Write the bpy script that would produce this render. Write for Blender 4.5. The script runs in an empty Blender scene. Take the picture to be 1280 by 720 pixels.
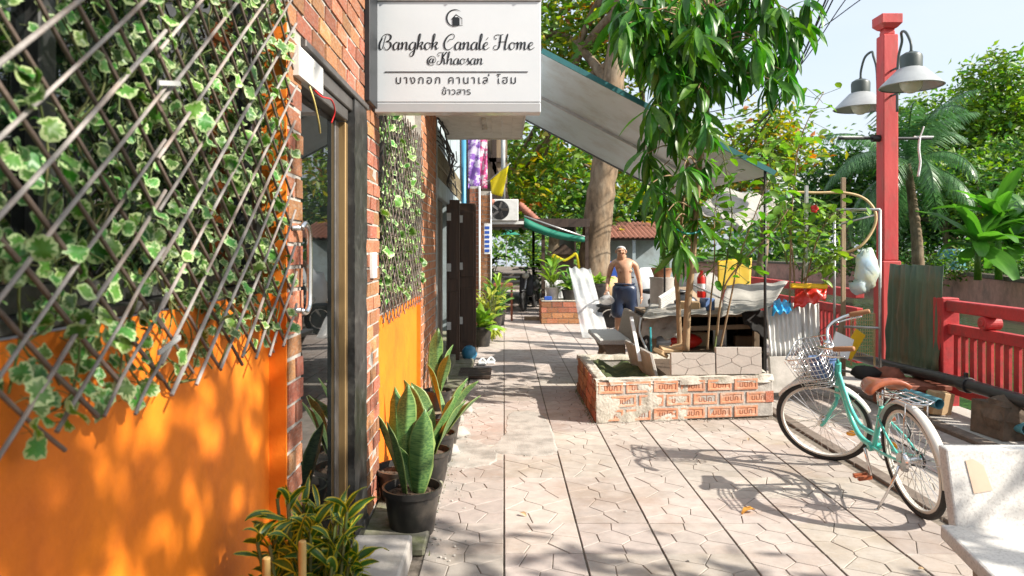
import bpy, math, random
import numpy as np
from mathutils import Vector, Matrix, Euler, Quaternion, noise as mnoise
R = math.radians
rnd = random.Random(7)
V = Vector
SC = bpy.context.scene
COL = SC.collection

# ---------------------------------------------------------------- camera, sky, sun, exposure
cam_data = bpy.data.cameras.new('camera')
cam = bpy.data.objects.new('camera', cam_data)
COL.objects.link(cam)
cam.location = (0, 0, 1.5)
cam.rotation_euler = (R(90), 0, 0)
cam_data.sensor_width = 36.0
cam_data.lens = 900 / 1280 * 36
cam_data.shift_x = 10 / 1280
cam_data.shift_y = -50 / 1280
cam_data.clip_start = 0.05
cam_data.clip_end = 1000
cam_data.dof.use_dof = True
cam_data.dof.focus_distance = 4.6
cam_data.dof.aperture_fstop = 4.5
SC.camera = cam
SUN_EL, SUN_DIR = R(36), V((0.94, -0.34, 0)).normalized()
sun_vec = V((SUN_DIR.x * math.cos(SUN_EL), SUN_DIR.y * math.cos(SUN_EL), math.sin(SUN_EL)))
world = bpy.data.worlds.new('World')
SC.world = world
world.use_nodes = True
wn = world.node_tree.nodes
wl = world.node_tree.links
for n in list(wn): wn.remove(n)
w_out = wn.new('ShaderNodeOutputWorld')
w_bg = wn.new('ShaderNodeBackground')
w_sky = wn.new('ShaderNodeTexSky')
w_sky.sky_type = 'NISHITA'
w_sky.sun_disc = False
w_sky.sun_elevation = SUN_EL
w_sky.sun_rotation = math.atan2(SUN_DIR.x, SUN_DIR.y)
w_sky.air_density = 1.0
w_sky.dust_density = 3.0
w_sky.ozone_density = 1.0
w_tc = wn.new('ShaderNodeTexCoord')
w_map = wn.new('ShaderNodeMapping')
w_map.inputs['Scale'].default_value = (1.2, 1.2, 4.0)
w_noise = wn.new('ShaderNodeTexNoise')
w_noise.inputs['Scale'].default_value = 1.6
w_noise.inputs['Detail'].default_value = 5
w_ramp = wn.new('ShaderNodeValToRGB')
w_ramp.color_ramp.elements[0].position = 0.30
w_ramp.color_ramp.elements[0].color = (0.55, 0.55, 0.55, 1)
w_ramp.color_ramp.elements[1].position = 0.72
w_ramp.color_ramp.elements[1].color = (0.97, 0.97, 0.97, 1)
w_mix = wn.new('ShaderNodeMixRGB')
w_mix.inputs['Color2'].default_value = (3.2, 3.5, 3.85, 1)
wl.new(w_tc.outputs['Generated'], w_map.inputs['Vector'])
wl.new(w_map.outputs['Vector'], w_noise.inputs['Vector'])
wl.new(w_noise.outputs['Fac'], w_ramp.inputs['Fac'])
wl.new(w_ramp.outputs['Color'], w_mix.inputs['Fac'])
wl.new(w_sky.outputs['Color'], w_mix.inputs['Color1'])
wl.new(w_mix.outputs['Color'], w_bg.inputs['Color'])
w_bg.inputs['Strength'].default_value = 0.15
wl.new(w_bg.outputs['Background'], w_out.inputs['Surface'])
sun_data = bpy.data.lights.new('sun', 'SUN')
sun_data.energy = 5.0
sun_data.angle = R(0.5)
sun_data.color = (1.0, 0.94, 0.84)
sun = bpy.data.objects.new('sun', sun_data)
COL.objects.link(sun)
sun.location = sun_vec * 60
sun.rotation_euler = sun_vec.to_track_quat('Z', 'Y').to_euler()
SC.view_settings.view_transform = 'Standard'
SC.view_settings.look = 'None'
SC.view_settings.exposure = 0.92
SC.view_settings.gamma = 1.0
SC.view_settings.use_curve_mapping = False
SC.render.engine = 'CYCLES'
SC.cycles.use_denoising = True
SC.cycles.max_bounces = 8
SC.cycles.transparent_max_bounces = 12
SC.cycles.sample_clamp_indirect = 8.0
SC.cycles.caustics_reflective = False
SC.cycles.caustics_refractive = False

# ---------------------------------------------------------------- pixel helpers (photograph 1280 x 720)
def P(px, py, Y): return V(((px - 630) / 900 * Y, Y, 1.5 - (py - 310) / 900 * Y))
def G(px, py, z=0.0): return P(px, py, (1.5 - z) * 900 / (py - 310))
def WL(px, py, X): return P(px, py, X * 900 / (px - 630))

# ---------------------------------------------------------------- materials
def _mat(name):
    m = bpy.data.materials.new(name)
    m.use_nodes = True
    nt = m.node_tree
    b = nt.nodes['Principled BSDF']
    return m, nt, b

def mat(name, c1, c2=None, scale=8.0, rough=0.7, bump=0.0, bscale=60.0, metal=0.0, spec=0.5, rand=0.0, island=0.0,
        stain=None, sscale=2.0, samt=0.5, stretch=(1, 1, 1), world=False, transl=0.0, coat=0.0, trans=0.0, ior=1.5, alpha=1.0, hue=0.0, contrast=(0.35, 0.65)):
    """Principled surface: two colours mixed by noise, an optional stain layer, per-object or per-island variation, noise bump."""
    m, nt, b = _mat(name)
    N, L = nt.nodes, nt.links
    if c2 is None: c2 = tuple(x * 0.8 for x in c1)
    tc = N.new('ShaderNodeTexCoord')
    oi = N.new('ShaderNodeObjectInfo')
    geo = N.new('ShaderNodeNewGeometry')
    vec = geo.outputs['Position'] if world else tc.outputs['Object']
    mp = N.new('ShaderNodeMapping')
    mp.inputs['Scale'].default_value = stretch
    L.new(vec, mp.inputs['Vector'])
    off = N.new('ShaderNodeVectorMath'); off.operation = 'ADD'
    if not world:
        mul = N.new('ShaderNodeMath'); mul.operation = 'MULTIPLY'; mul.inputs[1].default_value = 37.0
        L.new(oi.outputs['Random'], mul.inputs[0]); L.new(mul.outputs[0], off.inputs[1])
    L.new(mp.outputs['Vector'], off.inputs[0])
    nz = N.new('ShaderNodeTexNoise'); nz.inputs['Scale'].default_value = scale; nz.inputs['Detail'].default_value = 6; nz.inputs['Roughness'].default_value = 0.65
    L.new(off.outputs[0], nz.inputs['Vector'])
    rp = N.new('ShaderNodeValToRGB')
    rp.color_ramp.elements[0].position = contrast[0]; rp.color_ramp.elements[0].color = (*c1, 1)
    rp.color_ramp.elements[1].position = contrast[1]; rp.color_ramp.elements[1].color = (*c2, 1)
    L.new(nz.outputs['Fac'], rp.inputs['Fac'])
    col = rp.outputs['Color']
    if stain is not None:
        n2 = N.new('ShaderNodeTexNoise'); n2.inputs['Scale'].default_value = sscale; n2.inputs['Detail'].default_value = 8; n2.inputs['Roughness'].default_value = 0.7
        L.new(off.outputs[0], n2.inputs['Vector'])
        r2 = N.new('ShaderNodeValToRGB')
        r2.color_ramp.elements[0].position = 0.48; r2.color_ramp.elements[0].color = (0, 0, 0, 1)
        r2.color_ramp.elements[1].position = 0.68; r2.color_ramp.elements[1].color = (samt, samt, samt, 1)
        L.new(n2.outputs['Fac'], r2.inputs['Fac'])
        mx = N.new('ShaderNodeMixRGB'); mx.inputs['Color2'].default_value = (*stain, 1)
        L.new(r2.outputs['Color'], mx.inputs['Fac']); L.new(col, mx.inputs['Color1'])
        col = mx.outputs['Color']
    if rand or island:
        hs = N.new('ShaderNodeHueSaturation')
        src = geo.outputs['Random Per Island'] if island else oi.outputs['Random']
        a = island or rand
        mr = N.new('ShaderNodeMapRange'); mr.inputs['To Min'].default_value = 1 - a; mr.inputs['To Max'].default_value = 1 + a
        L.new(src, mr.inputs['Value']); L.new(mr.outputs[0], hs.inputs['Value'])
        if hue:
            w = N.new('ShaderNodeMath'); w.operation = 'MULTIPLY'; w.inputs[1].default_value = 7.31
            fr = N.new('ShaderNodeMath'); fr.operation = 'FRACT'
            mh = N.new('ShaderNodeMapRange'); mh.inputs['To Min'].default_value = 0.5 - hue; mh.inputs['To Max'].default_value = 0.5 + hue
            L.new(src, w.inputs[0]); L.new(w.outputs[0], fr.inputs[0]); L.new(fr.outputs[0], mh.inputs['Value']); L.new(mh.outputs[0], hs.inputs['Hue'])
        L.new(col, hs.inputs['Color']); col = hs.outputs['Color']
    L.new(col, b.inputs['Base Color'])
    b.inputs['Roughness'].default_value = rough
    b.inputs['Metallic'].default_value = metal
    b.inputs['Specular IOR Level'].default_value = spec
    b.inputs['IOR'].default_value = ior
    b.inputs['Coat Weight'].default_value = coat
    b.inputs['Transmission Weight'].default_value = trans
    b.inputs['Alpha'].default_value = alpha
    if bump:
        nb = N.new('ShaderNodeTexNoise'); nb.inputs['Scale'].default_value = bscale; nb.inputs['Detail'].default_value = 5
        L.new(off.outputs[0], nb.inputs['Vector'])
        bp = N.new('ShaderNodeBump'); bp.inputs['Strength'].default_value = bump; bp.inputs['Distance'].default_value = 0.01
        L.new(nb.outputs['Fac'], bp.inputs['Height']); L.new(bp.outputs['Normal'], b.inputs['Normal'])
    if transl:
        tr = N.new('ShaderNodeBsdfTranslucent')
        ms = N.new('ShaderNodeMixShader'); ms.inputs['Fac'].default_value = transl
        hb = N.new('ShaderNodeHueSaturation'); hb.inputs['Value'].default_value = 1.5; hb.inputs['Saturation'].default_value = 1.1
        L.new(col, hb.inputs['Color']); L.new(hb.outputs['Color'], tr.inputs['Color'])
        out = N['Material Output']
        L.new(b.outputs['BSDF'], ms.inputs[1]); L.new(tr.outputs['BSDF'], ms.inputs[2]); L.new(ms.outputs[0], out.inputs['Surface'])
    return m

MT = {}
def mk(key, *a, **k):
    MT[key] = mat(key, *a, **k)
    return MT[key]

# ---------------------------------------------------------------- mesh builder
ORG = {}
def rot_to(d):
    return V(d).to_track_quat('Z', 'Y').to_matrix()

class MB:
    def __init__(s): s.v, s.f, s.m, s.cur = [], [], [], 0
    def add(s, vs, fs):
        n = len(s.v)
        s.v += [V(p) for p in vs]
        s.f += [[i + n for i in f] for f in fs]
        s.m += [s.cur] * len(fs)
        return s
    def box(s, c, size, rot=None):
        c = V(c); h = V(size) / 2
        vs = [V((x * h.x, y * h.y, z * h.z)) for x in (-1, 1) for y in (-1, 1) for z in (-1, 1)]
        if rot is not None: vs = [rot @ p for p in vs]
        return s.add([c + p for p in vs], [(0, 1, 3, 2), (4, 6, 7, 5), (0, 4, 5, 1), (2, 3, 7, 6), (0, 2, 6, 4), (1, 5, 7, 3)])
    def bx(s, x0, y0, z0, x1, y1, z1):
        return s.box(((x0 + x1) / 2, (y0 + y1) / 2, (z0 + z1) / 2), (abs(x1 - x0), abs(y1 - y0), abs(z1 - z0)))
    def beam(s, p, q, w, h, up=(0, 0, 1)):
        p, q = V(p), V(q); d = (q - p); L = d.length; d.normalize()
        u = V(up); sd = d.cross(u)
        if sd.length < 1e-4: sd = d.cross(V((0, 1, 0)))
        sd.normalize(); u = sd.cross(d)
        M = Matrix((sd, d, u)).transposed()
        return s.box((p + q) / 2, (w, L, h), M)
    def cyl(s, p, q, r, r2=None, n=10, cap=True):
        return s.tube([p, q], [r, r if r2 is None else r2], n, cap=cap)
    def tube(s, pts, r, n=6, closed=False, cap=True):
        pts = [V(p) for p in pts]; k = len(pts)
        rs = r if isinstance(r, (list, tuple)) else [r] * k
        t = []
        for i in range(k):
            a = pts[(i - 1) % k] if (i or closed) else pts[0]
            b = pts[(i + 1) % k] if (i < k - 1 or closed) else pts[-1]
            d = (b - a); t.append(d.normalized() if d.length > 1e-9 else V((0, 0, 1)))
        u = t[0].orthogonal().normalized()
        vs, fs = [], []
        for i in range(k):
            u = (u - t[i] * u.dot(t[i]))
            u = u.normalized() if u.length > 1e-6 else t[i].orthogonal().normalized()
            w = t[i].cross(u)
            for j in range(n):
                a = 2 * math.pi * j / n
                vs.append(pts[i] + (u * math.cos(a) + w * math.sin(a)) * rs[i])
        for i in range(k if closed else k - 1):
            i2 = (i + 1) % k
            for j in range(n):
                j2 = (j + 1) % n
                fs.append((i * n + j, i * n + j2, i2 * n + j2, i2 * n + j))
        if cap and not closed:
            fs.append(tuple(reversed(range(n)))); fs.append(tuple((k - 1) * n + j for j in range(n)))
        return s.add(vs, fs)
    def lathe(s, prof, c=(0, 0, 0), n=20, M=None, cap=True):
        c = V(c); vs, fs = [], []
        for (r, z) in prof:
            for j in range(n):
                a = 2 * math.pi * j / n
                p = V((r * math.cos(a), r * math.sin(a), z))
                vs.append(c + (M @ p if M is not None else p))
        for i in range(len(prof) - 1):
            for j in range(n):
                j2 = (j + 1) % n
                fs.append((i * n + j, i * n + j2, (i + 1) * n + j2, (i + 1) * n + j))
        if cap:
            if prof[0][0] > 1e-4: fs.append(tuple(reversed(range(n))))
            if prof[-1][0] > 1e-4: fs.append(tuple((len(prof) - 1) * n + j for j in range(n)))
        return s.add(vs, fs)
    def ball(s, c, r, nu=12, nv=8, M=None, jit=0.0, seed=0):
        r = r if isinstance(r, (tuple, list)) else (r, r, r)
        c = V(c); g = random.Random(seed); vs, fs = [], []
        for i in range(nv + 1):
            th = math.pi * i / nv
            for j in range(nu):
                ph = 2 * math.pi * j / nu
                k = 1 + (g.uniform(-jit, jit) if jit and 0 < i < nv else 0)
                p = V((r[0] * math.sin(th) * math.cos(ph), r[1] * math.sin(th) * math.sin(ph), r[2] * math.cos(th))) * k
                vs.append(c + (M @ p if M is not None else p))
        for i in range(nv):
            for j in range(nu):
                j2 = (j + 1) % nu
                fs.append((i * nu + j, (i + 1) * nu + j, (i + 1) * nu + j2, i * nu + j2))
        return s.add(vs, fs)
    def grid(s, rows, thick=0.0):
        """rows: list of equal-length point rows; thick > 0 gives the sheet two sides and a rim."""
        nr, nc = len(rows), len(rows[0])
        P0 = [[V(p) for p in r] for r in rows]
        quads = [(i * nc + j, i * nc + j + 1, (i + 1) * nc + j + 1, (i + 1) * nc + j) for i in range(nr - 1) for j in range(nc - 1)]
        flat = [p for r in P0 for p in r]
        if not thick: return s.add(flat, quads)
        nm = []
        for i in range(nr):
            for j in range(nc):
                a = P0[min(i + 1, nr - 1)][j] - P0[max(i - 1, 0)][j]
                b = P0[i][min(j + 1, nc - 1)] - P0[i][max(j - 1, 0)]
                x = b.cross(a); nm.append(x.normalized() if x.length > 1e-9 else V((0, 0, 1)))
        m = nr * nc
        vs = flat + [p - n * thick for p, n in zip(flat, nm)]
        fs = [tuple(q) for q in quads] + [tuple(reversed([i + m for i in q])) for q in quads]
        rim = [j for j in range(nc)] + [i * nc + nc - 1 for i in range(1, nr)] + [(nr - 1) * nc + j for j in range(nc - 2, -1, -1)] + [i * nc for i in range(nr - 2, 0, -1)]
        for k in range(len(rim)):
            a, b = rim[k], rim[(k + 1) % len(rim)]
            fs.append((b, a, a + m, b + m))
        return s.add(vs, fs)
    def prism(s, poly, off):
        poly = [V(p) for p in poly]; off = V(off); n = len(poly)
        vs = poly + [p + off for p in poly]
        fs = [tuple(reversed(range(n))), tuple(range(n, 2 * n))] + [(i, (i + 1) % n, n + (i + 1) % n, n + i) for i in range(n)]
        return s.add(vs, fs)
    def mesh(s, name, mats, smooth=False, org=V((0, 0, 0))):
        me = bpy.data.meshes.new(name)
        me.from_pydata([tuple(p - org) for p in s.v], [], s.f)
        mats = mats if isinstance(mats, (list, tuple)) else [mats]
        for m in mats: me.materials.append(MT[m] if isinstance(m, str) else m)
        if any(s.m): me.polygons.foreach_set('material_index', s.m)
        if smooth:
            me.polygons.foreach_set('use_smooth', [True] * len(me.polygons))
        me.update()
        return me
    def build(s, name, mats, parent=None, smooth=False, bevel=0.0, local=False, kind=None, seg=1, auto=None):
        if parent is not None:
            org = V((0, 0, 0)) if local else ORG[parent]
        else:
            xs = [p.x for p in s.v]; ys = [p.y for p in s.v]; zs = [p.z for p in s.v]
            org = V(((min(xs) + max(xs)) / 2, (min(ys) + max(ys)) / 2, min(zs)))
        me = s.mesh(name, mats, smooth, org)
        o = bpy.data.objects.new(name, me)
        COL.objects.link(o)
        if parent is not None:
            o.parent = parent; ORG[o] = ORG[parent]
        else:
            o.location = org; ORG[o] = org
        if smooth and auto is not None:
            try: me.set_sharp_from_angle(angle=R(auto))
            except Exception: pass
        if bevel:
            b = o.modifiers.new('bevel', 'BEVEL'); b.width = bevel; b.segments = seg; b.limit_method = 'ANGLE'; b.angle_limit = R(40)
        if kind: o['kind'] = kind
        return o

def tag(o, label=None, cat=None, group=None, kind=None):
    if label: o['label'] = label
    if cat: o['category'] = cat
    if group: o['group'] = group
    if kind: o['kind'] = kind
    return o

def thing(name, label, cat, loc, group=None, rotz=0.0):
    o = bpy.data.objects.new(name, None)
    o.empty_display_size = 0.1
    COL.objects.link(o)
    o.location = loc; o.rotation_euler = (0, 0, rotz)
    ORG[o] = V(loc)
    return tag(o, label, cat, group)

def inst(name, me, parent, M, label=None):
    """One more object of a shared mesh at world matrix M under parent."""
    o = bpy.data.objects.new(name, me)
    COL.objects.link(o)
    if parent is not None:
        o.parent = parent; ORG[o] = ORG[parent]
        M = Matrix.Translation(-ORG[parent]) @ M
    else: ORG[o] = M.to_translation()
    o.matrix_local = M
    if label: o['label'] = label
    return o

def TRS(loc, rot=(0, 0, 0), sc=(1, 1, 1)):
    sc = (sc, sc, sc) if isinstance(sc, (int, float)) else sc
    return Matrix.LocRotScale(V(loc), rot if isinstance(rot, Quaternion) else Euler(rot), V(sc))

def copy_tree(o, parent=None):
    c = o.copy(); COL.objects.link(c)
    if parent is not None: c.parent = parent
    ORG[c] = ORG.get(o, V((0, 0, 0)))
    for ch in list(o.children): copy_tree(ch, c)
    return c

def text_mesh(name, body, m, size=1.0, align='CENTER', depth=0.0, spacing=1.0):
    """Lettering set in Blender's own built-in typeface, turned into a mesh in the XY plane."""
    c = bpy.data.curves.new('lettering', 'FONT'); c.body = body; c.size = size; c.align_x = align; c.extrude = depth; c.space_character = spacing
    o = bpy.data.objects.new('lettering', c); COL.objects.link(o)
    bpy.context.view_layer.update()
    me = bpy.data.meshes.new_from_object(o.evaluated_get(bpy.context.evaluated_depsgraph_get()))
    bpy.data.objects.remove(o); me.name = name
    me.materials.clear(); me.materials.append(MT[m])
    return me

def spline(pts, n=6, closed=False):
    """Catmull-Rom through the points (any dimension tuples)."""
    k = len(pts); out = []
    for i in range(k if closed else k - 1):
        p = [pts[(i + j - 1) % k] if closed else pts[max(0, min(k - 1, i + j - 1))] for j in range(4)]
        for s in range(n):
            t = s / n
            out.append(tuple(0.5 * (2 * b + (c - a) * t + (2 * a - 5 * b + 4 * c - d) * t * t + (3 * b - a - 3 * c + d) * t ** 3) for a, b, c, d in zip(*p)))
    if not closed: out.append(tuple(pts[-1]))
    return out

# ---------------------------------------------------------------- leaves
def leaf_mesh(name, L, W, mats, cols=4, rows=7, prof=None, fold=0.25, droop=0.3, curl=0.0, twist=0.0, edge=0, wave=0.0, seed=0, thick=0.0):
    """A leaf along +Y from its base at the origin, face up (+Z); edge = outer columns that take material 1."""
    g = random.Random(seed)
    if prof is None: prof = lambda t: math.sin(math.pi * min(1, t ** 0.8)) ** 0.8
    rws = []
    mb = MB(); pos = V((0, 0, 0)); ang = 0.0; tw = 0.0
    jit = [g.uniform(-1, 1) for _ in range(rows + 1)]
    for i in range(rows + 1):
        t = i / rows
        w = W * 0.5 * max(prof(t), 0.03)
        row = []
        Mx = Matrix.Rotation(tw, 3, V((0, math.cos(ang), math.sin(ang))))
        for j in range(cols + 1):
            s = (j / cols) * 2 - 1
            z = abs(s) * w * fold + (wave * math.sin(t * 17 + s * 2 + seed) * abs(s) * W if wave else 0)
            p = V((s * w * (1 + 0.10 * jit[i] * (abs(s) > .9)), -math.sin(ang) * z, math.cos(ang) * z))
            row.append(pos + Mx @ p)
        rws.append(row)
        st = L / rows
        pos = pos + V((0, math.cos(ang), math.sin(ang))) * st
        ang -= droop / rows * (0.4 + 1.2 * t) + curl * t * t / rows
        tw += twist / rows
    mb.grid(rws, thick)
    me = mb.mesh(name, mats, smooth=True)
    if edge:
        idx = []
        for i in range(rows):
            for j in range(cols):
                idx.append(1 if (j < edge or j >= cols - edge) else 0)
        while len(idx) < len(me.polygons): idx.append(1 if len(idx) >= 2 * rows * cols else idx[len(idx) - rows * cols])
        me.polygons.foreach_set('material_index', idx)
    return me

def quat_dir(d, roll=0.0):
    """Rotation that lays a leaf's +Y along d with its face turned up as far as it can be, then rolled."""
    d = V(d).normalized()
    up = V((0, 0, 1)) if abs(d.z) < 0.98 else V((0, 1, 0))
    x = d.cross(up).normalized(); z = x.cross(d)
    q = Matrix((x, d, z)).transposed().to_quaternion()
    return Quaternion(d, roll) @ q

def leaf_cloud(name, mats, ells, nclump, per, size, parent=None, seed=1, spread=0.35, aspect=0.45, shell=0.5, up=0.4, droop=0.0, kind='stuff', mixes=None, gaps=0.0):
    """Thousands of small folded leaves in clumps through the volume of ellipsoids [(centre, radii)]."""
    g = np.random.default_rng(seed)
    ar = np.array([r[0] * r[1] + r[1] * r[2] + r[0] * r[2] for c, r in ells]); ar = ar / ar.sum()
    which = g.choice(len(ells), nclump, p=ar)
    d = g.normal(size=(nclump, 3)); d /= np.linalg.norm(d, axis=1)[:, None]
    rad = shell + (1 - shell) * g.random(nclump) ** 0.6
    C = np.array([c for c, r in ells])[which] + d * rad[:, None] * np.array([r for c, r in ells])[which]
    if gaps:
        keep = np.array([mnoise.noise(V(tuple(p * 0.9 / max(spread, .2) * .4)) + V((seed, 0, 0))) > -0.35 + gaps * .5 - .25 for p in C])
        C = C[keep]
    n = len(C) * per
    cen = np.repeat(C, per, axis=0) + g.normal(size=(n, 3)) * spread
    D = g.normal(size=(n, 3)); D[:, 2] = D[:, 2] * 0.6 - droop; D /= np.linalg.norm(D, axis=1)[:, None]
    Nn = g.normal(size=(n, 3)) * 0.8; Nn[:, 2] += up + 0.3
    X = np.cross(D, Nn); X /= (np.linalg.norm(X, axis=1)[:, None] + 1e-9)
    Z = np.cross(X, D)
    s = size * (0.6 + 0.8 * g.random(n))[:, None]
    base = cen - D * s * 0.5
    tip = cen + D * s * 0.5 - Z * s * 0.08
    l = cen - X * s * aspect * 0.5 + Z * s * 0.10
    r = cen + X * s * aspect * 0.5 + Z * s * 0.10
    vs = np.stack([base, r, tip, l], axis=1).reshape(-1, 3)
    org = np.array(ORG[parent]) if parent is not None else np.zeros(3)
    me = bpy.data.meshes.new(name)
    me.vertices.add(4 * n); me.vertices.foreach_set('co', (vs - org).astype(np.float32).ravel())
    me.loops.add(6 * n); me.polygons.add(2 * n)
    b4 = np.arange(n)[:, None] * 4
    li = (b4 + np.array([0, 1, 2, 0, 2, 3])[None]).ravel()
    me.loops.foreach_set('vertex_index', li.astype(np.int32))
    me.polygons.foreach_set('loop_start', (np.arange(2 * n) * 3).astype(np.int32))
    me.polygons.foreach_set('loop_total', np.full(2 * n, 3, np.int32))
    mats = mats if isinstance(mats, (list, tuple)) else [mats]
    for m in mats: me.materials.append(MT[m])
    if len(mats) > 1:
        p = mixes or [1 / len(mats)] * len(mats)
        mi = np.repeat(g.choice(len(mats), len(C), p=p), per)
        flip = g.random(n) < 0.25
        mi[flip] = g.choice(len(mats), flip.sum(), p=p)
        me.polygons.foreach_set('material_index', np.repeat(mi, 2).astype(np.int32))
    me.update(calc_edges=True)
    o = bpy.data.objects.new(name, me); COL.objects.link(o)
    if parent is not None: o.parent = parent; ORG[o] = ORG[parent]
    else: ORG[o] = V((0, 0, 0))
    if kind: o['kind'] = kind
    return o
# ---------------------------------------------------------------- material list
mk('tile', (0.440, 0.382, 0.338), (0.340, 0.298, 0.265), scale=9, rough=0.85, bump=0.3, bscale=160, rand=0.13, hue=0.014, stain=(0.27, 0.20, 0.145), sscale=1.3, samt=0.72, world=True)
mk('tile_joint', (0.10, 0.08, 0.06), (0.24, 0.20, 0.16), scale=20, rough=0.95, world=True)
mk('cement', (0.42, 0.39, 0.35), (0.30, 0.28, 0.25), scale=6, rough=0.9, bump=0.4, bscale=90, stain=(0.16, 0.15, 0.13), sscale=3, samt=0.5, world=True)
mk('kerb_dark', (0.12, 0.09, 0.07), (0.20, 0.16, 0.13), scale=14, rough=0.9, bump=0.3, bscale=50)
mk('concrete_pale', (0.50, 0.46, 0.42), (0.38, 0.35, 0.31), scale=7, rough=0.85, bump=0.25, bscale=70, stain=(0.2, 0.19, 0.16), sscale=2.5, samt=0.5)
mk('mossy', (0.26, 0.24, 0.19), (0.12, 0.13, 0.06), scale=9, rough=0.95, bump=0.5, bscale=40)
mk('brick', (0.44, 0.165, 0.07), (0.24, 0.09, 0.045), scale=9, rough=0.9, bump=0.45, bscale=60, rand=0.42, hue=0.018, stain=(0.42, 0.34, 0.27), sscale=6, samt=0.5)
mk('mortar', (0.46, 0.43, 0.385), (0.30, 0.275, 0.245), scale=22, rough=0.95, bump=0.5, bscale=90)
mk('orange_paint', (0.84, 0.212, 0.004), (0.75, 0.178, 0.004), scale=3.0, rough=0.7, bump=0.28, bscale=28, stain=(0.50, 0.10, 0.008), sscale=2.6, samt=0.55)
mk('black_frame', (0.018, 0.018, 0.018), (0.03, 0.03, 0.03), scale=30, rough=0.35, bump=0.1, bscale=80, stain=(0.15, 0.15, 0.14), sscale=14, samt=0.35)
mk('grey_alu', (0.16, 0.15, 0.14), (0.11, 0.10, 0.095), scale=20, rough=0.4, metal=0.6)
mk('brass', (0.50, 0.34, 0.16), (0.40, 0.26, 0.12), scale=20, rough=0.35, metal=0.7, stretch=(1, 1, .1))
mk('dark_room_glass', (0.006, 0.008, 0.008), (0.008, 0.010, 0.010), rough=0.015, spec=0.5, ior=1.75)  # opaque; darkness of the room behind is put into the colour
mk('white_paint', (0.80, 0.80, 0.79), (0.72, 0.72, 0.70), scale=6, rough=0.45)
mk('white_metal', (0.70, 0.70, 0.68), (0.58, 0.58, 0.55), scale=9, rough=0.4)
mk('chrome', (0.72, 0.71, 0.70), (0.6, 0.59, 0.58), scale=14, rough=0.18, metal=1.0)
mk('red_wire', (0.6, 0.02, 0.02), rough=0.4)
mk('yellow_wire', (0.75, 0.6, 0.2), rough=0.4)
mk('trellis_shaded', (0.075, 0.052, 0.040), (0.15, 0.11, 0.088), scale=14, rough=0.65, bump=0.3, bscale=40, rand=0.25)  # back rods: darker copy with their shade put into the colour
mk('trellis', (0.17, 0.15, 0.138), (0.33, 0.30, 0.28), scale=14, rough=0.6, bump=0.3, bscale=40, rand=0.25, stain=(0.30, 0.17, 0.10), sscale=5, samt=0.5)  # front rods: the light falling on them is put into the paler colour
mk('zip_tie', (0.45, 0.45, 0.43), rough=0.4)
mk('ivy_green', (0.045, 0.15, 0.02), (0.11, 0.26, 0.035), scale=26, rough=0.42, rand=0.45, hue=0.03, transl=0.22)
mk('ivy_cream', (0.50, 0.58, 0.32), (0.22, 0.36, 0.10), scale=22, rough=0.5, rand=0.25, hue=0.02, transl=0.2)
mk('vine', (0.10, 0.16, 0.035), (0.12, 0.10, 0.04), scale=20, rough=0.7)
mk('sign_white', (0.66, 0.68, 0.70), (0.61, 0.635, 0.66), scale=2, rough=0.22, coat=0.3)
mk('sign_black', (0.012, 0.014, 0.016), rough=0.4)
mk('soffit', (0.84, 0.82, 0.77), (0.76, 0.74, 0.68), scale=5, rough=0.7, stain=(0.4, 0.37, 0.3), sscale=4, samt=0.4)
mk('croton_green', (0.022, 0.080, 0.011), (0.048, 0.13, 0.014), scale=30, rough=0.38, island=0.3, transl=0.22)
mk('croton_yellow', (0.58, 0.44, 0.02), (0.30, 0.34, 0.025), scale=25, rough=0.4, island=0.15, transl=0.25)
mk('snake_leaf', (0.045, 0.12, 0.034), (0.13, 0.235, 0.065), scale=6, rough=0.4, stretch=(1, 9, 6), rand=0.2, bump=0.05, contrast=(0.42, 0.58))
mk('snake_edge', (0.19, 0.27, 0.075), rough=0.45)
mk('pot_black', (0.014, 0.014, 0.014), (0.028, 0.026, 0.024), scale=10, rough=0.42, stain=(0.16, 0.13, 0.10), sscale=6, samt=0.35)
mk('soil', (0.055, 0.035, 0.022), (0.13, 0.085, 0.055), scale=45, rough=0.95, bump=0.8, bscale=60)
mk('bamboo', (0.50, 0.34, 0.12), (0.38, 0.24, 0.08), scale=12, rough=0.5)

# ---------------------------------------------------------------- the ground
E_GROUND = MB()
E_GROUND.add([(-60, -30, -0.03), (4.25, -30, -0.03), (4.25, 60, -0.03), (-60, 60, -0.03)], [(0, 1, 2, 3)])
ground = tag(E_GROUND.build('ground', 'tile_joint'), kind='structure')
TS = 0.393
def clip_cell(seeds, i):
    poly = [V((0, 0)), V((1, 0)), V((1, 1)), V((0, 1))]
    for j, q in enumerate(seeds):
        if j == i: continue
        p = seeds[i]; mid = (p + q) / 2; nrm = (q - p)
        out = []
        for k in range(len(poly)):
            a, b = poly[k], poly[(k + 1) % len(poly)]
            da, db = (a - mid).dot(nrm), (b - mid).dot(nrm)
            if da <= 0: out.append(a)
            if (da < 0) != (db < 0): out.append(a + (b - a) * (da / (da - db)))
        poly = out
        if len(poly) < 3: return None
    return poly

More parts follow.
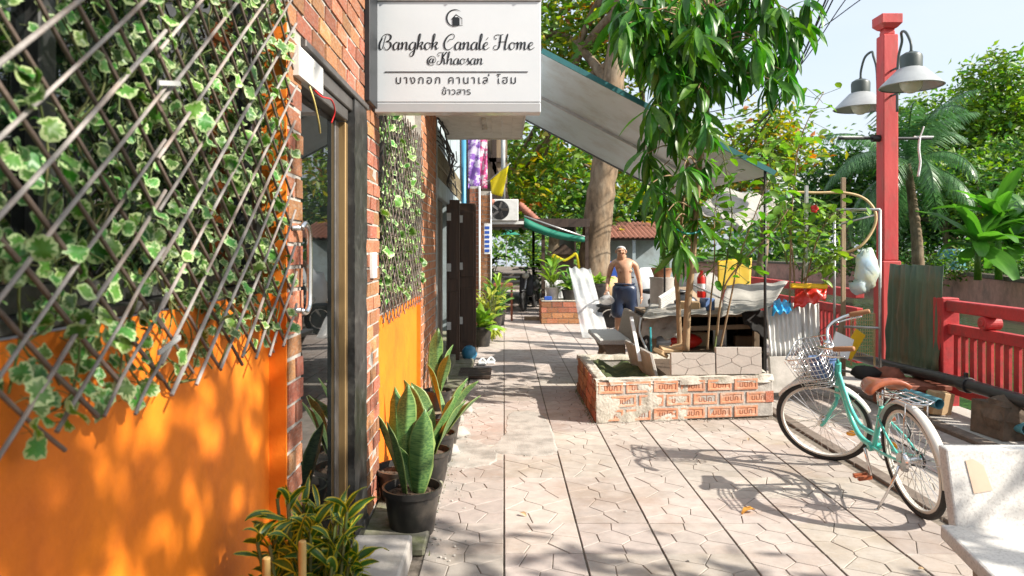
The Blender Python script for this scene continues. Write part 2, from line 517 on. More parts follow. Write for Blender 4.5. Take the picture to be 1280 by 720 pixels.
SEEDS = [[(.22, .13), (.72, .22), (.13, .55), (.52, .52), (.88, .62), (.30, .88), (.72, .90)],
         [(.15, .22), (.56, .12), (.90, .30), (.40, .52), (.80, .66), (.10, .78), (.50, .92)],
         [(.30, .20), (.78, .14), (.10, .50), (.58, .50), (.95, .52), (.25, .82), (.70, .84)],
         [(.20, .30), (.62, .26), (.94, .16), (.38, .66), (.80, .60), (.12, .92), (.62, .95)],
         [(.12, .16), (.45, .30), (.84, .24), (.20, .60), (.66, .62), (.95, .86), (.42, .92)],
         [(.28, .08), (.70, .30), (.16, .40), (.48, .68), (.88, .70), (.14, .84), (.66, .98)]]
def tile_geom(seeds, size, mb, M=None, h=0.007, gap=0.0048, bev=0.0022, sizey=None):
    ss = [V(q) for q in seeds]; sizey = sizey or size; h0 = h; gg = random.Random(seeds[0][0] * 97)
    for i in range(len(ss)):
        poly = clip_cell(ss, i)
        if not poly: continue
        h = h0 + gg.uniform(-.0011, .0011) * (h0 / .007)
        pts = [V(((p.x - .5) * size, (p.y - .5) * sizey)) for p in poly]
        c = sum(pts, V((0, 0))) / len(pts)
        def inset(d):
            o = []
            n = len(pts)
            for k in range(n):
                a, b, e = pts[k - 1], pts[k], pts[(k + 1) % n]
                n1 = V((-(b - a).y, (b - a).x)); n2 = V((-(e - b).y, (e - b).x))
                if n1.length < 1e-6 or n2.length < 1e-6: o.append(b); continue
                n1.normalize(); n2.normalize()
                bis = n1 + n2
                if bis.length < 1e-3: o.append(b + n1 * d); continue
                bis.normalize(); o.append(b + bis * (d / max(.45, bis.dot(n1))))
            return o
        lo, mid, hi = inset(gap * .5), inset(gap * .5), inset(gap * .5 + bev)
        n = len(lo)
        vs = [(p.x, p.y, 0) for p in lo] + [(p.x, p.y, h - bev) for p in mid] + [(p.x, p.y, h) for p in hi]
        fs = [tuple(range(2 * n, 3 * n))]
        for k in range(n):
            k2 = (k + 1) % n
            fs += [(k, k2, n + k2, n + k), (n + k, n + k2, 2 * n + k2, 2 * n + k)]
        mb.add([M @ V(p) for p in vs] if M is not None else vs, fs)

SEEDS += [[(1 - a, b) for a, b in q] for q in SEEDS]
TILE_ME = []
for sd in SEEDS:
    mb = MB(); tile_geom(sd, TS - 0.0052, mb, sizey=TS + .0005)
    mb.cur = 1
    q = (TS - 0.006) / 2
    mb.add([(-q, -q, .0035), (q, -q, .0035), (q, q, .0035), (-q, q, .0035)], [(0, 1, 2, 3)])
    TILE_ME.append(mb.mesh('paving_tile', ['tile', 'tile_joint']))
pav = MB().bx(-0.80, -3, -0.028, 2.42, 26, -0.0075)
pavement = tag(pav.build('pavement', 'tile_joint'), kind='structure')
def in_planter(x, y): return 0.95 < x < 2.25 and 6.35 < y < 7.45
far_tiles = MB()
for k in range(-1, 6):
    for r in range(0, 60):
        x, y = (k + .5) * TS, 2.75 + (r + .5) * TS
        if in_planter(x, y): continue
        a = rnd.randrange(2) * math.pi
        z = -0.0075 + rnd.uniform(-.0012, .0012)
        rot = (rnd.gauss(0, .002), rnd.gauss(0, .002), a)
        if y < 8.7: inst('paving_tile', rnd.choice(TILE_ME), pavement, TRS((x, y, z), rot))
        elif y < 26: tile_geom(rnd.choice(SEEDS), TS - .005, far_tiles, TRS((x, y, z), rot))
far_tiles.build('paving_tiles_beyond', 'tile', pavement, kind='stuff')
# cement patches trowelled over the tiles
def patch(name, outline, z, th, m, parent=None, seed=0, jag=0.03):
    g = random.Random(seed); pts = []
    for (x, y) in spline(outline, 8, True): pts.append((x + g.uniform(-jag, jag), y + g.uniform(-jag, jag), z))
    mb = MB(); c = V((sum(p[0] for p in pts) / len(pts), sum(p[1] for p in pts) / len(pts), z + th))
    n = len(pts); inner = [V(p) * .93 + V(c) * .07 for p in pts]
    for p in inner: p.z = z + th
    vs = [V(p) for p in pts] + inner + [c]
    fs = [(i, (i + 1) % n, n + (i + 1) % n, n + i) for i in range(n)] + [(n + i, n + (i + 1) % n, 2 * n) for i in range(n)]
    mb.add(vs, fs)
    return mb.build(name, m, parent)
o = [(-.10, 5.35), (.12, 5.18), (.36, 5.22), (.40, 5.6), (.34, 6.5), (.1, 6.62), (.02, 6.35), (.0, 5.8)]
patch('cement_patch', o, -.003, .006, 'cement', pavement, 3, .012)
patch('cement_patch', [(-.42, 5.0), (-.12, 4.95), (-.05, 5.25), (-.2, 5.6), (-.42, 5.7)], -.003, .007, 'cement', pavement, 4, .012)
# the right-hand strip beyond the low dark kerb
kerb = MB()
y = -2.0
while y < 11:
    kerb.bx(2.425, y, -.03, 2.525, y + .985, .012 + rnd.uniform(-.003, .003)); y += 1.0
tag(kerb.build('kerb', 'kerb_dark', bevel=.006), kind='structure')
side = tag(MB().bx(2.53, -3, -.028, 3.60, 16, -.0115).build('side_pavement', 'tile_joint'), kind='structure')
for k in range(3):
    for r in range(0, 18):
        x, y = 2.53 + (k + .5) * .355, 2.9 + (r + .5) * TS
        me = rnd.choice(TILE_ME)
        inst('paving_tile', me, side, TRS((x, y, -.0112 + rnd.uniform(-.001, .001)), (0, 0, rnd.randrange(2) * math.pi), (.355 / TS, 1, 1)))
edge = MB(); y = -2.0
while y < 16:
    edge.bx(3.605, y, -.03, 3.72, y + 1.18, .03 + rnd.uniform(-.004, .004)); y += 1.2
tag(edge.build('edging', 'kerb_dark', bevel=.01), kind='structure')
tag(MB().bx(3.725, -3, -1.2, 4.29, 30, .015).build('embankment', 'concrete_pale', bevel=.02), kind='structure')

# ---------------------------------------------------------------- the brick shopfront on the left
WX = -0.73
shop = thing('brick_shopfront', 'brick shopfront with two orange panels and a black framed glass door behind the hanging signboard', 'building', (WX, 3, 0))
core = MB()
core.bx(-1.2, 2.436, 0, WX - .004, 2.60, 2.262)          # slim pier before the door
core.bx(-1.2, 2.436, 2.262, WX - .004, 3.818, 3.3)       # band over the door
core.bx(-1.2, 3.822, 0, WX - .004, 4.21, 3.3)            # pier after the door
core.bx(-1.2, 4.214, 2.50, WX - .06, 6.38, 3.3)
core.bx(-1.2, 6.384, 0, WX - .004, 7.70, 3.3)
core.bx(-1.6, -1.5, 0, -.815, 2.43, 1.33)
core.bx(-1.6, -1.5, 2.7, -.815, 2.43, 3.3)
core.bx(-1.6, -1.5, 1.33, -.95, 0.2, 2.7)
core.bx(-1.2, 4.214, 0, -.80, 6.38, 1.08)
core.build('wall', 'mortar', shop)
BRK = []
for s in range(3):
    g = random.Random(s)
    mb = MB(); mb.bx(-.5, -.5, -.5, .5, .5, .5)
    mb.v = [p + V((0 if abs(p.x) < .1 else g.uniform(-.04, .04), g.uniform(-.012, .012), g.uniform(-.03, .03))) for p in mb.v]
    BRK.append(mb.mesh('brick', 'brick'))
def lay(parent, y0, y1, z0, z1, L=.188, hgt=.064, pz=.079, start=0, acc=None, x=WX):
    row = start; z = z0
    while z + hgt <= z1 + .001:
        y = y0 - (L / 2 + .005 if row % 2 else 0)
        while y < y1 - .01:
            a, b = max(y, y0), min(y + L, y1)
            if b - a > .03:
                pr = rnd.uniform(-.003, .004)
                M = TRS((x - .03 + pr, (a + b) / 2, z + hgt / 2), (rnd.gauss(0, .006), rnd.gauss(0, .01), rnd.gauss(0, .008)), (.06, b - a, hgt))
                if acc is None: inst('brick', rnd.choice(BRK), parent, M)
                else: acc.add([M @ v.co for v in BRK[0].vertices], [tuple(p.vertices) for p in BRK[0].polygons])
            y += L + .015
        z += pz; row += 1
lay(shop, 3.822, 4.212, .055, 3.0)
lay(shop, 2.434, 3.815, 2.268, 2.95, start=1)
lay(shop, 2.434, 2.602, .02, 2.255, L=.168)
acc = MB(); lay(shop, 6.384, 7.70, .03, 3.1, acc=acc); acc.build('brick_courses', 'brick', shop, kind='stuff')
# rough painted panels under the windows
def panel(y0, y1, z0, z1, x, seed):
    rows = []
    ny, nz = 26, 16
    for i in range(nz + 1):
        rows.append([(x + .004 * mnoise.noise(V((seed, y0 + (y1 - y0) * j / ny * 2.2, (z0 + (z1 - z0) * i / nz) * 2.2))), y0 + (y1 - y0) * j / ny, z0 + (z1 - z0) * i / nz) for j in range(ny + 1)])
    return MB().grid(rows, -.012)
panel(-1.4, 2.425, 0, 1.352, -.802, 1).build('orange_panel', 'orange_paint', shop, smooth=True, auto=40)
MB().bx(-.815, 2.422, 0, -.733, 2.4335, 2.26).build('orange_panel', 'orange_paint', shop)
panel(4.216, 6.38, 0.0, 1.07, -.785, 2).build('orange_panel', 'orange_paint', shop, smooth=True, auto=40)
MB().bx(-.80, 6.374, 0, -.737, 6.3815, 1.07).build('orange_panel', 'orange_paint', shop)
# windows behind the trellises
def window(y0, y1, z0, z1, x, nm=2):
    fr = MB()
    fr.bx(x - .05, y0, z0, x + .02, y0 + .05, z1); fr.bx(x - .05, y1 - .05, z0, x + .02, y1, z1)
    fr.bx(x - .05, y0 + .05, z0, x + .02, y1 - .05, z0 + .05); fr.bx(x - .05, y0 + .05, z1 - .05, x + .02, y1 - .05, z1)
    for i in range(1, nm): yy = y0 + (y1 - y0) * i / nm; fr.bx(x - .045, yy - .025, z0 + .05, x + .015, yy + .025, z1 - .05)
    w = fr.build('window', 'black_frame', shop, bevel=.003)
    MB().bx(x - .02, y0 + .04, z0 + .04, x - .012, y1 - .04, z1 - .04).build('pane', 'dark_room_glass', w)
    MB().bx(x - .05, y0 - .01, z0 - .03, x + .045, y1 + .01, z0 - .003).build('sill', 'black_frame', w, bevel=.004)
window(0.22, 2.42, 1.385, 2.69, -.85)
window(4.22, 6.37, 1.105, 2.49, -.84, 3)
# the glass door
df = MB()
df.bx(-.90, 2.602, 2.105, -.745, 3.44, 2.16)                 # head rail
df.bx(-.82, 3.37, 0.10, -.788, 3.44, 2.103)                  # far stile
df.bx(-.84, 2.606, 0.10, -.80, 2.64, 2.103)
df.bx(-.90, 2.606, 2.163, -.735, 3.82, 2.225); df.bx(-.90, 2.606, 2.228, -.715, 3.82, 2.258)
door = df.build('door', 'grey_alu', shop, bevel=.004)
mb = MB(); c = V((-.80, 3.0, 0)); Rz = Matrix.Rotation(R(-.7), 3, 'Z')
mb.box((-.803, 3.005, 1.10), (.012, .73, 2.0), Rz); mb.build('pane', 'dark_room_glass', door)
MB().bx(-.80, 3.444, .10, -.757, 3.49, 2.103).build('brass_strip', 'brass', door, bevel=.004)
h = [WL(366, 284, -.70), WL(374, 279, -.695), WL(381, 286, -.69), WL(384, 300, -.69), WL(385, 330, -.69), WL(384, 375, -.69), WL(380, 388, -.69), WL(374, 393, -.695), WL(366, 391, -.70)]
h = [V((p.x, 2.58 + (p.y - 2.58) * .5, p.z)) for p in h]
hb = MB().tube(spline([tuple(p) for p in h], 4), .011, 10)
for p in (h[0], h[-1]): hb.cyl(p, (-.80, p.y, p.z), .009)
hb.build('handle', 'chrome', door, smooth=True)
jm = MB(); rows = []
for i in range(70):
    z = .02 + i * .0323; a = .016 * mnoise.noise(V((z * 9, 1.7, 0))) + .008 * mnoise.noise(V((z * 31, 4, 0)))
    rows.append([(-.80, 3.492, z)] + [(WX + .006 + .006 * mnoise.noise(V((z * 14, j * .9, 2))), 3.494 + (.312 + a) * j / 6, z) for j in range(7)] + [(-.80, 3.806 + a, z)])
jm.grid(rows)
jm.build('door_frame', 'black_frame', shop, smooth=True, auto=50)
MB().bx(-.95, 2.606, 0, -.715, 3.815, .10).build('plinth', 'black_frame', shop, bevel=.008)
bxm = MB().bx(-.745, 2.50, 2.10, -.7105, 2.83, 2.205)
for i in range(3): bxm.cyl((-.711, 2.56 + i * .07, 2.175), (-.7085, 2.56 + i * .07, 2.175), .005, n=8)
lockbox = bxm.build('lock_box', 'white_metal', shop, bevel=.004)
w0 = WL(396, 103, -.68)
MB().tube(spline([(-.72, 2.72, 2.10), (-.705, 2.78, 2.085), (-.70, 2.92, 2.10), (-.705, 3.0, 2.07), (-.72, 3.0, 2.02)], 6), .0035, 6).build('red_wire', 'red_wire', shop, smooth=True)
MB().tube(spline([(-.72, 2.66, 2.10), (-.705, 2.67, 2.05), (-.705, 2.74, 1.98), (-.72, 2.82, 1.95)], 6), .0035, 6).build('yellow_wire', 'yellow_wire', shop, smooth=True)
MB().bx(WX, 3.90, 1.335, WX + .022, 4.02, 1.475).bx(WX + .022, 3.93, 1.37, WX + .026, 3.99, 1.44).build('switch_box', 'white_paint', shop, bevel=.004)

# ---------------------------------------------------------------- trellises and the variegated ivy in them
def trellis(label, y0, y1, z0, z1, x, front=1, step=.108, slope=.82, r=.0041, jag=.5, cut_low=True):
    t = thing('trellis', label, 'trellis', (x, (y0 + y1) / 2, z0), 'willow trellises fixed over the windows')
    for layer, sg in ((0, front), (1, -front)):
        xx = x + (.0 if layer == 0 else -.012)
        c = z0 - slope * (y1 - y0) - step
        while c < z1 + slope * (y1 - y0):
            # line z = c + sg*slope*(y-y0)
            ya, yb = y0, y1
            zs = lambda yy: c + sg * slope * (yy - y0)
            def clipy(zl): return y0 + (zl - c) / (sg * slope)
            lo, hi = sorted((clipy(z0 + rnd.uniform(-.012, .03)), clipy(z1)))
            ya, yb = max(ya + rnd.uniform(-.005, .01), lo), min(yb + rnd.uniform(-.01, .015), hi)
            if yb - ya > .04:
                n = 4; pts = []
                for i in range(n + 1):
                    yy = ya + (yb - ya) * i / n
                    pts.append((xx + rnd.uniform(-.0025, .0025), yy, zs(yy) + rnd.uniform(-.003, .003)))
                rr = r * rnd.uniform(.88, 1.12)
                MB().tube(pts, [rr * rnd.uniform(.9, 1.1) for _ in pts], 7).build('rod', 'trellis_shaded' if layer else 'trellis', t, smooth=True, auto=50)
            c += step * rnd.uniform(.95, 1.05)
    return t
tA = trellis('near half of the rod trellis at the left edge of the picture', .78, 1.482, 1.185, 2.35, -.695)
tB = trellis('far half of the rod trellis, beside the brick pier and glass door', 1.462, 2.42, 1.185, 2.62, -.70)
tC = trellis('trellis over the second orange panel, under the signboard past the door', 4.235, 6.33, 1.03, 2.46, -.715, front=-1, step=.12)
for yy, zz in ((1.47, 1.835), (1.47, 1.30)):
    MB().beam((-.684, yy - .045, zz - .008), (-.684, yy + .05, zz + .012), .004, .010).build('zip_tie', 'zip_tie', tB)
IVY = []
for s in range(5):
    # scalloped leaf: jagged green middle inside a pale margin, two material slots
    g = random.Random(s + 20); n = 22
    mb = MB(); rim, mid = [], []
    for i in range(n):
        a = 2 * math.pi * i / n
        rr = 1.0 + (.05 if i % 2 else -.03) + g.uniform(-.04, .04)
        dent = 1 - .38 * math.exp(-((a - math.pi * 1.5) / .28) ** 2)
        x, y = .5 * rr * math.cos(a) * dent, .5 + .5 * rr * math.sin(a) * dent
        rim.append(V((x, y, .09 * math.sin(3 * a + s) + .10 * (x * x) * 4 * (1 if s % 2 else -1))))
        k = (.74 + (.10 if i % 2 else -.10) + g.uniform(-.10, .10))
        c = V((0, .5, 0)); mid.append(c + (rim[-1] - c) * k + V((0, 0, .02)))
    mb.add(mid + [V((0, .48, .03))], [(i, (i + 1) % n, n) for i in range(n)])
    mb.cur = 1; mb.add(mid + rim, [(i, n + i, n + (i + 1) % n, (i + 1) % n) for i in range(n)])
    mb.cur = 2; mb.tube([(0, .14, 0), (0, -.15, -.05), (.03, -.45, -.2)], .018, 4, cap=False)
    IVY.append(mb.mesh('leaf', ['ivy_green', 'ivy_cream', 'vine'], smooth=True))
def ivy(label, y0, y1, zlo, zhi, x, n_part, n_more, size, hang):
    t = thing('variegated_ivy', label, 'ivy', (x, (y0 + y1) / 2, zlo), 'variegated ivy woven through the trellises')
    vm = MB()
    for i in range(int((y1 - y0) * 26)):
        yy = y0 + rnd.random() * (y1 - y0); z = rnd.uniform(zlo, zhi); pts = []
        for k in range(7):
            pts.append((x - .02 + rnd.uniform(-.03, .015), min(y1, max(y0, yy)), max(z, zlo - .03))); yy += rnd.uniform(-.06, .06); z -= rnd.uniform(.02, .09)
        vm.tube(spline(pts, 3), .0022, 4, cap=False)
    vm.build('stems', 'vine', t, smooth=True, kind='stuff')
    more = MB()
    for i in range(n_part + n_more):
        yy = y0 + rnd.random() * (y1 - y0); z = zlo + (zhi - zlo) * rnd.random() ** .95 - (rnd.random() * hang if rnd.random() < .12 else 0)
        inner = i >= n_part
        xx = x + (rnd.uniform(-.10, -.03) if inner else rnd.uniform(-.05, .018))
        s = size * rnd.choice((.55, .7, .8, .9, 1.0, 1.15, 1.3))
        # face outwards (+x), tips hanging every way
        d = V((rnd.uniform(.1, .6), rnd.uniform(-1, 1), rnd.uniform(-1.1, .35))).normalized()
        nrm = V((1, rnd.uniform(-.9, .5), rnd.uniform(-.1, .9)))
        xa = d.cross(nrm).normalized(); za = xa.cross(d)
        q = Matrix((xa, d, za)).transposed().to_quaternion()
        M = Matrix.LocRotScale(V((xx, yy, z)), q, V((s * rnd.uniform(.8, 1.05), s, s)))
        if not inner: inst('leaf', rnd.choice(IVY), t, M)
        else:
            me = IVY[i % 5]
            more.m += [p.material_index for p in me.polygons]; k = len(more.v)
            more.v += [M @ v.co for v in me.vertices]; more.f += [[a + k for a in p.vertices] for p in me.polygons]
    if more.v: more.build('inner_leaves', ['ivy_green', 'ivy_cream', 'vine'], t, smooth=True, kind='stuff')
ivy('variegated ivy on the near trellis at the left edge of the picture', .80, 1.50, 1.20, 2.15, -.715, 300, 220, .037, .05)
ivy('variegated ivy on the far half trellis next to the glass door', 1.50, 2.42, 1.22, 2.55, -.72, 300, 620, .040, .05)
ivy('pale variegated ivy over the second orange panel, past the door', 4.24, 6.36, 1.12, 2.45, -.73, 240, 60, .062, .12)

# ---------------------------------------------------------------- the signboard
sign = thing('signboard', 'white projecting signboard lettered Bangkok Canalé Home with a black side plate', 'sign', (-.72, 4.0, 2.25))
x0, x1, zb, zt = -.722, .205, 2.255, 2.90
fc = MB(); fc.bx(x0, 4.0, zb + .055, x1, 4.12, zt - .03)
fc.prism([(x0, 4.0, zb + .053), (x0, 4.012, zb), (x0, 4.11, zb), (x0, 4.12, zb + .053)], (x1 - x0, 0, 0))
fc.build('face_panel', 'sign_white', sign, bevel=.004)
MB().bx(x0 - .005, 3.99, zt - .028, x1 + .005, 4.125, zt).build('top_rail', 'white_metal', sign, bevel=.003)
MB().bx(-.729, 3.755, 2.27, -.700, 3.985, 3.02).bx(-.729, 3.985, 2.262, -.7235, 4.14, 3.02).build('side_plate', 'sign_black', sign, bevel=.004)
for xx in (-.64, -.28, .1): MB().cyl((xx, 3.988, zt - .014), (xx, 3.982, zt - .014), .006, n=8).build('screw', 'chrome', sign)
GL = {
 'a': (1.08, [[(.85, .95), (.5, 1), (.15, .6), (.2, .1), (.5, 0), (.8, .5), (.88, 1)], [(.88, 1), (.82, .3), (.95, 0), (1.2, .28)]]),
 'n': (1.12, [[(.0, .72), (.16, 1), (.26, .7), (.23, 0)], [(.23, .3), (.5, .9), (.75, 1), (.83, .7), (.8, .2), (.95, 0), (1.2, .28)]]),
 'g': (1.08, [[(.85, .95), (.5, 1), (.15, .6), (.2, .1), (.5, 0), (.8, .5), (.88, 1)], [(.88, 1), (.86, 0), (.7, -.75), (.35, -.88), (.3, -.5), (.7, -.15), (1.15, .25)]]),
 'k': (.98, [[(0, .3), (.3, 1.2), (.42, 2), (.27, 2.1), (.18, 1.6), (.15, 0)], [(.16, .4), (.5, 1), (.76, .95), (.62, .6), (.3, .5)], [(.35, .5), (.6, .4), (.75, .05), (1.05, .28)]]),
 'o': (.98, [[(.5, 1), (.16, .7), (.16, .25), (.45, 0), (.8, .3), (.8, .75), (.5, 1)], [(.62, .95), (.8, .84), (1.08, .92)]]),
 'l': (.55, [[(0, .3), (.35, 1.3), (.42, 2), (.27, 2.1), (.18, 1.5), (.18, .3), (.36, 0), (.65, .28)]]),
 'e': (.88, [[(0, .35), (.5, .55), (.7, .8), (.5, 1), (.2, .7), (.2, .2), (.5, 0), (.98, .32)]]),
 'é': (.88, [[(0, .35), (.5, .55), (.7, .8), (.5, 1), (.2, .7), (.2, .2), (.5, 0), (.98, .32)], [(.45, 1.3), (.68, 1.68)]]),
 'm': (1.6, [[(0, .72), (.16, 1), (.26, .7), (.23, 0)], [(.23, .3), (.46, .9), (.66, 1), (.73, .7), (.71, 0)], [(.71, .3), (.95, .9), (1.15, 1), (1.23, .7), (1.2, .2), (1.35, 0), (1.65, .28)]]),
 's': (.78, [[(0, .2), (.35, .75), (.42, 1.08), (.42, .8), (.66, .35), (.5, .02), (.18, .06)], [(.5, .02), (.85, .3)]]),
 'h': (1.1, [[(0, .3), (.3, 1.2), (.42, 2), (.27, 2.1), (.18, 1.6), (.15, 0)], [(.15, .3), (.45, .9), (.7, 1), (.79, .7), (.77, .2), (.92, 0), (1.15, .28)]]),
 'B': (1.75, [[(.28, 1.55), (.02, .9), (.02, .25), (.28, .0), (.5, .35), (.62, 1.2), (.78, 2.0)], [(.1, 1.25), (.35, 1.85), (.85, 2.12), (1.38, 1.9), (1.35, 1.4), (.95, 1.12), (.8, 1.1)], [(.85, 1.12), (1.42, .95), (1.52, .45), (1.15, .0), (.8, .08), (.62, .4)]]),
 'C': (1.5, [[(1.05, 1.4), (1.3, 1.5), (1.42, 1.85), (1.1, 2.12), (.5, 1.75), (.14, .9), (.32, .15), (.85, 0), (1.4, .42)], [(.55, 1.0), (.8, 1.35), (1.05, 1.4)]]),
 'H': (2.02, [[(.35, 1.5), (.1, 1.45), (.02, 1.8), (.3, 2.0), (.8, 1.98), (1.2, 2.08)], [(.85, 1.95), (.82, 1.0), (.72, .25), (.4, 0), (.05, .12), (.12, .5), (.4, .55)], [(1.78, 2.15), (1.62, 1.2), (1.55, .25), (1.7, 0), (1.98, .28)], [(.6, 1.0), (1.15, 1.06), (1.68, 1.02)]]),
 'K': (1.62, [[(.35, 1.5), (.1, 1.45), (.02, 1.8), (.3, 2.0), (.8, 1.98), (1.1, 2.08)], [(.85, 1.95), (.82, 1.0), (.72, .25), (.4, 0), (.05, .12), (.12, .5), (.4, .55)], [(1.58, 1.9), (1.45, 2.08), (1.15, 1.6), (.82, 1.1)], [(.9, 1.15), (1.15, .85), (1.3, .1), (1.65, .28)]]),
 '@': (1.75, [[(1.05, .85), (.75, 1), (.5, .65), (.6, .3), (.85, .3), (1.05, .65), (1.1, .95), (1.05, .4), (1.25, .25), (1.5, .6), (1.4, 1.1), (.9, 1.4), (.35, 1.15), (.15, .6), (.35, .05), (.85, -.12), (1.35, .02)]]),
 ' ': (.62, [])}
def script_text(body, x, z, s, y, wmin, wmax, slant=.10):
    mb = MB()
    for ch in body:
        adv, strokes = GL[ch]
        for st in strokes:
            pp = spline(st, 7); n = len(pp); vs = []
            for i in range(n):
                a, b = pp[max(0, i - 1)], pp[min(n - 1, i + 1)]
                d = V((b[0] - a[0], b[1] - a[1])); d = d.normalized() if d.length > 1e-9 else V((1, 0))
                w = wmin + (wmax - wmin) * max(0, -d.y) ** 1.3
                w *= min(1, .45 + i / 4, .45 + (n - 1 - i) / 4)
                nx, nz = -d.y * w / 2, d.x * w / 2
                for sg in (1, -1):
                    gx, gz = pp[i][0] + nx * sg, pp[i][1] + nz * sg
                    vs.append((x + (gx + slant * gz) * s, y, z + gz * s))
            mb.add(vs, [(2 * i, 2 * i + 2, 2 * i + 3, 2 * i + 1) for i in range(n - 1)])
        x += adv * s
    return mb
def SP(px, py): return P(px, py, 3.998)
k1 = 193 / 20.9 / 900 * 4.0
a = SP(474, 62.0); script_text('Bangkok Canalé Home', a.x, a.z, k1, 3.998, .085, .24).build('lettering', 'sign_black', sign)
k2 = 74 / 10.0 / 900 * 4.0
a = SP(533, 80.5); script_text('@Khaosan', a.x, a.z, k2, 3.998, .085, .24).build('lettering', 'sign_black', sign)
a, b = SP(481, 89.3), SP(660, 90.3); MB().bx(a.x, 3.997, b.z, b.x, 3.9985, a.z).build('rule_line', 'sign_black', sign)
def thai(body, px0, px1, base, hpx, spacing=1.0, parent=sign, Y=3.998):
    me = text_mesh('lettering', body, 'sign_black', 1.0, 'LEFT', spacing=spacing)
    xs = [v.co.x for v in me.vertices]; w = max(xs) - min(xs)
    a, b = P(px0, base, Y), P(px1, base, Y)
    sx = (b.x - a.x) / w
    sz = hpx / 900 * Y / .56
    M = Matrix.Translation((a.x - min(xs) * sx, Y, a.z)) @ Matrix(((sx, 0, 0, 0), (0, 0, -1, 0), (0, sz, 0, 0), (0, 0, 0, 1)))
    me.transform(M); me.transform(Matrix.Translation(-ORG[parent]))
    o = bpy.data.objects.new('lettering', me); COL.objects.link(o); o.parent = parent; ORG[o] = ORG[parent]
thai('บางกอก คานาเล่ โฮม', 495, 645, 104.5, 8.2, 1.25)
thai('ข้าวสาร', 552.5, 588.5, 118.2, 6.6, 1.0)
lg = MB(); c = SP(568.5, 22.5); r = 11 / 900 * 4; n = 28; vs = []
for i in range(n + 1):
    t = R(48 + i * 242 / n); k = math.sin(math.pi * i / n)
    for rr in (r, r * (1 - .16 * k - .02)): vs.append((c.x + rr * math.cos(t), 3.998, c.z + rr * math.sin(t)))
lg.add(vs, [(2 * i, 2 * i + 2, 2 * i + 3, 2 * i + 1) for i in range(n)])
u = 4 / 900
def lp(x, y, yy=3.998): return (c.x + x * u, yy, c.z - y * u)
lg.add([lp(-3, 9), lp(6, 9), lp(6, 1), lp(-3, 1)], [(0, 1, 2, 3)])
lg.add([lp(-4.5, 1.5), lp(1.5, -5), lp(2.2, -4.4), lp(-3.4, 2)], [(0, 1, 2, 3)]); lg.add([lp(1.2, -5), lp(9.5, .5), lp(9, 1.4), lp(1.5, -3.6)], [(0, 1, 2, 3)])
lg.add([lp(-3, 1), lp(6, 1), lp(1.7, -3.6)], [(0, 1, 2)])
lg.add([lp(8.6, 8), lp(9.2, 8), lp(9.2, 1), lp(8.6, 1)], [(0, 1, 2, 3)]); lg.add([lp(-2, 10), lp(10, 9.4), lp(10, 8.9), lp(-2, 9.2)], [(0, 1, 2, 3)])
lg.build('emblem', 'sign_black', sign)
wn_ = MB(); wn_.add([lp(.2, -1, 3.9965), lp(3.4, -1, 3.9965), lp(3.0, -2.2, 3.9965), lp(1.8, -2.8, 3.9965), lp(.6, -2.2, 3.9965)], [(0, 1, 2, 3, 4)]); wn_.build('emblem', 'sign_white', sign)

# ---------------------------------------------------------------- step, croton, snake plants
tag(MB().bx(-.712, 1.6, .0, -.44, 3.46, .125).build('doorstep', 'concrete_pale', bevel=.012, seg=2), 'pale concrete doorstep slab below the glass door', 'doorstep')
kb = MB(); y = 3.5
while y < 9.2:
    L = rnd.uniform(.25, .5); kb.box((-.565 + rnd.uniform(-.01, .01), y + L / 2, .018), (.34, L - .006, .05 + rnd.uniform(-.008, .01)), Matrix.Rotation(rnd.gauss(0, .01), 3, 'Z')); y += L
tag(kb.build('wall_footing', 'mossy', bevel=.01), kind='structure')
for i, (x, y, r) in enumerate(((-.40, 5.25, .07), (-.37, 5.75, .09), (-.40, 6.2, .06), (-.36, 6.6, .08))):
    tag(MB().ball((x, y, .015), (r, r * 1.5, .05), 9, 6, jit=.25, seed=i).build('mortar_lump', 'cement', smooth=True), ['flat mortar lump next to the farthest small pot', 'widest mortar lump along the wall foot', 'small mortar lump along the wall foot', 'mortar lump nearest the slatted mat'][i], 'mortar lump', 'mortar lumps along the wall foot')
CRO = []
for s in range(6):
    g = random.Random(s)
    CRO.append(leaf_mesh('leaf', 1, .22, ['croton_green', 'croton_yellow'], 6, 9, lambda t: (math.sin(math.pi * t ** .75)) ** .7 * .9 + .1 * (t < .9), fold=.35, droop=g.uniform(.2, 1.1), curl=g.uniform(0, 3.4), twist=g.uniform(-4.2, 4.2), edge=1, wave=.05, seed=s))
cp = thing('croton', 'bushy croton with curly yellow edged leaves and bamboo stakes below the glass door', 'plant', (-.535, 1.98, 0))
MB().lathe([(.10, 0), (.125, .30), (.14, .305), (.14, .33), (.12, .33), (.118, .29)], (-.535, 1.98, 0), 22, cap=True).build('pot', 'pot_black', cp, smooth=True, auto=40)
stm = MB(); cro_all = []
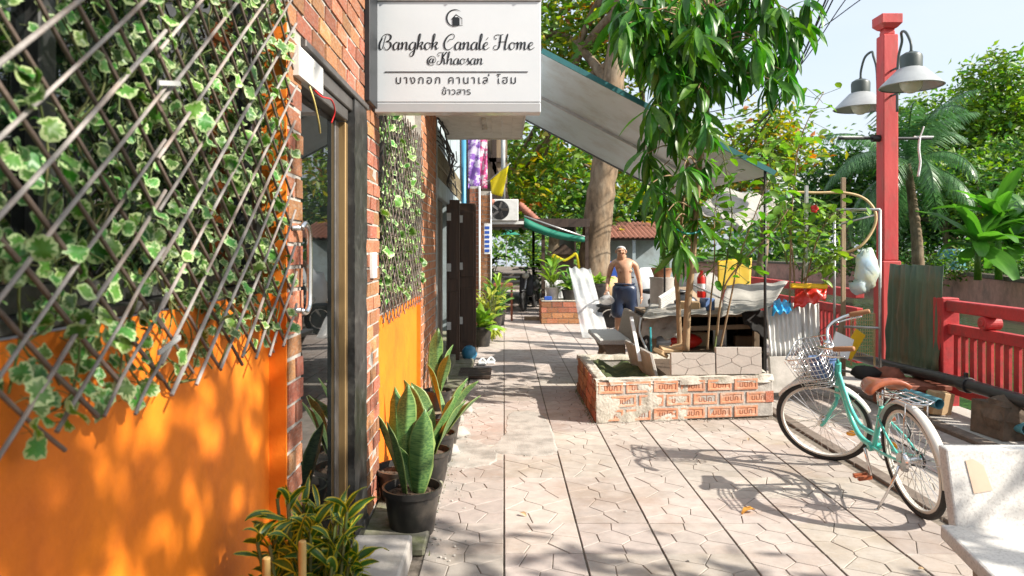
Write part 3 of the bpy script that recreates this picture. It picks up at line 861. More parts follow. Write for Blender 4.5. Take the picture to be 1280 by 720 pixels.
for i in range(50):
    a = rnd.uniform(0, 6.28); rr = .145 * rnd.random() ** .5
    top = V((-.535 + rr * math.cos(a) * .95, 1.98 + rr * math.sin(a), rnd.uniform(.52, .79)))
    bot = V((-.535 + rr * .4 * math.cos(a), 1.98 + rr * .4 * math.sin(a), .28))
    stm.tube([bot, (bot + top) / 2 + V((rnd.uniform(-.01, .01), rnd.uniform(-.01, .01), 0)), top], .005, 5)
    for k in range(17):
        t = 1 - (k / 17) * .85
        p = bot.lerp(top, t)
        aa = k * 2.4 + i; el = rnd.uniform(.1, 1.0) if k > 1 else rnd.uniform(.9, 1.4)
        d = V((math.cos(aa) * math.cos(el), math.sin(aa) * math.cos(el), math.sin(el)))
        s = rnd.uniform(.065, .13)
        cro_all.append((p.y - (.1 if p.z > .5 else 0), rnd.choice(CRO), Matrix.LocRotScale(p, quat_dir(d, rnd.uniform(-.9, .9)), V((s, s, s)))))
stm.build('stems', 'vine', cp, kind='stuff')
cro_all.sort(key=lambda q: q[0]); more = MB()
for i, (yy, me, M) in enumerate(cro_all):
    if i < 300: inst('leaf', me, cp, M)
    else: k = len(more.v); more.m += [p.material_index for p in me.polygons]; more.v += [M @ v.co for v in me.vertices]; more.f += [[a + k for a in p.vertices] for p in me.polygons]
more.build('inner_leaves', ['croton_green', 'croton_yellow'], cp, smooth=True, kind='stuff')
for (px, py, b, Y) in ((378, 676, .25, 1.82), (333, 697, .25, 1.78)):
    p = P(px, py, Y); MB().cyl((p.x, p.y, .2), p, .010, n=9).build('stake', 'bamboo', cp, bevel=.002)
SNK = []
for s in range(5):
    g = random.Random(50 + s)
    SNK.append(leaf_mesh('leaf', 1, .30, ['snake_leaf', 'snake_edge'], 14, 12, lambda t: (.30 + .70 * math.sin(math.pi * min(1, t * .93 + .03)) ** .9) * (1 if t < .75 else max(0, 1 - ((t - .75) / .25) ** 1.8)), fold=.45, droop=g.uniform(-.15, .25), twist=g.uniform(-1.2, 1.2), edge=1, seed=s, thick=.012))
def snake(label, x, y, z, r, hgt, leaves):
    t = thing('snake_plant', label, 'potted plant', (x, y, z), 'snake plants in black pots along the wall')
    MB().lathe([(r * .70, 0), (r * .74, .01), (r * .93, hgt * .86), (r, hgt * .87), (r * 1.02, hgt), (r * .94, hgt), (r * .90, hgt * .80)], (x, y, z), 26).build('pot', 'pot_black', t, smooth=True, auto=35)
    sm = MB(); sm.lathe([(0.001, hgt * .86), (r * .5, hgt * .87), (r * .9, hgt * .83)], (x, y, z), 16)
    for i in range(30):
        a = rnd.uniform(0, 6.28); q = r * .85 * rnd.random() ** .5
        sm.ball((x + q * math.cos(a), y + q * math.sin(a), z + hgt * .86), rnd.uniform(.004, .014), 5, 4, jit=.2, seed=i)
    sm.build('soil', 'soil', t)
    for (az, el, L, W, roll, ox, oy) in leaves:
        d = V((math.cos(az) * math.cos(el), math.sin(az) * math.cos(el), math.sin(el)))
        q = quat_dir(d, roll)
        inst('leaf', rnd.choice(SNK), t, Matrix.LocRotScale(V((x + ox, y + oy, z + hgt * .80)), q, V((W, L, L))))
H2 = math.pi / 2
snake('front snake plant with two broad upright leaves in the largest black pot', -.485, 3.80, 0, .155, .245, [(R(175), 1.32, .40, .40, .5, -.04, -.01), (R(-20), 1.46, .47, .46, -.3, .03, -.02), (R(70), 1.2, .30, .26, .2, .02, .03), (R(150), 1.25, .26, .2, 0, 0, .03)])
snake('second snake plant from the front, pot close to the orange panel', -.60, 4.22, .02, .155, .20, [(R(185), 1.2, .40, .34, .4, -.02, 0), (R(120), 1.40, .50, .40, -.2, -.01, 0), (R(80), 1.48, .52, .40, .5, .02, 0), (R(20), 1.25, .40, .30, 0, .03, 0)])
snake('third snake plant from the front in a small black pot', -.47, 4.58, .02, .13, .20, [(R(5), 1.1, .40, .40, .5, .02, 0), (R(-15), 1.2, .42, .38, -.4, 0, 0), (R(170), 1.3, .5, .38, .2, -.02, 0)])
snake('fourth snake plant from the front with a long leaning leaf', -.46, 5.0, .02, .125, .20, [(R(10), .85, .40, .34, .6, .02, 0), (R(0), 1.15, .46, .42, .2, .01, 0), (R(160), 1.2, .42, .34, .2, -.02, 0)])
snake('fifth snake plant, last of the row of black pots', -.45, 5.45, .02, .12, .20, [(R(-10), 1.0, .40, .36, .3, .02, 0), (R(150), 1.25, .46, .36, 0, 0, 0)])
snake('tall dark snake plant standing by the second brick pier', -.60, 6.5, .02, .13, .20, [(R(100), 1.5, .60, .46, .9, 0, 0), (R(30), 1.35, .46, .36, .2, .02, 0), (R(-60), 1.2, .42, .30, .2, .02, 0)])

# grit and crumbs swept against the wall foot and the planter
gm = MB()
for i in range(520):
    q = rnd.random()
    if q < .45: x, y = -.40 + abs(rnd.gauss(0, .09)), rnd.uniform(3.4, 9)
    elif q < .7: x, y = .78 - abs(rnd.gauss(0, .05)), rnd.uniform(6.1, 7.7)
    elif q < .9: x = rnd.uniform(.7, 2.5); y = 6.16 + .149 * (x - .79) - abs(rnd.gauss(0, .05))
    else: x, y = rnd.uniform(-.3, 2.4), rnd.uniform(3.2, 8)
    r = rnd.choice((.003, .004, .005, .008)); gm.ball((x, y, r * .4), (r, r * rnd.uniform(.7, 1.4), r * .7), 5, 4, jit=.2, seed=i)
gm.build('grit', 'cement', pavement, kind='stuff')
wd = MB()
for i in range(260):
    if i < 150: x, y = .77 - abs(rnd.gauss(0, .015)), rnd.uniform(6.15, 7.7)
    else: x, y = -.385 + rnd.gauss(0, .012), rnd.uniform(3.5, 9)
    a = rnd.uniform(0, 6.28); h = rnd.uniform(.008, .03); w = .004
    wd.add([(x - w * math.cos(a), y - w * math.sin(a), -.002), (x + w * math.cos(a), y + w * math.sin(a), -.002), (x + rnd.gauss(0, .012), y + rnd.gauss(0, .012), h)], [(0, 1, 2)])
wd.build('moss_tufts', 'vine', pavement, kind='stuff')

# flaked paint and hairline cracks on the near orange panel
mk('bare_render', (0.20, 0.085, 0.04), (0.30, 0.16, 0.09), scale=25, rough=0.95, bump=.5, bscale=60)
for k, (y0, z0, w, h) in enumerate(((2.27, .50, .055, .16), (2.36, .66, .03, .09), (1.75, .30, .05, .06), (2.05, .24, .07, .05))):
    g = random.Random(k + 3); n = 18
    ring_ = [V((-.7955 + .002 * mnoise.noise(V((k, i, 0))), y0 + w * math.cos(2 * math.pi * i / n) * g.uniform(.55, 1.1), z0 + h * math.sin(2 * math.pi * i / n) * g.uniform(.6, 1.1))) for i in range(n)]
    MB().prism(ring_, (-.02, 0, 0)).build('flaked_patch', 'bare_render', shop)
ck_ = MB()
for k, (y, z) in enumerate(((1.62, 1.0), (2.2, .95))):
    for i in range(16):
        y2, z2 = y + rnd.uniform(-.022, .02), z - rnd.uniform(.015, .035); ck_.beam((-.7975, y, z), (-.7975, y2, z2), .0016, .008); y, z = y2, z2
ck_.build('hairline_cracks', 'bare_render', shop, kind='stuff')
# ---------------------------------------------------------------- materials for the middle of the scene
mk('stall_brick', (0.56, 0.26, 0.15), (0.47, 0.20, 0.11), scale=14, rough=0.9, bump=0.3, bscale=60, rand=0.16, stain=(0.52, 0.43, 0.35), sscale=9, samt=0.85)
mk('brick_stamp_shade', (0.20, 0.07, 0.035), (0.26, 0.09, 0.05), rough=0.95)  # dark letter colour stands in for shade in the stamped recesses
mk('render_coat', (0.55, 0.50, 0.43), (0.36, 0.33, 0.27), scale=12, rough=0.95, bump=0.8, bscale=45, stain=(0.25, 0.23, 0.17), sscale=6, samt=0.5)
mk('moss', (0.025, 0.045, 0.010), (0.10, 0.11, 0.03), scale=12, rough=0.95, bump=0.9, bscale=40)
mk('slab_pink', (0.47, 0.41, 0.36), (0.38, 0.33, 0.29), scale=10, rough=0.9, bump=0.3, bscale=80, stain=(0.55, 0.5, 0.44), sscale=5, samt=0.7)
mk('wood_old', (0.30, 0.22, 0.14), (0.18, 0.125, 0.08), scale=6, rough=0.85, bump=0.4, bscale=30, stretch=(1, 1, .15), rand=0.2)
mk('wood_dark', (0.06, 0.035, 0.022), (0.035, 0.02, 0.013), scale=6, rough=0.6, bump=0.3, bscale=30, stretch=(4, 4, .3), rand=0.2)
mk('bark', (0.26, 0.18, 0.11), (0.09, 0.06, 0.036), scale=7, rough=0.95, bump=1.0, bscale=14, stretch=(1, 1, .45), stain=(0.32, 0.27, 0.20), sscale=3, samt=.5)
mk('mango_bark', (0.33, 0.22, 0.12), (0.20, 0.13, 0.07), scale=16, rough=0.85, bump=0.4, bscale=40, stretch=(1, 1, .4))
mk('mango_leaf', (0.040, 0.140, 0.016), (0.080, 0.215, 0.024), scale=14, rough=0.36, rand=0.45, hue=0.025, transl=0.36)
mk('mango_rest', (0.040, 0.140, 0.016), (0.080, 0.215, 0.024), scale=14, rough=0.36, island=0.45, hue=0.025, transl=0.36)
mk('shrub_leaf', (0.075, 0.20, 0.018), (0.13, 0.29, 0.03), scale=14, rough=0.42, rand=0.35, hue=0.02, transl=0.4)
mk('hibiscus_leaf', (0.13, 0.26, 0.03), (0.20, 0.34, 0.04), scale=14, rough=0.42, rand=0.35, hue=0.02, transl=0.4)
mk('red_petal', (0.70, 0.02, 0.02), rough=0.5)
mk('tarp_grey', (0.36, 0.34, 0.30), (0.24, 0.225, 0.20), scale=5, rough=0.75, bump=0.3, bscale=25, stain=(0.12, 0.11, 0.1), sscale=4, samt=0.5)
mk('plastic_milky', (0.72, 0.73, 0.72), (0.55, 0.56, 0.56), scale=5, rough=0.3, alpha=0.5, stain=(0.5, 0.48, 0.44), sscale=4, samt=0.5, stretch=(1, 1, .15))
mk('corrugated_white', (0.68, 0.68, 0.66), (0.52, 0.51, 0.48), scale=5, rough=0.5, stain=(0.30, 0.26, 0.2), sscale=4, samt=0.5, stretch=(1, 1, .3))
mk('corrugated_green', (0.055, 0.095, 0.06), (0.10, 0.14, 0.09), scale=6, rough=0.55, stain=(0.24, 0.12, 0.06), sscale=4, samt=0.75, stretch=(1, 1, .25), bump=.15, bscale=40)
mk('yellow_sheet', (0.60, 0.40, 0.015), (0.50, 0.33, 0.015), scale=4, rough=0.55)
mk('yellow_plastic', (0.85, 0.50, 0.01), rough=0.4)
mk('red_plastic', (0.68, 0.03, 0.015), (0.55, 0.02, 0.012), scale=6, rough=0.35)
mk('blue_plastic', (0.02, 0.36, 0.68), (0.015, 0.28, 0.6), scale=6, rough=0.35)
mk('bag_pale', (0.55, 0.70, 0.82), (0.66, 0.66, 0.40), scale=4, rough=0.25, alpha=0.8, stain=(0.25, 0.5, 0.7), sscale=3, samt=0.5)
mk('galv', (0.50, 0.50, 0.49), (0.38, 0.38, 0.37), scale=12, rough=0.4, metal=0.7)
mk('rattan', (0.62, 0.45, 0.24), (0.5, 0.34, 0.16), scale=14, rough=0.6)
mk('terrazzo', (0.62, 0.60, 0.565), (0.56, 0.54, 0.505), scale=6, rough=0.55, bump=0.1, bscale=140, stain=(0.30, 0.28, 0.26), sscale=90, samt=0.75)
mk('terrazzo_brown_shade', (0.34, 0.27, 0.20), (0.28, 0.22, 0.165), scale=60, rough=0.6, stain=(0.18, 0.14, 0.1), sscale=30, samt=0.6)  # leg brown; also carries the shade on the small bench's back
mk('paper_tape', (0.62, 0.46, 0.34), (0.56, 0.41, 0.30), rough=0.6)
mk('dark_cloth_and_shade', (0.012, 0.012, 0.012), (0.025, 0.022, 0.02), scale=5, rough=0.9)  # black cloth, also the painted darkness inside the stall
mk('cardboard', (0.50, 0.34, 0.19), (0.42, 0.28, 0.15), scale=8, rough=0.85)
mk('white_plastic', (0.72, 0.73, 0.73), (0.66, 0.67, 0.67), scale=6, rough=0.4)
mk('teal_paint', (0.02, 0.30, 0.33), rough=0.5)
mk('mint', (0.10, 0.56, 0.47), (0.085, 0.51, 0.43), scale=4, rough=0.28, coat=0.5)
mk('tyre', (0.012, 0.012, 0.012), (0.022, 0.021, 0.02), scale=30, rough=0.75)
mk('cream_metal', (0.72, 0.70, 0.64), (0.66, 0.64, 0.58), scale=6, rough=0.35, stain=(0.4, 0.35, 0.28), sscale=8, samt=0.3)
mk('saddle', (0.36, 0.095, 0.035), (0.28, 0.07, 0.028), scale=9, rough=0.38, coat=0.2)
mk('grip', (0.33, 0.15, 0.06), (0.27, 0.12, 0.05), scale=20, rough=0.6)
mk('amber', (0.95, 0.42, 0.01), rough=0.2, coat=.5)
mk('bucket_blue', (0.10, 0.17, 0.34), (0.08, 0.14, 0.29), rough=0.4)
mk('black_steel', (0.03, 0.03, 0.032), (0.05, 0.05, 0.05), rough=0.4, metal=0.5)

# ---------------------------------------------------------------- the brick planter with printed bricks
A, B, Cn, D = V((.79, 6.16, 0)), V((2.40, 6.40, 0)), V((.775, 7.67, 0)), V((2.36, 7.75, 0))
HP = .365
pl = thing('brick_planter', 'low brick planter with bricks lettered in Thai and a mango tree growing in it', 'planter', (1.55, 6.9, 0))
def wallbox(mb, p, q, th, z0, z1, side):
    d = (q - p).normalized(); n = V((-d.y, d.x, 0)) * side
    mb.prism([p + V((0, 0, z0)), q + V((0, 0, z0)), q + n * th + V((0, 0, z0)), p + n * th + V((0, 0, z0))], (0, 0, z1 - z0))
ins = V((.012, .012, 0))
cw = MB()
wallbox(cw, A + V((.012, .004, 0)), B + V((-.005, .004, 0)), .10, 0, HP - .006, 1)
wallbox(cw, A + V((.012, .114, 0)), Cn + V((.012, 0, 0)), .10, 0, HP - .008, -1)
wallbox(cw, Cn + V((.114, -.0, 0)), D, .10, 0, HP - .02, -1)
wallbox(cw, B + V((-.005, .10, 0)), D + V((-.0, -.102, 0)), .10, 0, HP - .01, 1)
cw.build('mortar_core', 'mortar', pl, bevel=.012)
pb = MB()
# the printed face: a shallow tray with a raised margin
bw, bh, bd = .218, .094, .06
def printed():
    m = MB(); x, z, y0, rc = bw / 2, bh / 2, 0, .005
    o = [(-x, 0, -z), (x, 0, -z), (x, 0, z), (-x, 0, z)]
    i1 = [(-x + .016, 0, -z + .016), (x - .016, 0, -z + .016), (x - .016, 0, z - .016), (-x + .016, 0, z - .016)]
    i2 = [(-x + .020, rc, -z + .020), (x - .020, rc, -z + .020), (x - .020, rc, z - .020), (-x + .020, rc, z - .020)]
    bk = [(-x, bd, -z), (x, bd, -z), (x, bd, z), (-x, bd, z)]
    vs = o + i1 + i2 + bk; fs = []
    for k in range(4):
        k2 = (k + 1) % 4
        fs += [(k, k2, 4 + k2, 4 + k), (4 + k, 4 + k2, 8 + k2, 8 + k), (k2, k, 12 + k, 12 + k2)]
    fs += [(8, 9, 10, 11), (15, 14, 13, 12)]
    m.add(vs, fs); return m.mesh('brick', 'stall_brick')
PBR = printed()
LT = text_mesh('lettering', 'บปก', 'brick_stamp_shade', .072)
xs = [v.co.x for v in LT.vertices]; ys = [v.co.y for v in LT.vertices]
LT.transform(Matrix.Translation((-(min(xs) + max(xs)) / 2, -(min(ys) + max(ys)) / 2, 0))); LT.transform(Matrix.Rotation(R(90), 4, 'X')); LT.transform(Matrix.Translation((0, .0035, 0)))
fd = (B - A); FL = fd.length; fd.normalize(); fang = math.atan2(fd.y, fd.x)
for row in range(3):
    s = .02 + (0.115 if row == 1 else 0); z = .014 + bh / 2 + row * .119
    if row == 1:
        inst('brick', BRK[0], pl, TRS(A + fd * (FL - .045) + V((0, .022, z)), (0, 0, fang), (.075, .05, bh))).data.materials
    while s + bw < FL + .02:
        if s + bw > FL: break
        p = A + fd * (s + bw / 2) + V((0, -.004 + rnd.uniform(-.003, .003), z))
        br = inst('brick', PBR, pl, TRS(p, (rnd.gauss(0, .01), rnd.gauss(0, .012), fang + rnd.gauss(0, .01))))
        lt = bpy.data.objects.new('lettering', LT); COL.objects.link(lt); lt.parent = br; ORG[lt] = ORG[br]
        s += bw + .029
dl = (Cn - A); LL = dl.length
for row in range(4):
    s = .01 + (.10 if row % 2 else 0); z = .006 + .041 + row * .089
    while s + .19 < LL:
        p = A + dl.normalized() * (s + .1) + V((.024 + rnd.uniform(-.003, .003), 0, z))
        o = inst('brick', rnd.choice(BRK), pl, TRS(p, (rnd.gauss(0, .01), rnd.gauss(0, .01), R(90) + rnd.gauss(0, .01)), (.192, .06, .078)))
        s += .205
# render smeared over the front, and a rough capping
def smear(s0, s1, z0, z1, thr, seed, nx=40, nz=14):
    rows = []
    for i in range(nz + 1):
        r = []
        for j in range(nx + 1):
            s = s0 + (s1 - s0) * j / nx; z = z0 + (z1 - z0) * i / nz
            n = mnoise.noise(V((s * 5.5 + seed, z * 7, 1.3))) * .030 + mnoise.noise(V((s * 22, z * 22, seed))) * .007
            e = min(j / 3, (nx - j) / 3, 1) * .012
            r.append(A + fd * s + V((0, -(thr(s, z) + n) - e * .3 + .004, z)))
        rows.append(r)
    return MB().grid(rows)
smear(.0, .82, .004, HP + .004, lambda s, z: .004 - s * .012 + (z > .26) * .006, 4.0).build('render_smear', 'render_coat', pl, smooth=True)
smear(.75, FL - .02, HP - .055, HP + .008, lambda s, z: .004, 9.0, 44, 5).build('render_smear', 'render_coat', pl, smooth=True)
cap = MB()
def capping(p, q, w, side, seed):
    d = (q - p); L = d.length; d.normalize(); n = V((-d.y, d.x, 0)) * side; rows = []
    k = max(6, int(L / .05))
    for i in range(k + 1):
        r = []
        for j in range(7):
            h = HP - .012 + (.016 if 0 < j < 6 else -.03) + .012 * mnoise.noise(V((i * .5, j * .8, seed)))
            r.append(p + d * (L * i / k) + n * (w * (j - .25) / 5.5) + V((0, 0, h)))
        rows.append(r)
    cap.grid(rows)
capping(A, B, .12, 1, 1); capping(A, Cn, .12, -1, 2); capping(Cn, D, .11, -1, 3)
cap.build('capping', 'render_coat', pl, smooth=True)
sl = MB(); rows = []
for i in range(15):
    rows.append([V((.88 + .62 * j / 12, 6.27 + 1.36 * i / 14, .285 + .05 * mnoise.noise(V((i * .5, j * .5, 2))) + .03 * math.sin(j))) for j in range(13)])
sl.grid(rows); sl.build('moss_bed', 'moss', pl, smooth=True)
MB().bx(1.5, 6.50, .02, 2.30, 7.66, .33).build('soil', 'soil', pl)
# two paving slabs stood on edge along the front wall, boards beside them
def slab(px0, px1, py0, py1, tilt, sd):
    a, b = P(px0, py1, 6.42), P(px1, py1, 6.42); w = b.x - a.x; h = (py1 - py0) / 900 * 6.42
    M = TRS(((a.x + b.x) / 2, 6.42, a.z + h / 2), (R(90) + tilt, 0, 0), (1, 1, 1))
    mb = MB(); sub = MB(); tile_geom(sd, 1.0, sub, h=.010, gap=.008, bev=.004)
    mb.add([M @ V((p.x * w, p.y * h, p.z + .02)) for p in sub.v], sub.f)
    hb = MB().box((0, 0, 0), (w, h, .04)); mb.add([M @ p for p in hb.v], hb.f)
    return mb.build('upright_slab', 'slab_pink', pl)
slab(838, 893, 441, 468, R(-4), SEEDS[1]); slab(894, 951, 434, 467, R(-3), SEEDS[2])
rows = [[V((1.44 + .05 * math.sin(i), 6.50 + .07 * j, .32 + .03 * i + (.02 * mnoise.noise(V((i, j, 0))))) ) for j in range(5)] for i in range(4)]
MB().grid([[p + V((.88, .0, 0)) for p in r] for r in rows], .05).build('mortar_heap', 'render_coat', pl, smooth=True)
MB().box((1.33, 7.0, .42), (.03, .95, .26), Euler((0, R(-14), R(4))).to_matrix()).build('divider_board', 'concrete_pale', pl, bevel=.005)

# things standing and lying in the planter
tag(MB().beam(P(789, 396, 7.0), P(800, 452, 6.75), .035, .012, (0, -1, 0)).build('board', 'white_plastic', bevel=.003), 'thin white board leaning in the planter beside the mossy bed', 'board')
tag(MB().beam(P(813, 409, 7.1), P(814, 440, 7.0), .018, .018).build('stick', 'teal_paint', bevel=.003), 'short teal stick upright in the planter', 'stick')
tag(MB().tube(spline([tuple(P(801, 397, 7.05)), tuple(P(799, 415, 7.0)), tuple(P(806, 432, 6.9)), tuple(P(813, 448, 6.8))], 4), .012, 8).build('pole', 'galv', smooth=True), 'thin grey pole leaning by the white board in the planter', 'pole')
for i, (px, py, r, s) in enumerate(((838, 437, .2, .20), (850, 433, -.5, .16), (826, 441, .9, .14))):
    p = P(px, py, 6.85); tag(MB().box((p.x, p.y, max(p.z, .47)), (s, .10, .035), Euler((.3, .5 * r, r)).to_matrix()).build('cardboard_scrap', 'cardboard', bevel=.003), ['largest brown cardboard scrap in the planter', 'small cardboard scrap against the mango trunk', 'cardboard scrap nearest the teal stick'][i], 'scrap', 'cardboard scraps in the planter')

# ---------------------------------------------------------------- mango tree
mg = thing('mango_tree', 'slender mango tree with long drooping leaves growing in the brick planter', 'tree', (1.72, 6.8, .3))
def tp(*a): return [tuple(P(px, py, Y)) for px, py, Y in a]
tr1 = spline(tp((857, 438, 6.8), (860, 380, 6.78), (866, 320, 6.72), (871, 250, 6.65), (876, 190, 6.6), (885, 125, 6.55), (884, 60, 6.5), (888, 0, 6.45), (890, -60, 6.4)), 5)
MB().tube(tr1, [.036 - .023 * i / len(tr1) for i in range(len(tr1))], 10).build('trunk', 'mango_bark', mg, smooth=True)
tr2 = spline(tp((850, 440, 6.9), (848, 380, 6.9), (846, 340, 6.85), (852, 300, 6.8), (853, 262, 6.75), (860, 200, 6.7)), 5)
MB().tube(tr2, [.026 - .012 * i / len(tr2) for i in range(len(tr2))], 9).build('trunk', 'mango_bark', mg, smooth=True)
MNG = [leaf_mesh('leaf', 1, .22, 'mango_leaf', 4, 8, lambda t: math.sin(math.pi * t ** .9) ** .85, fold=.30, droop=dr, twist=tw, wave=.03, seed=s) for s, (dr, tw) in enumerate(((.5, .3), (.9, -.5), (1.2, .2), (.3, .8)))]
MNR = [m.copy() for m in MNG]
WHL = [(800, 20), (830, 5), (862, 15), (900, 12), (940, 6), (975, 14), (1000, 30), (785, 40), (770, 12), (812, 55), (845, 48), (880, 55), (918, 48), (955, 50), (985, 60), (826, 92), (858, 92), (895, 90), (930, 92), (965, 98), (815, 128), (842, 130), (872, 132), (905, 128), (938, 125), (820, 165), (850, 165), (884, 160), (910, 165), (806, 190), (828, 205), (850, 210), (880, 205), (812, 236), (836, 245), (860, 240), (846, 280), (830, 270), (866, 272), (852, 310), (985, 85), (870, -10), (920, -15), (960, -20), (820, -15), (780, -8), (1010, 5), (895, 120), (862, 60), (835, 70), (930, 70), (905, 30)]
cnt = 0; twg = MB(); rest = MB()
WHL = [q for q in WHL if not (q[0] > 888 and q[1] >= 118)]
WHL += [(a + 9, b + 17) for a, b in WHL if b < 150 and a < 875] + [(a - 15, b + 6) for a, b in WHL if b < 70 and 800 < a]
order = sorted(range(len(WHL)), key=lambda i: rnd.random())
allm = []
for wi in order:
    px, py = WHL[wi]
    px += rnd.uniform(-6, 6); py += rnd.uniform(-6, 6)
    Y = rnd.uniform(5.75, 6.75) if py < 200 else rnd.uniform(6.1, 6.7)
    c = P(px, py, Y)
    # twig from the nearest trunk point higher up the stem
    base = min((V(q) for q in tr1 if q[2] < c.z + .35), key=lambda q: (q - c).length, default=V(tr1[0]))
    mid = base.lerp(c, .6) + V((0, 0, .10))
    twg.tube(spline([tuple(base), tuple(mid), tuple(c)], 4), [.010 - .0008 * i for i in range(9)], 5)
    nl = 13 if py < 110 else 11
    for k in range(nl):
        az = k * 2.4 + rnd.uniform(-.4, .4); el = -rnd.uniform(.35, 1.45)
        d = V((math.cos(az) * math.cos(el), math.sin(az) * math.cos(el), math.sin(el)))
        s = rnd.uniform(.21, .37)
        allm.append((Y - .6 * (s > .3), rnd.randrange(4), Matrix.LocRotScale(c + d * rnd.uniform(0, .04) + V((0, 0, rnd.uniform(-.05, .05))), quat_dir(d, rnd.uniform(-.6, .6)), V((s, s, s)))))
allm.sort(key=lambda q: q[0])
for i, (yy, k, M) in enumerate(allm):
    if i < 300: inst('leaf', MNG[k], mg, M)
    else:
        n0 = len(rest.v); rest.v += [M @ v.co for v in MNG[k].vertices]; rest.f += [[a + n0 for a in p.vertices] for p in MNG[k].polygons]; rest.m += [0] * len(MNG[k].polygons)
rest.build('inner_leaves', 'mango_rest', mg, smooth=True, kind='stuff')
twg.build('branches', 'mango_bark', mg, smooth=True, kind='stuff')
tag(MB().tube(spline([tuple(P(846, 287, 6.62)), tuple(P(858, 292, 6.55)), tuple(P(872, 290, 6.6)), tuple(P(880, 283, 6.6))], 4), .008, 6).build('twine', 'teal_paint'), 'green twine tied round the mango trunk', 'twine')

# ---------------------------------------------------------------- shrubs
def ovleaf(m, s): return leaf_mesh('leaf', 1, .52, m, 4, 6, lambda t: math.sin(math.pi * t ** .8) ** .75, fold=.22, droop=.5, twist=.2 * s, wave=.03, seed=s)
def shrub(name, label, m, stems, nleaf, size, group=None, hang=.3, cat='shrub'):
    b = stems[0][0]
    t = thing(name, label, cat, P(*b), group)
    lv = [ovleaf(m, s) for s in range(3)]
    paths = []
    for st in stems:
        sp = spline(tp(*st), 6); paths.append(sp)
        MB().tube(sp, [.011 - .008 * i / len(sp) for i in range(len(sp))], 6).build('stem', 'vine' if rnd.random() < .3 else 'mango_bark', t, smooth=True)
    tw = MB()
    for i in range(nleaf):
        sp = rnd.choice(paths); f = rnd.uniform(.35, 1) ** .8
        p = V(sp[min(len(sp) - 1, int(f * (len(sp) - 1)))])
        e = p + V((rnd.gauss(0, .11), rnd.gauss(0, .11), rnd.gauss(.0, .08)))
        tw.tube([p, e], .0025, 4, cap=False)
        el = rnd.uniform(-hang - .6, .5); az = rnd.uniform(0, 6.28)
        d = V((math.cos(az) * math.cos(el), math.sin(az) * math.cos(el), math.sin(el))); s = size * rnd.uniform(.6, 1.2)
        inst('leaf', rnd.choice(lv), t, Matrix.LocRotScale(e, quat_dir(d, rnd.uniform(-.7, .7)), V((s, s, s))))
    tw.build('twigs', 'vine', t, kind='stuff')
    return t
shrub('shrub', 'tall thin stemmed shrub with oval leaves, behind the planter slabs', 'shrub_leaf',
      [[(893, 437, 6.9), (899, 390, 6.9), (908, 330, 6.9), (915, 265, 6.9), (905, 200, 6.8), (890, 150, 6.7)],
       [(884, 437, 6.95), (888, 380, 6.95), (893, 330, 6.95), (893, 270, 7.0), (898, 240, 7.0)],
       [(900, 437, 6.85), (912, 380, 6.8), (925, 320, 6.75), (945, 265, 6.7), (960, 225, 6.7)],
       [(896, 420, 6.9), (905, 360, 6.8), (935, 320, 6.7), (965, 290, 6.6), (985, 262, 6.6)]], 150, .135)
shrub('shrub', 'tall whippy shoot with bright leaves against the sky left of the lamp post', 'hibiscus_leaf',
      [[(985, 495, 7.6), (988, 330, 7.5), (990, 260, 7.4), (997, 190, 7.3), (1010, 150, 7.2), (1030, 115, 7.2)],
       [(984, 330, 7.5), (968, 240, 7.5), (960, 190, 7.5), (957, 175, 7.5)]], 62, .16)
hib = shrub('hibiscus', 'hibiscus bush with one red flower beside the pipe frame', 'hibiscus_leaf',
      [[(996, 495, 7.7), (1003, 340, 7.6), (1010, 290, 7.5), (1022, 255, 7.4)], [(1003, 370, 7.6), (1018, 310, 7.4), (1034, 275, 7.3), (1048, 262, 7.3)],
       [(1002, 495, 7.6), (990, 310, 7.5), (980, 270, 7.4), (975, 250, 7.4)], [(1004, 350, 7.6), (1030, 330, 7.4), (1046, 312, 7.3)]], 230, .12)
fl = MB(); c = P(1018, 261, 7.25)
for k in range(5):
    a = k * 1.257; fl.ball((c.x + .022 * math.cos(a), c.y, c.z + .022 * math.sin(a)), (.022, .008, .022), 8, 5)
fl.build('flower', 'red_petal', hib, smooth=True)

# ---------------------------------------------------------------- concrete benches
b1 = thing('concrete_bench', 'speckled pale concrete bench cut off by the bottom right corner of the picture', 'bench', (2.3, 2.6, 0))
bk = MB(); bk.prism([(1.745, 2.775, .40), (3.1, 2.76, .40), (3.1, 2.82, .40), (1.745, 2.835, .40)], (0, 0, 0.001))
bk = MB()
p0, p1 = V((1.742, 2.77, .405)), V((1.748, 2.85, .705))
th = V((0, .055, .004)); dx = V((1.4, -.01, 0))
bk.add([p0, p0 + dx, p1 + dx, p1, p0 + th, p0 + th + dx, p1 + th + dx, p1 + th], [(0, 1, 2, 3), (5, 4, 7, 6), (3, 2, 6, 7), (1, 0, 4, 5), (0, 3, 7, 4), (2, 1, 5, 6)])
bk.build('backrest', 'terrazzo', b1, bevel=.008, seg=2)
st = MB(); st.prism([(1.695, 2.80, .372), (1.585, 2.30, .372), (3.1, 2.26, .372), (3.1, 2.768, .372)], (0, 0, .055)); st.build('seat', 'terrazzo', b1, bevel=.010, seg=2)
lgm = MB(); lgm.prism([(1.80, 2.75, 0), (1.76, 2.42, 0), (1.86, 2.42, 0), (1.90, 2.75, 0)], (-.02, 0, .371)); lgm.build('leg', 'terrazzo_brown_shade', b1, bevel=.008)
lgm = MB(); lgm.prism([(2.80, 2.75, 0), (2.80, 2.42, 0), (2.90, 2.42, 0), (2.90, 2.75, 0)], (0, 0, .371)); lgm.build('leg', 'terrazzo_brown_shade', b1, bevel=.008)
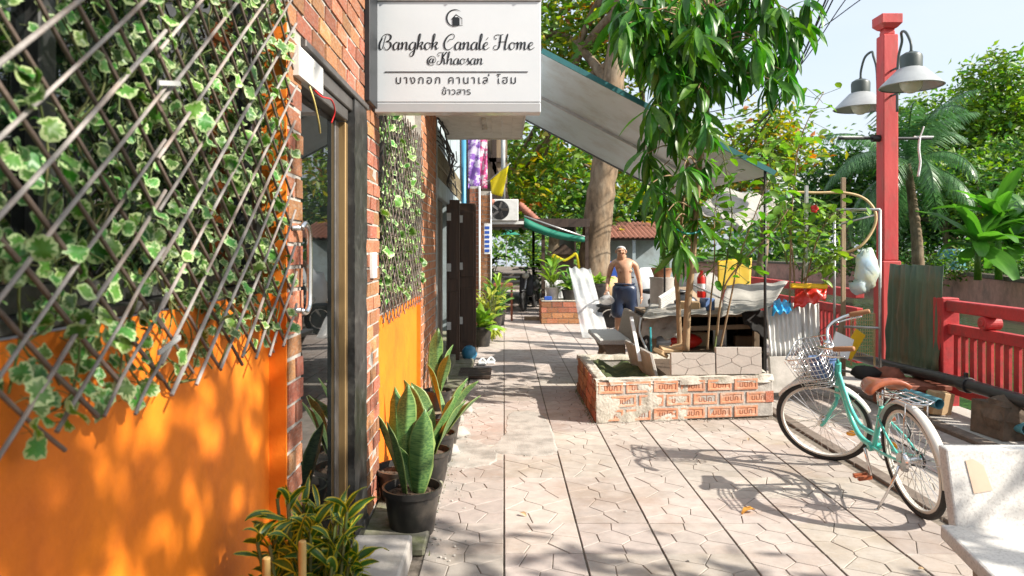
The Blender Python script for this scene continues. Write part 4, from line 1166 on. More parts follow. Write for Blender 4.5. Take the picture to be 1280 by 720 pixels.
q0 = p0.lerp(p1, .5); n_ = (p1 - p0).normalized()
def onb(u, v): return p0 + (p1 - p0) * v + V((u, -.003 - u * .01 / 1.4, 0))
MB().add([onb(.085, .46), onb(.16, .50), onb(.138, .80), onb(.10, .88), onb(.07, .86)], [(0, 1, 2, 3, 4)]).build('tape_patch', 'paper_tape', b1)
b2 = thing('concrete_bench', 'small concrete bench in front of the shirtless man', 'bench', (1.4, 9.0, 0))
bb = MB(); bb.prism([(1.50, 8.42, .34), (1.56, 8.42, .34), (1.64, 8.42, .70), (1.59, 8.42, .70)], (0, 1.15, 0)); bb.build('backrest', 'terrazzo_brown_shade', b2, bevel=.008)  # brown puts the shade of the sunless side into the backrest
MB().bx(1.12, 8.45, .36, 1.495, 9.6, .42).build('seat', 'terrazzo', b2, bevel=.01)
for yy in (8.55, 9.35):
    MB().prism([(1.20, yy, 0), (1.46, yy, 0), (1.44, yy, .36), (1.16, yy, .36), (1.24, yy, .2)], (0, .09, 0)).build('leg', 'terrazzo_brown_shade', b2, bevel=.01)

# ---------------------------------------------------------------- bicycle
BH = math.atan2(1.05, .015)          # heading of the bicycle on the ground
bike = bpy.data.objects.new('bicycle', None); COL.objects.link(bike); ORG[bike] = V((0, 0, 0))
bike.location = (2.325, 4.02, 0)
bike.rotation_mode = 'QUATERNION'
bike.rotation_quaternion = Quaternion((0, 0, 1), BH) @ Quaternion((1, 0, 0), R(-8))
tag(bike, 'mint green step through bicycle with a wire basket and brown saddle parked by the kerb', 'bicycle')
WR = .315; WB = 1.04
RX = Matrix.Rotation(R(90), 3, 'X')
def bpart(mb, name, m, parent=bike, M=None, **k):
    if M is not None: mb.v = [M @ p for p in mb.v]
    return mb.build(name, m, parent, local=True, **k)
def circ(c, r, n, a0=0, a1=2 * math.pi, y=0):
    return [(c[0] + r * math.cos(a0 + (a1 - a0) * i / n), y, c[1] + r * math.sin(a0 + (a1 - a0) * i / n)) for i in range(n + (0 if abs(a1 - a0 - 2 * math.pi) < 1e-6 else 1))]
def wheel(cx, M, refl_angle):
    w = bpart(MB().tube(circ((cx, WR), WR - .017, 48), .0175, 9, closed=True), 'wheel', 'tyre', M=M, smooth=True)
    rm = MB().tube(circ((cx, WR), WR - .040, 48), .0105, 7, closed=True); rm.tube(circ((cx, WR), WR - .046, 48, y=.008), .006, 6, closed=True); rm.tube(circ((cx, WR), WR - .046, 48, y=-.008), .006, 6, closed=True)
    bpart(rm, 'rim', 'cream_metal', w, M, smooth=True)
    sp = MB()
    for i in range(36):
        a = 2 * math.pi * i / 36; b = a + (.55 if i % 4 < 2 else -.55); sd = .028 if i % 2 else -.028
        sp.tube([(cx + .022 * math.cos(b), sd, WR + .022 * math.sin(b)), (cx + (WR - .05) * math.cos(a), 0, WR + (WR - .05) * math.sin(a))], .0016, 4, cap=False)
    bpart(sp, 'spokes', 'chrome', w, M, kind='stuff')
    hb = MB().cyl((cx, -.035, WR), (cx, .035, WR), .018, n=14).cyl((cx, -.055, WR), (cx, .055, WR), .007, n=8)
    for s in (-.03, .03): hb.cyl((cx, s - .002, WR), (cx, s + .002, WR), .030, n=16)
    bpart(hb, 'hub', 'chrome', w, M, smooth=True, auto=40)
    a = refl_angle; c = (cx + .19 * math.cos(a), .0, WR + .19 * math.sin(a))
    bpart(MB().ball(c, (.036, .010, .021), 12, 8, Matrix.Rotation(-a + H2, 3, 'Y') if False else None), 'reflector', 'amber', w, M, smooth=True)
    return w
HA = R(70)                      # head angle
hd_top, hd_bot = V((.80, 0, .72)), V((.865, 0, .54))
sax = (hd_top - hd_bot).normalized()
fork_foot = V((WB, 0, WR))
TURN = R(54)
MF = Matrix.Translation(hd_bot) @ Matrix.Rotation(TURN, 4, sax) @ Matrix.Translation(-hd_bot)
# drop the turned front end so that the tyre still stands on the ground
ANG_DROP = 0.0
I4 = Matrix.Identity(4)
wheel(0, I4, R(10))
wheel(WB, MF, R(215))
fr = MB()
bbk = V((.44, 0, .27)); seat_top = V((.27, 0, .56))
dn = spline([(.825, 0, .66), (.77, 0, .50), (.70, 0, .36), (.60, 0, .285), (.44, 0, .27)], 6)
fr.tube(dn, .017, 10)
up = spline([(.815, 0, .69), (.755, 0, .56), (.69, 0, .445), (.60, 0, .375), (.50, 0, .36), (.385, 0, .36)], 6)
fr.tube(up, .0145, 10)
fr.tube([bbk, seat_top], .0165, 10)
fr.cyl(hd_bot, hd_top + sax * .02, .021, n=12)
fr.cyl((.44, -.036, .27), (.44, .036, .27), .022, n=14)
for s in (-1, 1):
    fr.tube([(.42, .02 * s, .275), (.25, .045 * s, .29), (0, .058 * s, WR)], .009, 8)
    fr.tube([(.30, .018 * s, .50), (.15, .05 * s, .41), (0, .058 * s, WR)], .0075, 8)
bpart(fr, 'frame', 'mint', smooth=True, auto=50)
fk = MB()
fk.cyl(hd_bot - sax * .02, hd_bot - sax * .05, .019, n=10)
cr = hd_bot - sax * .05
for s in (-1, 1):
    pts = spline([(cr.x, .012 * s, cr.z), (cr.x + .01, .05 * s, cr.z - .03), (.935, .055 * s, .42), (1.0, .055 * s, .345), (WB, .055 * s, WR)], 5)
    fk.tube(pts, .0105, 8)
bpart(fk, 'fork', 'mint', M=MF, smooth=True)
def mudguard(cx, a0, a1, M, name='mudguard'):
    rows = []; n = 26
    for i in range(n + 1):
        a = a0 + (a1 - a0) * i / n; r = WR + .022; row = []
        for j in range(7):
            s = (j / 6) * 2 - 1
            rr = r - .016 * s * s
            row.append((cx + rr * math.cos(a), .030 * s, WR + rr * math.sin(a)))
        rows.append(row)
    g = bpart(MB().grid(rows, .0015), name, 'cream_metal', M=M, smooth=True)
    stay = MB(); r = WR + .018
    for s in (-1, 1):
        aa = a1 if cx == 0 else a0
        aa = R(168) if cx == 0 else R(150)
        stay.tube([(cx, .055 * s, WR), (cx + r * math.cos(aa), .031 * s, WR + r * math.sin(aa))], .0025, 5)
    bpart(stay, 'stay', 'chrome', g, M)
mudguard(0, R(20), R(190), I4); mudguard(WB, R(48), R(172), MF)
hs = hd_top + sax * .02
st = MB().tube([hs, hs + sax * .10, hs + sax * .115 + V((.03, 0, .01))], .0115, 10)
hc = hs + sax * .115 + V((.03, 0, .012))
bar = []
for s in (1, -1):
    half = [(hc.x, 0, hc.z), (hc.x + .04, .07 * s, hc.z + .03), (hc.x + .03, .16 * s, hc.z + .085), (hc.x - .06, .24 * s, hc.z + .10), (hc.x - .17, .27 * s, hc.z + .095), (hc.x - .21, .275 * s, hc.z + .093)]
    bar = spline(half, 5); st.tube(bar, .0105, 9)
hbar = bpart(st, 'handlebar', 'chrome', M=MF, smooth=True)
for s in (1, -1):
    e = V((hc.x - .21, .275 * s, hc.z + .093)); a_ = V((hc.x - .09, .256 * s, hc.z + .099))
    bpart(MB().tube([a_, a_.lerp(e, .1), e, e + (e - a_) * .06], [.0155, .017, .0165, .012], 12), 'grip', 'grip', hbar, MF, smooth=True)
    lv = [(hc.x - .02, .20 * s, hc.z + .085), (hc.x + .005, .235 * s, hc.z + .065), (hc.x - .06, .275 * s, hc.z + .06), (hc.x - .15, .295 * s, hc.z + .055)]
    bpart(MB().tube(spline(lv, 4), .0055, 7), 'brake_lever', 'chrome', hbar, MF, smooth=True)
cb = MB()
for s in (1, -1): cb.tube(spline([(hc.x - .02, .20 * s, hc.z + .08), (hc.x + .10, .12 * s, hc.z + .06), (hc.x + .06, .02 * s, hc.z - .08), (.88, .01 * s, .52)], 5), .0025, 5)
bpart(cb, 'brake_cable', 'tyre', hbar, MF, smooth=True)
bl = bpart(MB().ball((hc.x - .02, .135, hc.z + .095), (.024, .024, .018), 12, 8), 'bell', 'chrome', hbar, MF, smooth=True)
# wire basket on the front
bx0, bx1, bz0, bz1 = hc.x + .05, hc.x + .28, hc.z - .22, hc.z + .02
bk = MB()
def ring(z, k, r=.0028):
    w, l0, l1 = .165 * k, bx0, bx0 + (bx1 - bx0) * k
    pts = [(l0, -w + .03, z), (l0 + .02, -w, z), (l1 - .03, -w, z), (l1, -w + .03, z), (l1, w - .03, z), (l1 - .03, w, z), (l0 + .02, w, z), (l0, w - .03, z)]
    bk.tube(pts, r, 6, closed=True)
for i, z in enumerate(np.linspace(bz0, bz1, 8)): ring(float(z), .80 + .20 * i / 7, .0055 if i == 7 else .0026)
for k in range(9):
    f = -1 + 2 * k / 8
    bk.tube([(bx0 + (bx1 - bx0) * .8, f * .165 * .8, bz0), (bx1, f * .165, bz1)], .0024, 5)
    bk.tube([(bx0, f * .165 * .8, bz0), (bx0, f * .16, bz1)], .0024, 5)
    bk.tube([(bx0, f * .132, bz0), (bx0 + (bx1 - bx0) * .8, f * .132, bz0)], .0022, 5)
for k in range(1, 8):
    f = k / 8
    for s in (1, -1): bk.tube([(bx0 + (bx1 - bx0) * .8 * f, s * .132, bz0), (bx0 + (bx1 - bx0) * f, s * .165, bz1)], .0024, 5)
bpart(bk, 'basket', 'chrome', M=MF, smooth=True)
sad = MB(); rows = []
for i in range(13):
    t = i / 12; x = .135 + .265 * t
    w = .105 * (1 - t) ** .9 + .022 + (.0 if t > .08 else -.02)
    rows.append([(x, w * (j / 4 - 1), .695 + .018 * (1 - t) ** 2 - .045 * abs(j / 4 - 1) ** 2.6 * (1 if t < .6 else .8) - .008 * t + (.012 if .1 < t < .2 else 0)) for j in range(9)])
sad.grid(rows, .03)
bpart(sad, 'saddle', 'saddle', smooth=True, bevel=.004)
sp_ = MB().cyl(seat_top - V((-.03, 0, .06)), (.235, 0, .675), .0125, n=10)
for s in (-.035, .035):
    sp_.tube([(.17, s, .672), (.24, s * .8, .658), (.36, s * .4, .675)], .004, 6)
    sp_.tube([(.19, s * 1.3, .67 - .008 * k) if k % 2 else (.175, s * 1.6, .67 - .008 * k) for k in range(7)], .005, 6)
bpart(sp_, 'seat_post', 'chrome', smooth=True)
rk = MB(); zr = WR * 2 + .055
zr = WR * 2 + .05
rk.tube([(.19, -.055, zr - .02), (.05, -.062, zr), (-.20, -.055, zr), (-.235, 0, zr), (-.20, .055, zr), (.05, .062, zr), (.19, .055, zr - .02)], .0050, 7)
for s in (-.022, .022): rk.tube([(.17, s, zr - .015), (.05, s, zr), (-.225, s, zr)], .004, 6)
for x in (.06, -.06, -.17): rk.tube([(x, -.058, zr), (x, .058, zr)], .004, 6)
for s in (-1, 1):
    rk.tube([(-.13, .06 * s, zr), (-.06, .066 * s, .45), (0, .062 * s, WR)], .004, 6)
    rk.tube([(.19, .055 * s, zr - .02), (.27, .02 * s, .57)], .004, 6)
bpart(rk, 'rear_rack', 'chrome', smooth=True)
ck = MB()
ck.tube(circ((.44, .27), .085, 32, y=-.045), .005, 6, closed=True)
for k in range(5):
    a = k * 1.257; ck.tube([(.44, -.045, .27), (.44 + .083 * math.cos(a), -.045, .27 + .083 * math.sin(a))], .006, 6)
bpart(ck, 'chainring', 'chrome', smooth=True)
cg = MB().tube([(.44, -.045, .355), (0, -.045, WR + .04)], .006, 6).tube([(.44, -.045, .185), (0, -.045, WR - .04)], .006, 6)
cg.tube(circ((0, WR), .04, 18, y=-.045), .008, 6, closed=True)
bpart(cg, 'chain', 'black_steel', smooth=True)
bpart(MB().lathe([(.052, -.012), (.058, 0), (.052, .012)], (0, .052, WR), 20, RX), 'brake_drum', 'chrome', smooth=True, auto=40)
ca = R(248)
for s in (1, -1):
    aa = ca if s > 0 else ca + math.pi
    e = (.44 + .16 * math.cos(aa), .07 * s, .27 + .16 * math.sin(aa))
    c_ = bpart(MB().tube([(.44, .045 * s, .27), (.44, .06 * s, .27), e], .009, 8), 'crank', 'chrome', smooth=True)
    pd = MB()
    for q in (-.03, .03): pd.bx(e[0] + q - .012, e[1] + .012 * s, e[2] - .012, e[0] + q + .012, e[1] + .095 * s, e[2] + .012)
    pd.cyl((e[0], e[1], e[2]), (e[0], e[1] + .1 * s, e[2]), .006)
    pdp = bpart(pd, 'pedal', 'saddle', bevel=.003)
bpart(MB().tube([(.03, .065, WR - .03), (.07, .10, .17), (.10, .185, .03)], .0075, 8).tube([(.10, .185, .03), (.125, .20, .012)], .008, 8), 'kickstand', 'chrome', smooth=True)
lk = MB().tube(circ((-.0, WR), .06, 3, 0, 0.01), .001, 3) if False else MB().tube(spline([(.20, -.02, .60), (.17, -.06, .52), (.12, -.07, .44), (.14, -.06, .38)], 4), .006, 6)
bpart(lk, 'cable_lock', 'black_steel', smooth=True)
bpy.context.view_layer.update()
def bw(p): return bike.matrix_world @ MF @ V(p)
tub = thing('plastic_tub', 'small dark blue plastic tub sitting in the bicycle basket', 'tub', bw(((bx0 + bx1) / 2 - .02, 0, bz0 + .01)))
tm = MB(); c = ORG[tub]; tm.lathe([(.07, .004), (.085, .13), (.092, .13), (.092, .137), (.082, .137), (.070, .02), (.001, .02)], c, 18); tm.build('body', 'bucket_blue', tub, smooth=True, auto=40)
# a few fallen leaves
DL = leaf_mesh('fallen_leaf', 1, .5, 'cardboard', 4, 6, fold=.5, droop=1.6, twist=.6, wave=.05, seed=3)
mk('leaf_yellow', (0.75, 0.38, 0.06), (0.55, 0.25, 0.05), scale=20, rough=0.6, transl=.2)
DY = DL.copy(); DY.materials[0] = MT['leaf_yellow']
for i, (px, py, s, me, lab) in enumerate(((944, 637, .11, DY, 'curled yellow fallen leaf in the middle of the paving'), (935, 548, .04, DL, 'tiny dry leaf in front of the printed bricks'), (650, 641, .05, DL, 'dry leaf shred on the paving near the snake plants'), (1148, 712, .04, DL, 'small dry leaf at the foot of the pale bench'))):
    p = G(px, py, .012)
    o = inst('fallen_leaf', me, None, Matrix.LocRotScale(p, Euler((.2, -.1, 2.0 + i)), V((s, s, s)))); tag(o, lab, 'leaf', 'fallen leaves on the paving')
# ---------------------------------------------------------------- canal side: railing, lamp post, pipes
mk('red_paint', (0.52, 0.035, 0.035), (0.36, 0.025, 0.027), scale=5, rough=0.6, stain=(0.13, 0.05, 0.04), sscale=9, samt=0.6, bump=.25, bscale=30)
mk('post_red', (0.56, 0.065, 0.06), (0.47, 0.04, 0.042), scale=3, rough=0.6, stain=(0.26, 0.09, 0.07), sscale=7, samt=0.5, bump=.25, bscale=24, stretch=(1, 1, .35))
mk('lamp_grey', (0.36, 0.375, 0.38), (0.30, 0.31, 0.315), scale=6, rough=0.4)
mk('lamp_dark', (0.045, 0.06, 0.055), (0.06, 0.075, 0.07), rough=0.45)
mk('lamp_glass', (0.80, 0.78, 0.68), rough=0.3, transl=0.4)
mk('pipe_black', (0.016, 0.016, 0.018), (0.03, 0.03, 0.03), scale=8, rough=0.4)
mk('pipe_teal', (0.10, 0.30, 0.36), (0.08, 0.25, 0.31), scale=8, rough=0.45)
mk('rock', (0.17, 0.12, 0.085), (0.07, 0.055, 0.04), scale=8, rough=0.95, bump=1.0, bscale=18)
mk('red_wood', (0.28, 0.09, 0.05), (0.18, 0.055, 0.03), scale=8, rough=0.7, bump=.2)
FX = 4.20
def railing(label, y0, y1, orn):
    t = thing('canal_railing', label, 'railing', (FX, (y0 + y1) / 2, 0), 'red railings along the canal')
    MB().bx(FX - .055, y0, .905, FX + .055, y1 - .16, 1.01).build('top_rail', 'red_paint', t, bevel=.008)
    MB().bx(FX - .04, y0, .695, FX + .04, y1 - .16, .79).build('middle_rail', 'red_paint', t, bevel=.006)
    MB().bx(FX - .04, y0, .14, FX + .04, y1 - .16, .215).build('bottom_rail', 'red_paint', t, bevel=.006)
    MB().bx(FX - .08, y1 - .158, .0, FX + .08, y1, 1.03).build('post', 'red_paint', t, bevel=.008)
    sm = None; y = y1 - .25
    while y > y0 + .04:
        if sm is None: sm = MB().box((0, 0, 0), (.028, .062, .476)).mesh('slat', 'red_paint')
        inst('slat', sm, t, TRS((FX + rnd.uniform(-.003, .003), y, .455), (0, rnd.gauss(0, .004), rnd.gauss(0, .02))))
        y -= .112
    for yy in orn:
        MB().cyl((FX - .075, yy, .848), (FX + .075, yy, .848), .058, n=20).cyl((FX - .082, yy, .848), (FX + .082, yy, .848), .03, n=14).build('roundel', 'red_paint', t, bevel=.004)
    return t
railing('red slatted canal railing at the right edge of the picture', 2.3, 6.92, (6.22, 4.4))
railing('red canal railing behind the lamp post and the pipe frame', 8.5, 13.6, (11.2,))
LPX, LPY = 4.30, 8.08
lp_ = thing('lamp_post', 'tall square red lamp post with two bell shaped grey lamps', 'lamp post', (LPX, LPY, 0))
pm = MB(); w = .083
pm.bx(LPX - w, LPY - w, 1.36, LPX + w, LPY + w, 3.88)
pm.bx(LPX - .06, LPY - .06, 3.88, LPX + .06, LPY + .06, 3.93)
pm.prism([(LPX - .06, LPY - .06, 3.93), (LPX + .06, LPY - .06, 3.93), (LPX + .06, LPY + .06, 3.93), (LPX - .06, LPY + .06, 3.93)], (0, 0, .02))
pm.build('post', 'post_red', lp_, bevel=.01)
cp_ = MB(); a, b = .075, .115
cp_.add([(LPX - a, LPY - a, 3.952), (LPX + a, LPY - a, 3.952), (LPX + a, LPY + a, 3.952), (LPX - a, LPY + a, 3.952), (LPX - b, LPY - b, 4.0), (LPX + b, LPY - b, 4.0), (LPX + b, LPY + b, 4.0), (LPX - b, LPY + b, 4.0), (LPX - b, LPY - b, 4.10), (LPX + b, LPY - b, 4.10), (LPX + b, LPY + b, 4.10), (LPX - b, LPY + b, 4.10)],
        [(3, 2, 1, 0), (0, 1, 5, 4), (1, 2, 6, 5), (2, 3, 7, 6), (3, 0, 4, 7), (4, 5, 9, 8), (5, 6, 10, 9), (6, 7, 11, 10), (7, 4, 8, 11), (8, 9, 10, 11)])
cp_.build('cap', 'post_red', lp_, bevel=.006)
MB().bx(LPX - .105, LPY - .105, 0, LPX + .105, LPY + .105, 1.357).build('base', 'post_red', lp_, bevel=.012)
for s in (-1, 1):
    cy = LPY + s * .60; cz = 3.17; cx = LPX - .07 if s < 0 else LPX + .0
    lm = MB().lathe([(.295, 0), (.31, .006), (.13, .19), (.105, .20), (.105, .185), (.28, .012)], (cx, cy, cz), 32, cap=False).build('lamp_shade', 'lamp_grey', lp_, smooth=True, auto=35)
    MB().lathe([(.105, .19), (.108, .31), (.10, .335), (.06, .36), (.02, .37), (.02, .38)], (cx, cy, cz), 24).build('lamp_housing', 'lamp_dark', lm, smooth=True, auto=35)
    MB().ball((cx, cy, cz + .05), (.11, .11, .115), 18, 10).build('bulb', 'lamp_glass', lm, smooth=True)
    pts = spline([(cx, cy, cz + .37), (cx, cy - s * .01, cz + .47), (cx, cy - s * .10, cz + .60), (cx + .02, cy - s * .22, cz + .635), (LPX, LPY + s * .30, cz + .56), (LPX, LPY + s * .235, cz + .42), (LPX, LPY + s * .21, cz + .2), (LPX, LPY + s * .205, cz - .18)], 6)
    ar = MB().tube(pts, .014, 8)
    for zz in (cz + .30, cz + .02): ar.cyl((LPX, LPY + s * .205, zz), (LPX, LPY + s * .083, zz + .0), .012, n=8)
    ar.build('arm', 'lamp_dark', lp_, smooth=True)
br = MB().cyl((LPX - .55, LPY - .0, 2.73), (LPX + .50, LPY, 2.73), .016, n=8)
br.cyl((LPX - .17, LPY, 2.73), (LPX - .085, LPY, 2.73), .04, n=12)
br.build('cross_bar', 'black_steel', lp_, smooth=True, auto=40)
for x0_, x1_ in ((LPX - .55, LPX - .2), (LPX + .3, LPX + .52)): MB().cyl((x0_, LPY - .001, 2.748), (x1_, LPY - .001, 2.748), .009, n=6).build('bar_strip', 'white_paint', lp_)
MB().tube(spline([(LPX + .36, LPY - .01, 2.74), (LPX + .345, LPY - .02, 2.60), (LPX + .36, LPY - .02, 2.45), (LPX + .335, LPY - .02, 2.30)], 5), .013, 6).tube(spline([(LPX + .36, LPY - .01, 2.74), (LPX + .38, LPY - .02, 2.8), (LPX + .40, LPY - .02, 2.86)], 4), .008, 5).build('rag_string', 'white_plastic', lp_, smooth=True)

def corr(p, u, v, nu, amp, m, name, label, cat, group=None, wob=.02, seed=0, th=.003):
    rows = []; nv = 6; p, u, v = V(p), V(u), V(v); n = u.cross(v).normalized(); k = nu * 6
    for i in range(nv + 1):
        r = []
        for j in range(k + 1):
            e = wob * mnoise.noise(V((j * .12, i * .7, seed)))
            ed = (.03 * mnoise.noise(V((j * .25, seed, 5))) if i in (0, nv) else 0)
            r.append(p + u * (j / k) + v * (i / nv + ed * .5) + n * (amp * math.sin(2 * math.pi * nu * j / k) + e))
        rows.append(r)
    return tag(MB().grid(rows, th).build(name, m, smooth=True), label, cat, group)
corr((4.10, 7.74, .25), (.0, -.95, 0), (.04, 0, 1.08), 9, .012, 'corrugated_green', 'corrugated_sheet', 'weathered dark green corrugated sheet leaning on the red railing beside the lamp post', 'metal sheet', wob=.03)
tag(MB().tube(spline([(4.02, 8.3, .27), (3.98, 7.4, .285), (3.97, 6.4, .325), (3.95, 5.5, .335), (3.93, 4.2, .33), (3.92, 2.8, .33)], 6), .052, 14).build('black_pipe', 'pipe_black', smooth=True), 'thick black pipe running low along the red railing', 'pipe')
cl = MB()
for yy in (6.18,): cl.cyl((3.965, yy - .05, .328), (3.965, yy + .05, .328), .068, n=14).box((3.965, yy, .40), (.03, .03, .06))
tag(cl.build('pipe_clamp', 'pipe_black', bevel=.005), 'black clamp round the thick black pipe', 'clamp')
wb = thing('wooden_crate', 'reddish brown low wooden trestle under the black pipe', 'trestle', (3.8, 6.75, 0))
MB().bx(3.55, 6.55, .20, 4.08, 7.0, .245).build('top', 'red_wood', wb, bevel=.006)
for x, y in ((3.6, 6.58), (4.0, 6.58), (3.6, 6.9), (4.0, 6.9)): MB().bx(x - .03, y, .015, x + .05, y + .07, .198).build('leg', 'red_wood', wb, bevel=.006)
tag(MB().box((3.88, 6.42, .12), (.22, .10, .20), Euler((0.1, .15, .3)).to_matrix()).build('cardboard_piece', 'cardboard', bevel=.006), 'torn orange brown cardboard in front of the wooden trestle', 'cardboard')
def hollow(p, q, r, name, m, label, cat, group):
    d = (V(q) - V(p)).normalized(); Mx = rot_to(d); L = (V(q) - V(p)).length
    return tag(MB().lathe([(r, 0), (r, L), (r * .82, L), (r * .82, L - .12), (.001, L - .12)], p, 18, Mx).build(name, m, smooth=True, auto=40), label, cat, group)
hollow((3.62, 6.75, .19), (3.70, 6.12, .175), .048, 'pipe_stub', 'pipe_teal', 'teal plastic pipe end sticking out under the black pipe by the trestle', 'pipe', 'teal pipe ends by the railing')
rk_ = MB(); rows = []
tag(MB().ball((3.98, 5.68, .17), (.20, .22, .19), 10, 8, jit=.12, seed=4).box((3.98, 5.7, .14), (.34, .34, .26), Euler((0, .05, .1)).to_matrix()).build('stone_block', 'rock', bevel=.03, seg=2), 'rough brown stone block under the black pipe at the right edge', 'stone')
hollow((3.93, 5.75, .14), (3.95, 5.44, .13), .045, 'pipe_stub', 'pipe_teal', 'teal pipe end poking from the brown stone block', 'pipe', 'teal pipe ends by the railing')

# ---------------------------------------------------------------- the junk stall behind the planter
def sheet(name, m, pts4, label, cat, nu=16, nv=12, sag=.06, fold=.02, seed=0, th=.004, group=None):
    a, b, c, d = [V(p) for p in pts4]; rows = []
    for i in range(nv + 1):
        v = i / nv; r = []
        for j in range(nu + 1):
            u = j / nu
            p = a.lerp(b, u).lerp(d.lerp(c, u), v)
            p = p + V((0, 0, -sag * 4 * u * (1 - u) * 4 * v * (1 - v) * .5 + fold * mnoise.noise(V((u * 5 + seed, v * 5, 0))) + fold * .6 * math.sin(u * 17 + v * 6 + seed)))
            r.append(p)
        rows.append(r)
    return tag(MB().grid(rows, th).build(name, m, smooth=True), label, cat, group)
stl = thing('junk_stall', 'low wooden stall with a dark interior under tarpaulins behind the planter', 'stall', (2.1, 8.1, 0))
for x, y in ((1.65, 7.95), (2.78, 7.95), (1.65, 8.9), (2.9, 8.9)): MB().bx(x - .03, y - .03, 0, x + .03, y + .03, .74).build('post', 'wood_old', stl, bevel=.004)
MB().bx(1.62, 7.93, .742, 2.93, 8.95, .77).build('top_board', 'wood_old', stl, bevel=.004)
MB().bx(1.62, 8.93, .02, 2.93, 8.955, .738).build('shade_back', 'dark_cloth_and_shade', stl)  # near-black sheets added so the inside of the stall reads dark
MB().bx(2.88, 7.96, .02, 2.905, 8.92, .738).build('shade_side', 'dark_cloth_and_shade', stl)
MB().bx(1.625, 7.96, .02, 1.64, 8.92, .738).build('shade_side', 'dark_cloth_and_shade', stl)
MB().bx(1.68, 7.98, .33, 2.87, 8.9, .36).build('shelf', 'wood_old', stl, bevel=.004)
MB().beam((1.62, 7.92, .60), (2.80, 7.92, .64), .03, .05).build('rail', 'wood_old', stl, bevel=.004)
sheet('tarpaulin', 'tarp_grey', (P(802, 398, 7.6), P(884, 392, 7.6), P(880, 380, 8.9), P(812, 380, 8.9)), 'flat grey tarpaulin on the left half of the junk stall', 'tarpaulin', sag=.02, fold=.014, seed=1)
sheet('tarpaulin', 'tarp_grey', (P(900, 396, 7.45), P(962, 384, 7.45), P(985, 352, 8.7), P(908, 356, 8.7)), 'sloping grey tarpaulin with folds over the right half of the junk stall', 'tarpaulin', sag=.10, fold=.014, seed=5)
sheet('yellow_board', 'yellow_sheet', (P(897, 362, 9.0), P(938, 360, 9.0), P(940, 322, 9.1), P(897, 326, 9.1)), 'upright yellow sheet behind the tarpaulin and the thin shrub', 'board', sag=0, fold=.008, seed=2)
for i, (px, py, w, h, m, lab, cat) in enumerate(((848, 408, 60, 20, 'red_plastic', 'red printed sack lying on the shelf of the junk stall', 'sack'), (826, 412, 40, 16, 'white_plastic', 'white sack lying on the shelf of the junk stall', 'sack'))):
    p = P(px, py, 8.2); tag(MB().ball((p.x, p.y, .44), (w / 900 * 4, .16, h / 900 * 4.6), 14, 8, jit=.06, seed=i).build('sack', m, smooth=True), lab, cat, 'sacks on the stall shelf')
wp = thing('plastic_crate_lid', 'tilted white slatted board lying on top of the junk stall', 'panel', P(836, 370, 8.6))
Rp = Euler((R(35), R(-28), R(20))).to_matrix(); pc = P(836, 371, 8.5)
MB().box(pc, (.30, .03, .20), Rp).build('back', 'white_plastic', wp, bevel=.004)
for k in range(6): MB().box(pc + Rp @ V((0, -.02, -.08 + k * .032)), (.28, .012, .02), Rp).build('slat', 'white_paint', wp)
tag(MB().beam(P(858, 352, 8.8), P(900, 372, 8.2), .03, .02).build('pole', 'galv', bevel=.003), 'grey bar lying across the back of the stall', 'pole')
for i, (q, m, lab) in enumerate((((P(806, 392, 7.88), P(852, 393, 7.88), P(846, 424, 7.80), P(800, 420, 7.80)), 'tarp_grey', 'tarpaulin flap hanging over the left front of the junk stall'), ((P(925, 388, 7.86), P(966, 384, 7.86), P(962, 428, 7.8), P(930, 404, 7.8)), 'dark_cloth_and_shade', 'black cloth flap at the right front corner of the junk stall'))):
    sheet('cloth_flap', m, q, lab, 'cloth', 14, 10, sag=0, fold=.03, seed=11 + i, group='flaps hanging from the stall')
for i, (px, py, w, h, m, lab) in enumerate(((872, 416, .20, .16, 'cardboard', 'brown box on the stall shelf behind the mango trunk'), (900, 412, .16, .20, 'galv', 'grey tin on the stall shelf'), (930, 420, .22, .12, 'wood_old', 'wooden box on the stall shelf at the right'), (860, 384, .26, .10, 'cardboard', 'flat carton lying on top of the stall'), (884, 380, .14, .14, 'blue_sign' if 'blue_sign' in MT else 'bucket_blue', 'dark blue tub on top of the stall'))):
    p = P(px, py, 8.4); tag(MB().box((p.x, p.y, (.362 if py > 400 else .775) + h / 2), (w, w * .8, h), Euler((0, 0, rnd.uniform(-.4, .4))).to_matrix()).build('box', m, bevel=.008), lab, 'box', 'boxes on the junk stall')
ex = thing('fire_extinguisher', 'red cylinder standing behind the mango trunk on the stall', 'cylinder', P(877, 372, 8.7))
e0 = P(877, 372, 8.7); MB().lathe([(.05, 0), (.055, .02), (.055, .24), (.03, .29), (.02, .30), (.02, .33)], e0, 16).build('body', 'red_plastic', ex, smooth=True, auto=40)
MB().lathe([(.0555, .08), (.0555, .17)], e0, 16, cap=False).build('band', 'white_paint', ex, smooth=True)
corr(P(962, 446, 7.35), (.36, .05, .0), (.0, .10, .50), 7, .012, 'corrugated_white', 'corrugated_sheet', 'white corrugated sheet standing left, behind the bicycle basket', 'metal sheet', 'white corrugated sheets', seed=3)
corr(P(984, 446, 7.55), (.30, -.10, .0), (.03, .10, .56), 6, .012, 'corrugated_white', 'corrugated_sheet', 'white corrugated sheet standing at the back below the red bag', 'metal sheet', 'white corrugated sheets', seed=8)
tag(MB().box(P(983, 468, 7.2) + V((0, 0, .0)), (.36, .04, .36), Euler((R(-8), 0, R(8))).to_matrix()).build('grey_board', 'concrete_pale', bevel=.006), 'grey board on edge behind the front wheel of the bicycle', 'board')
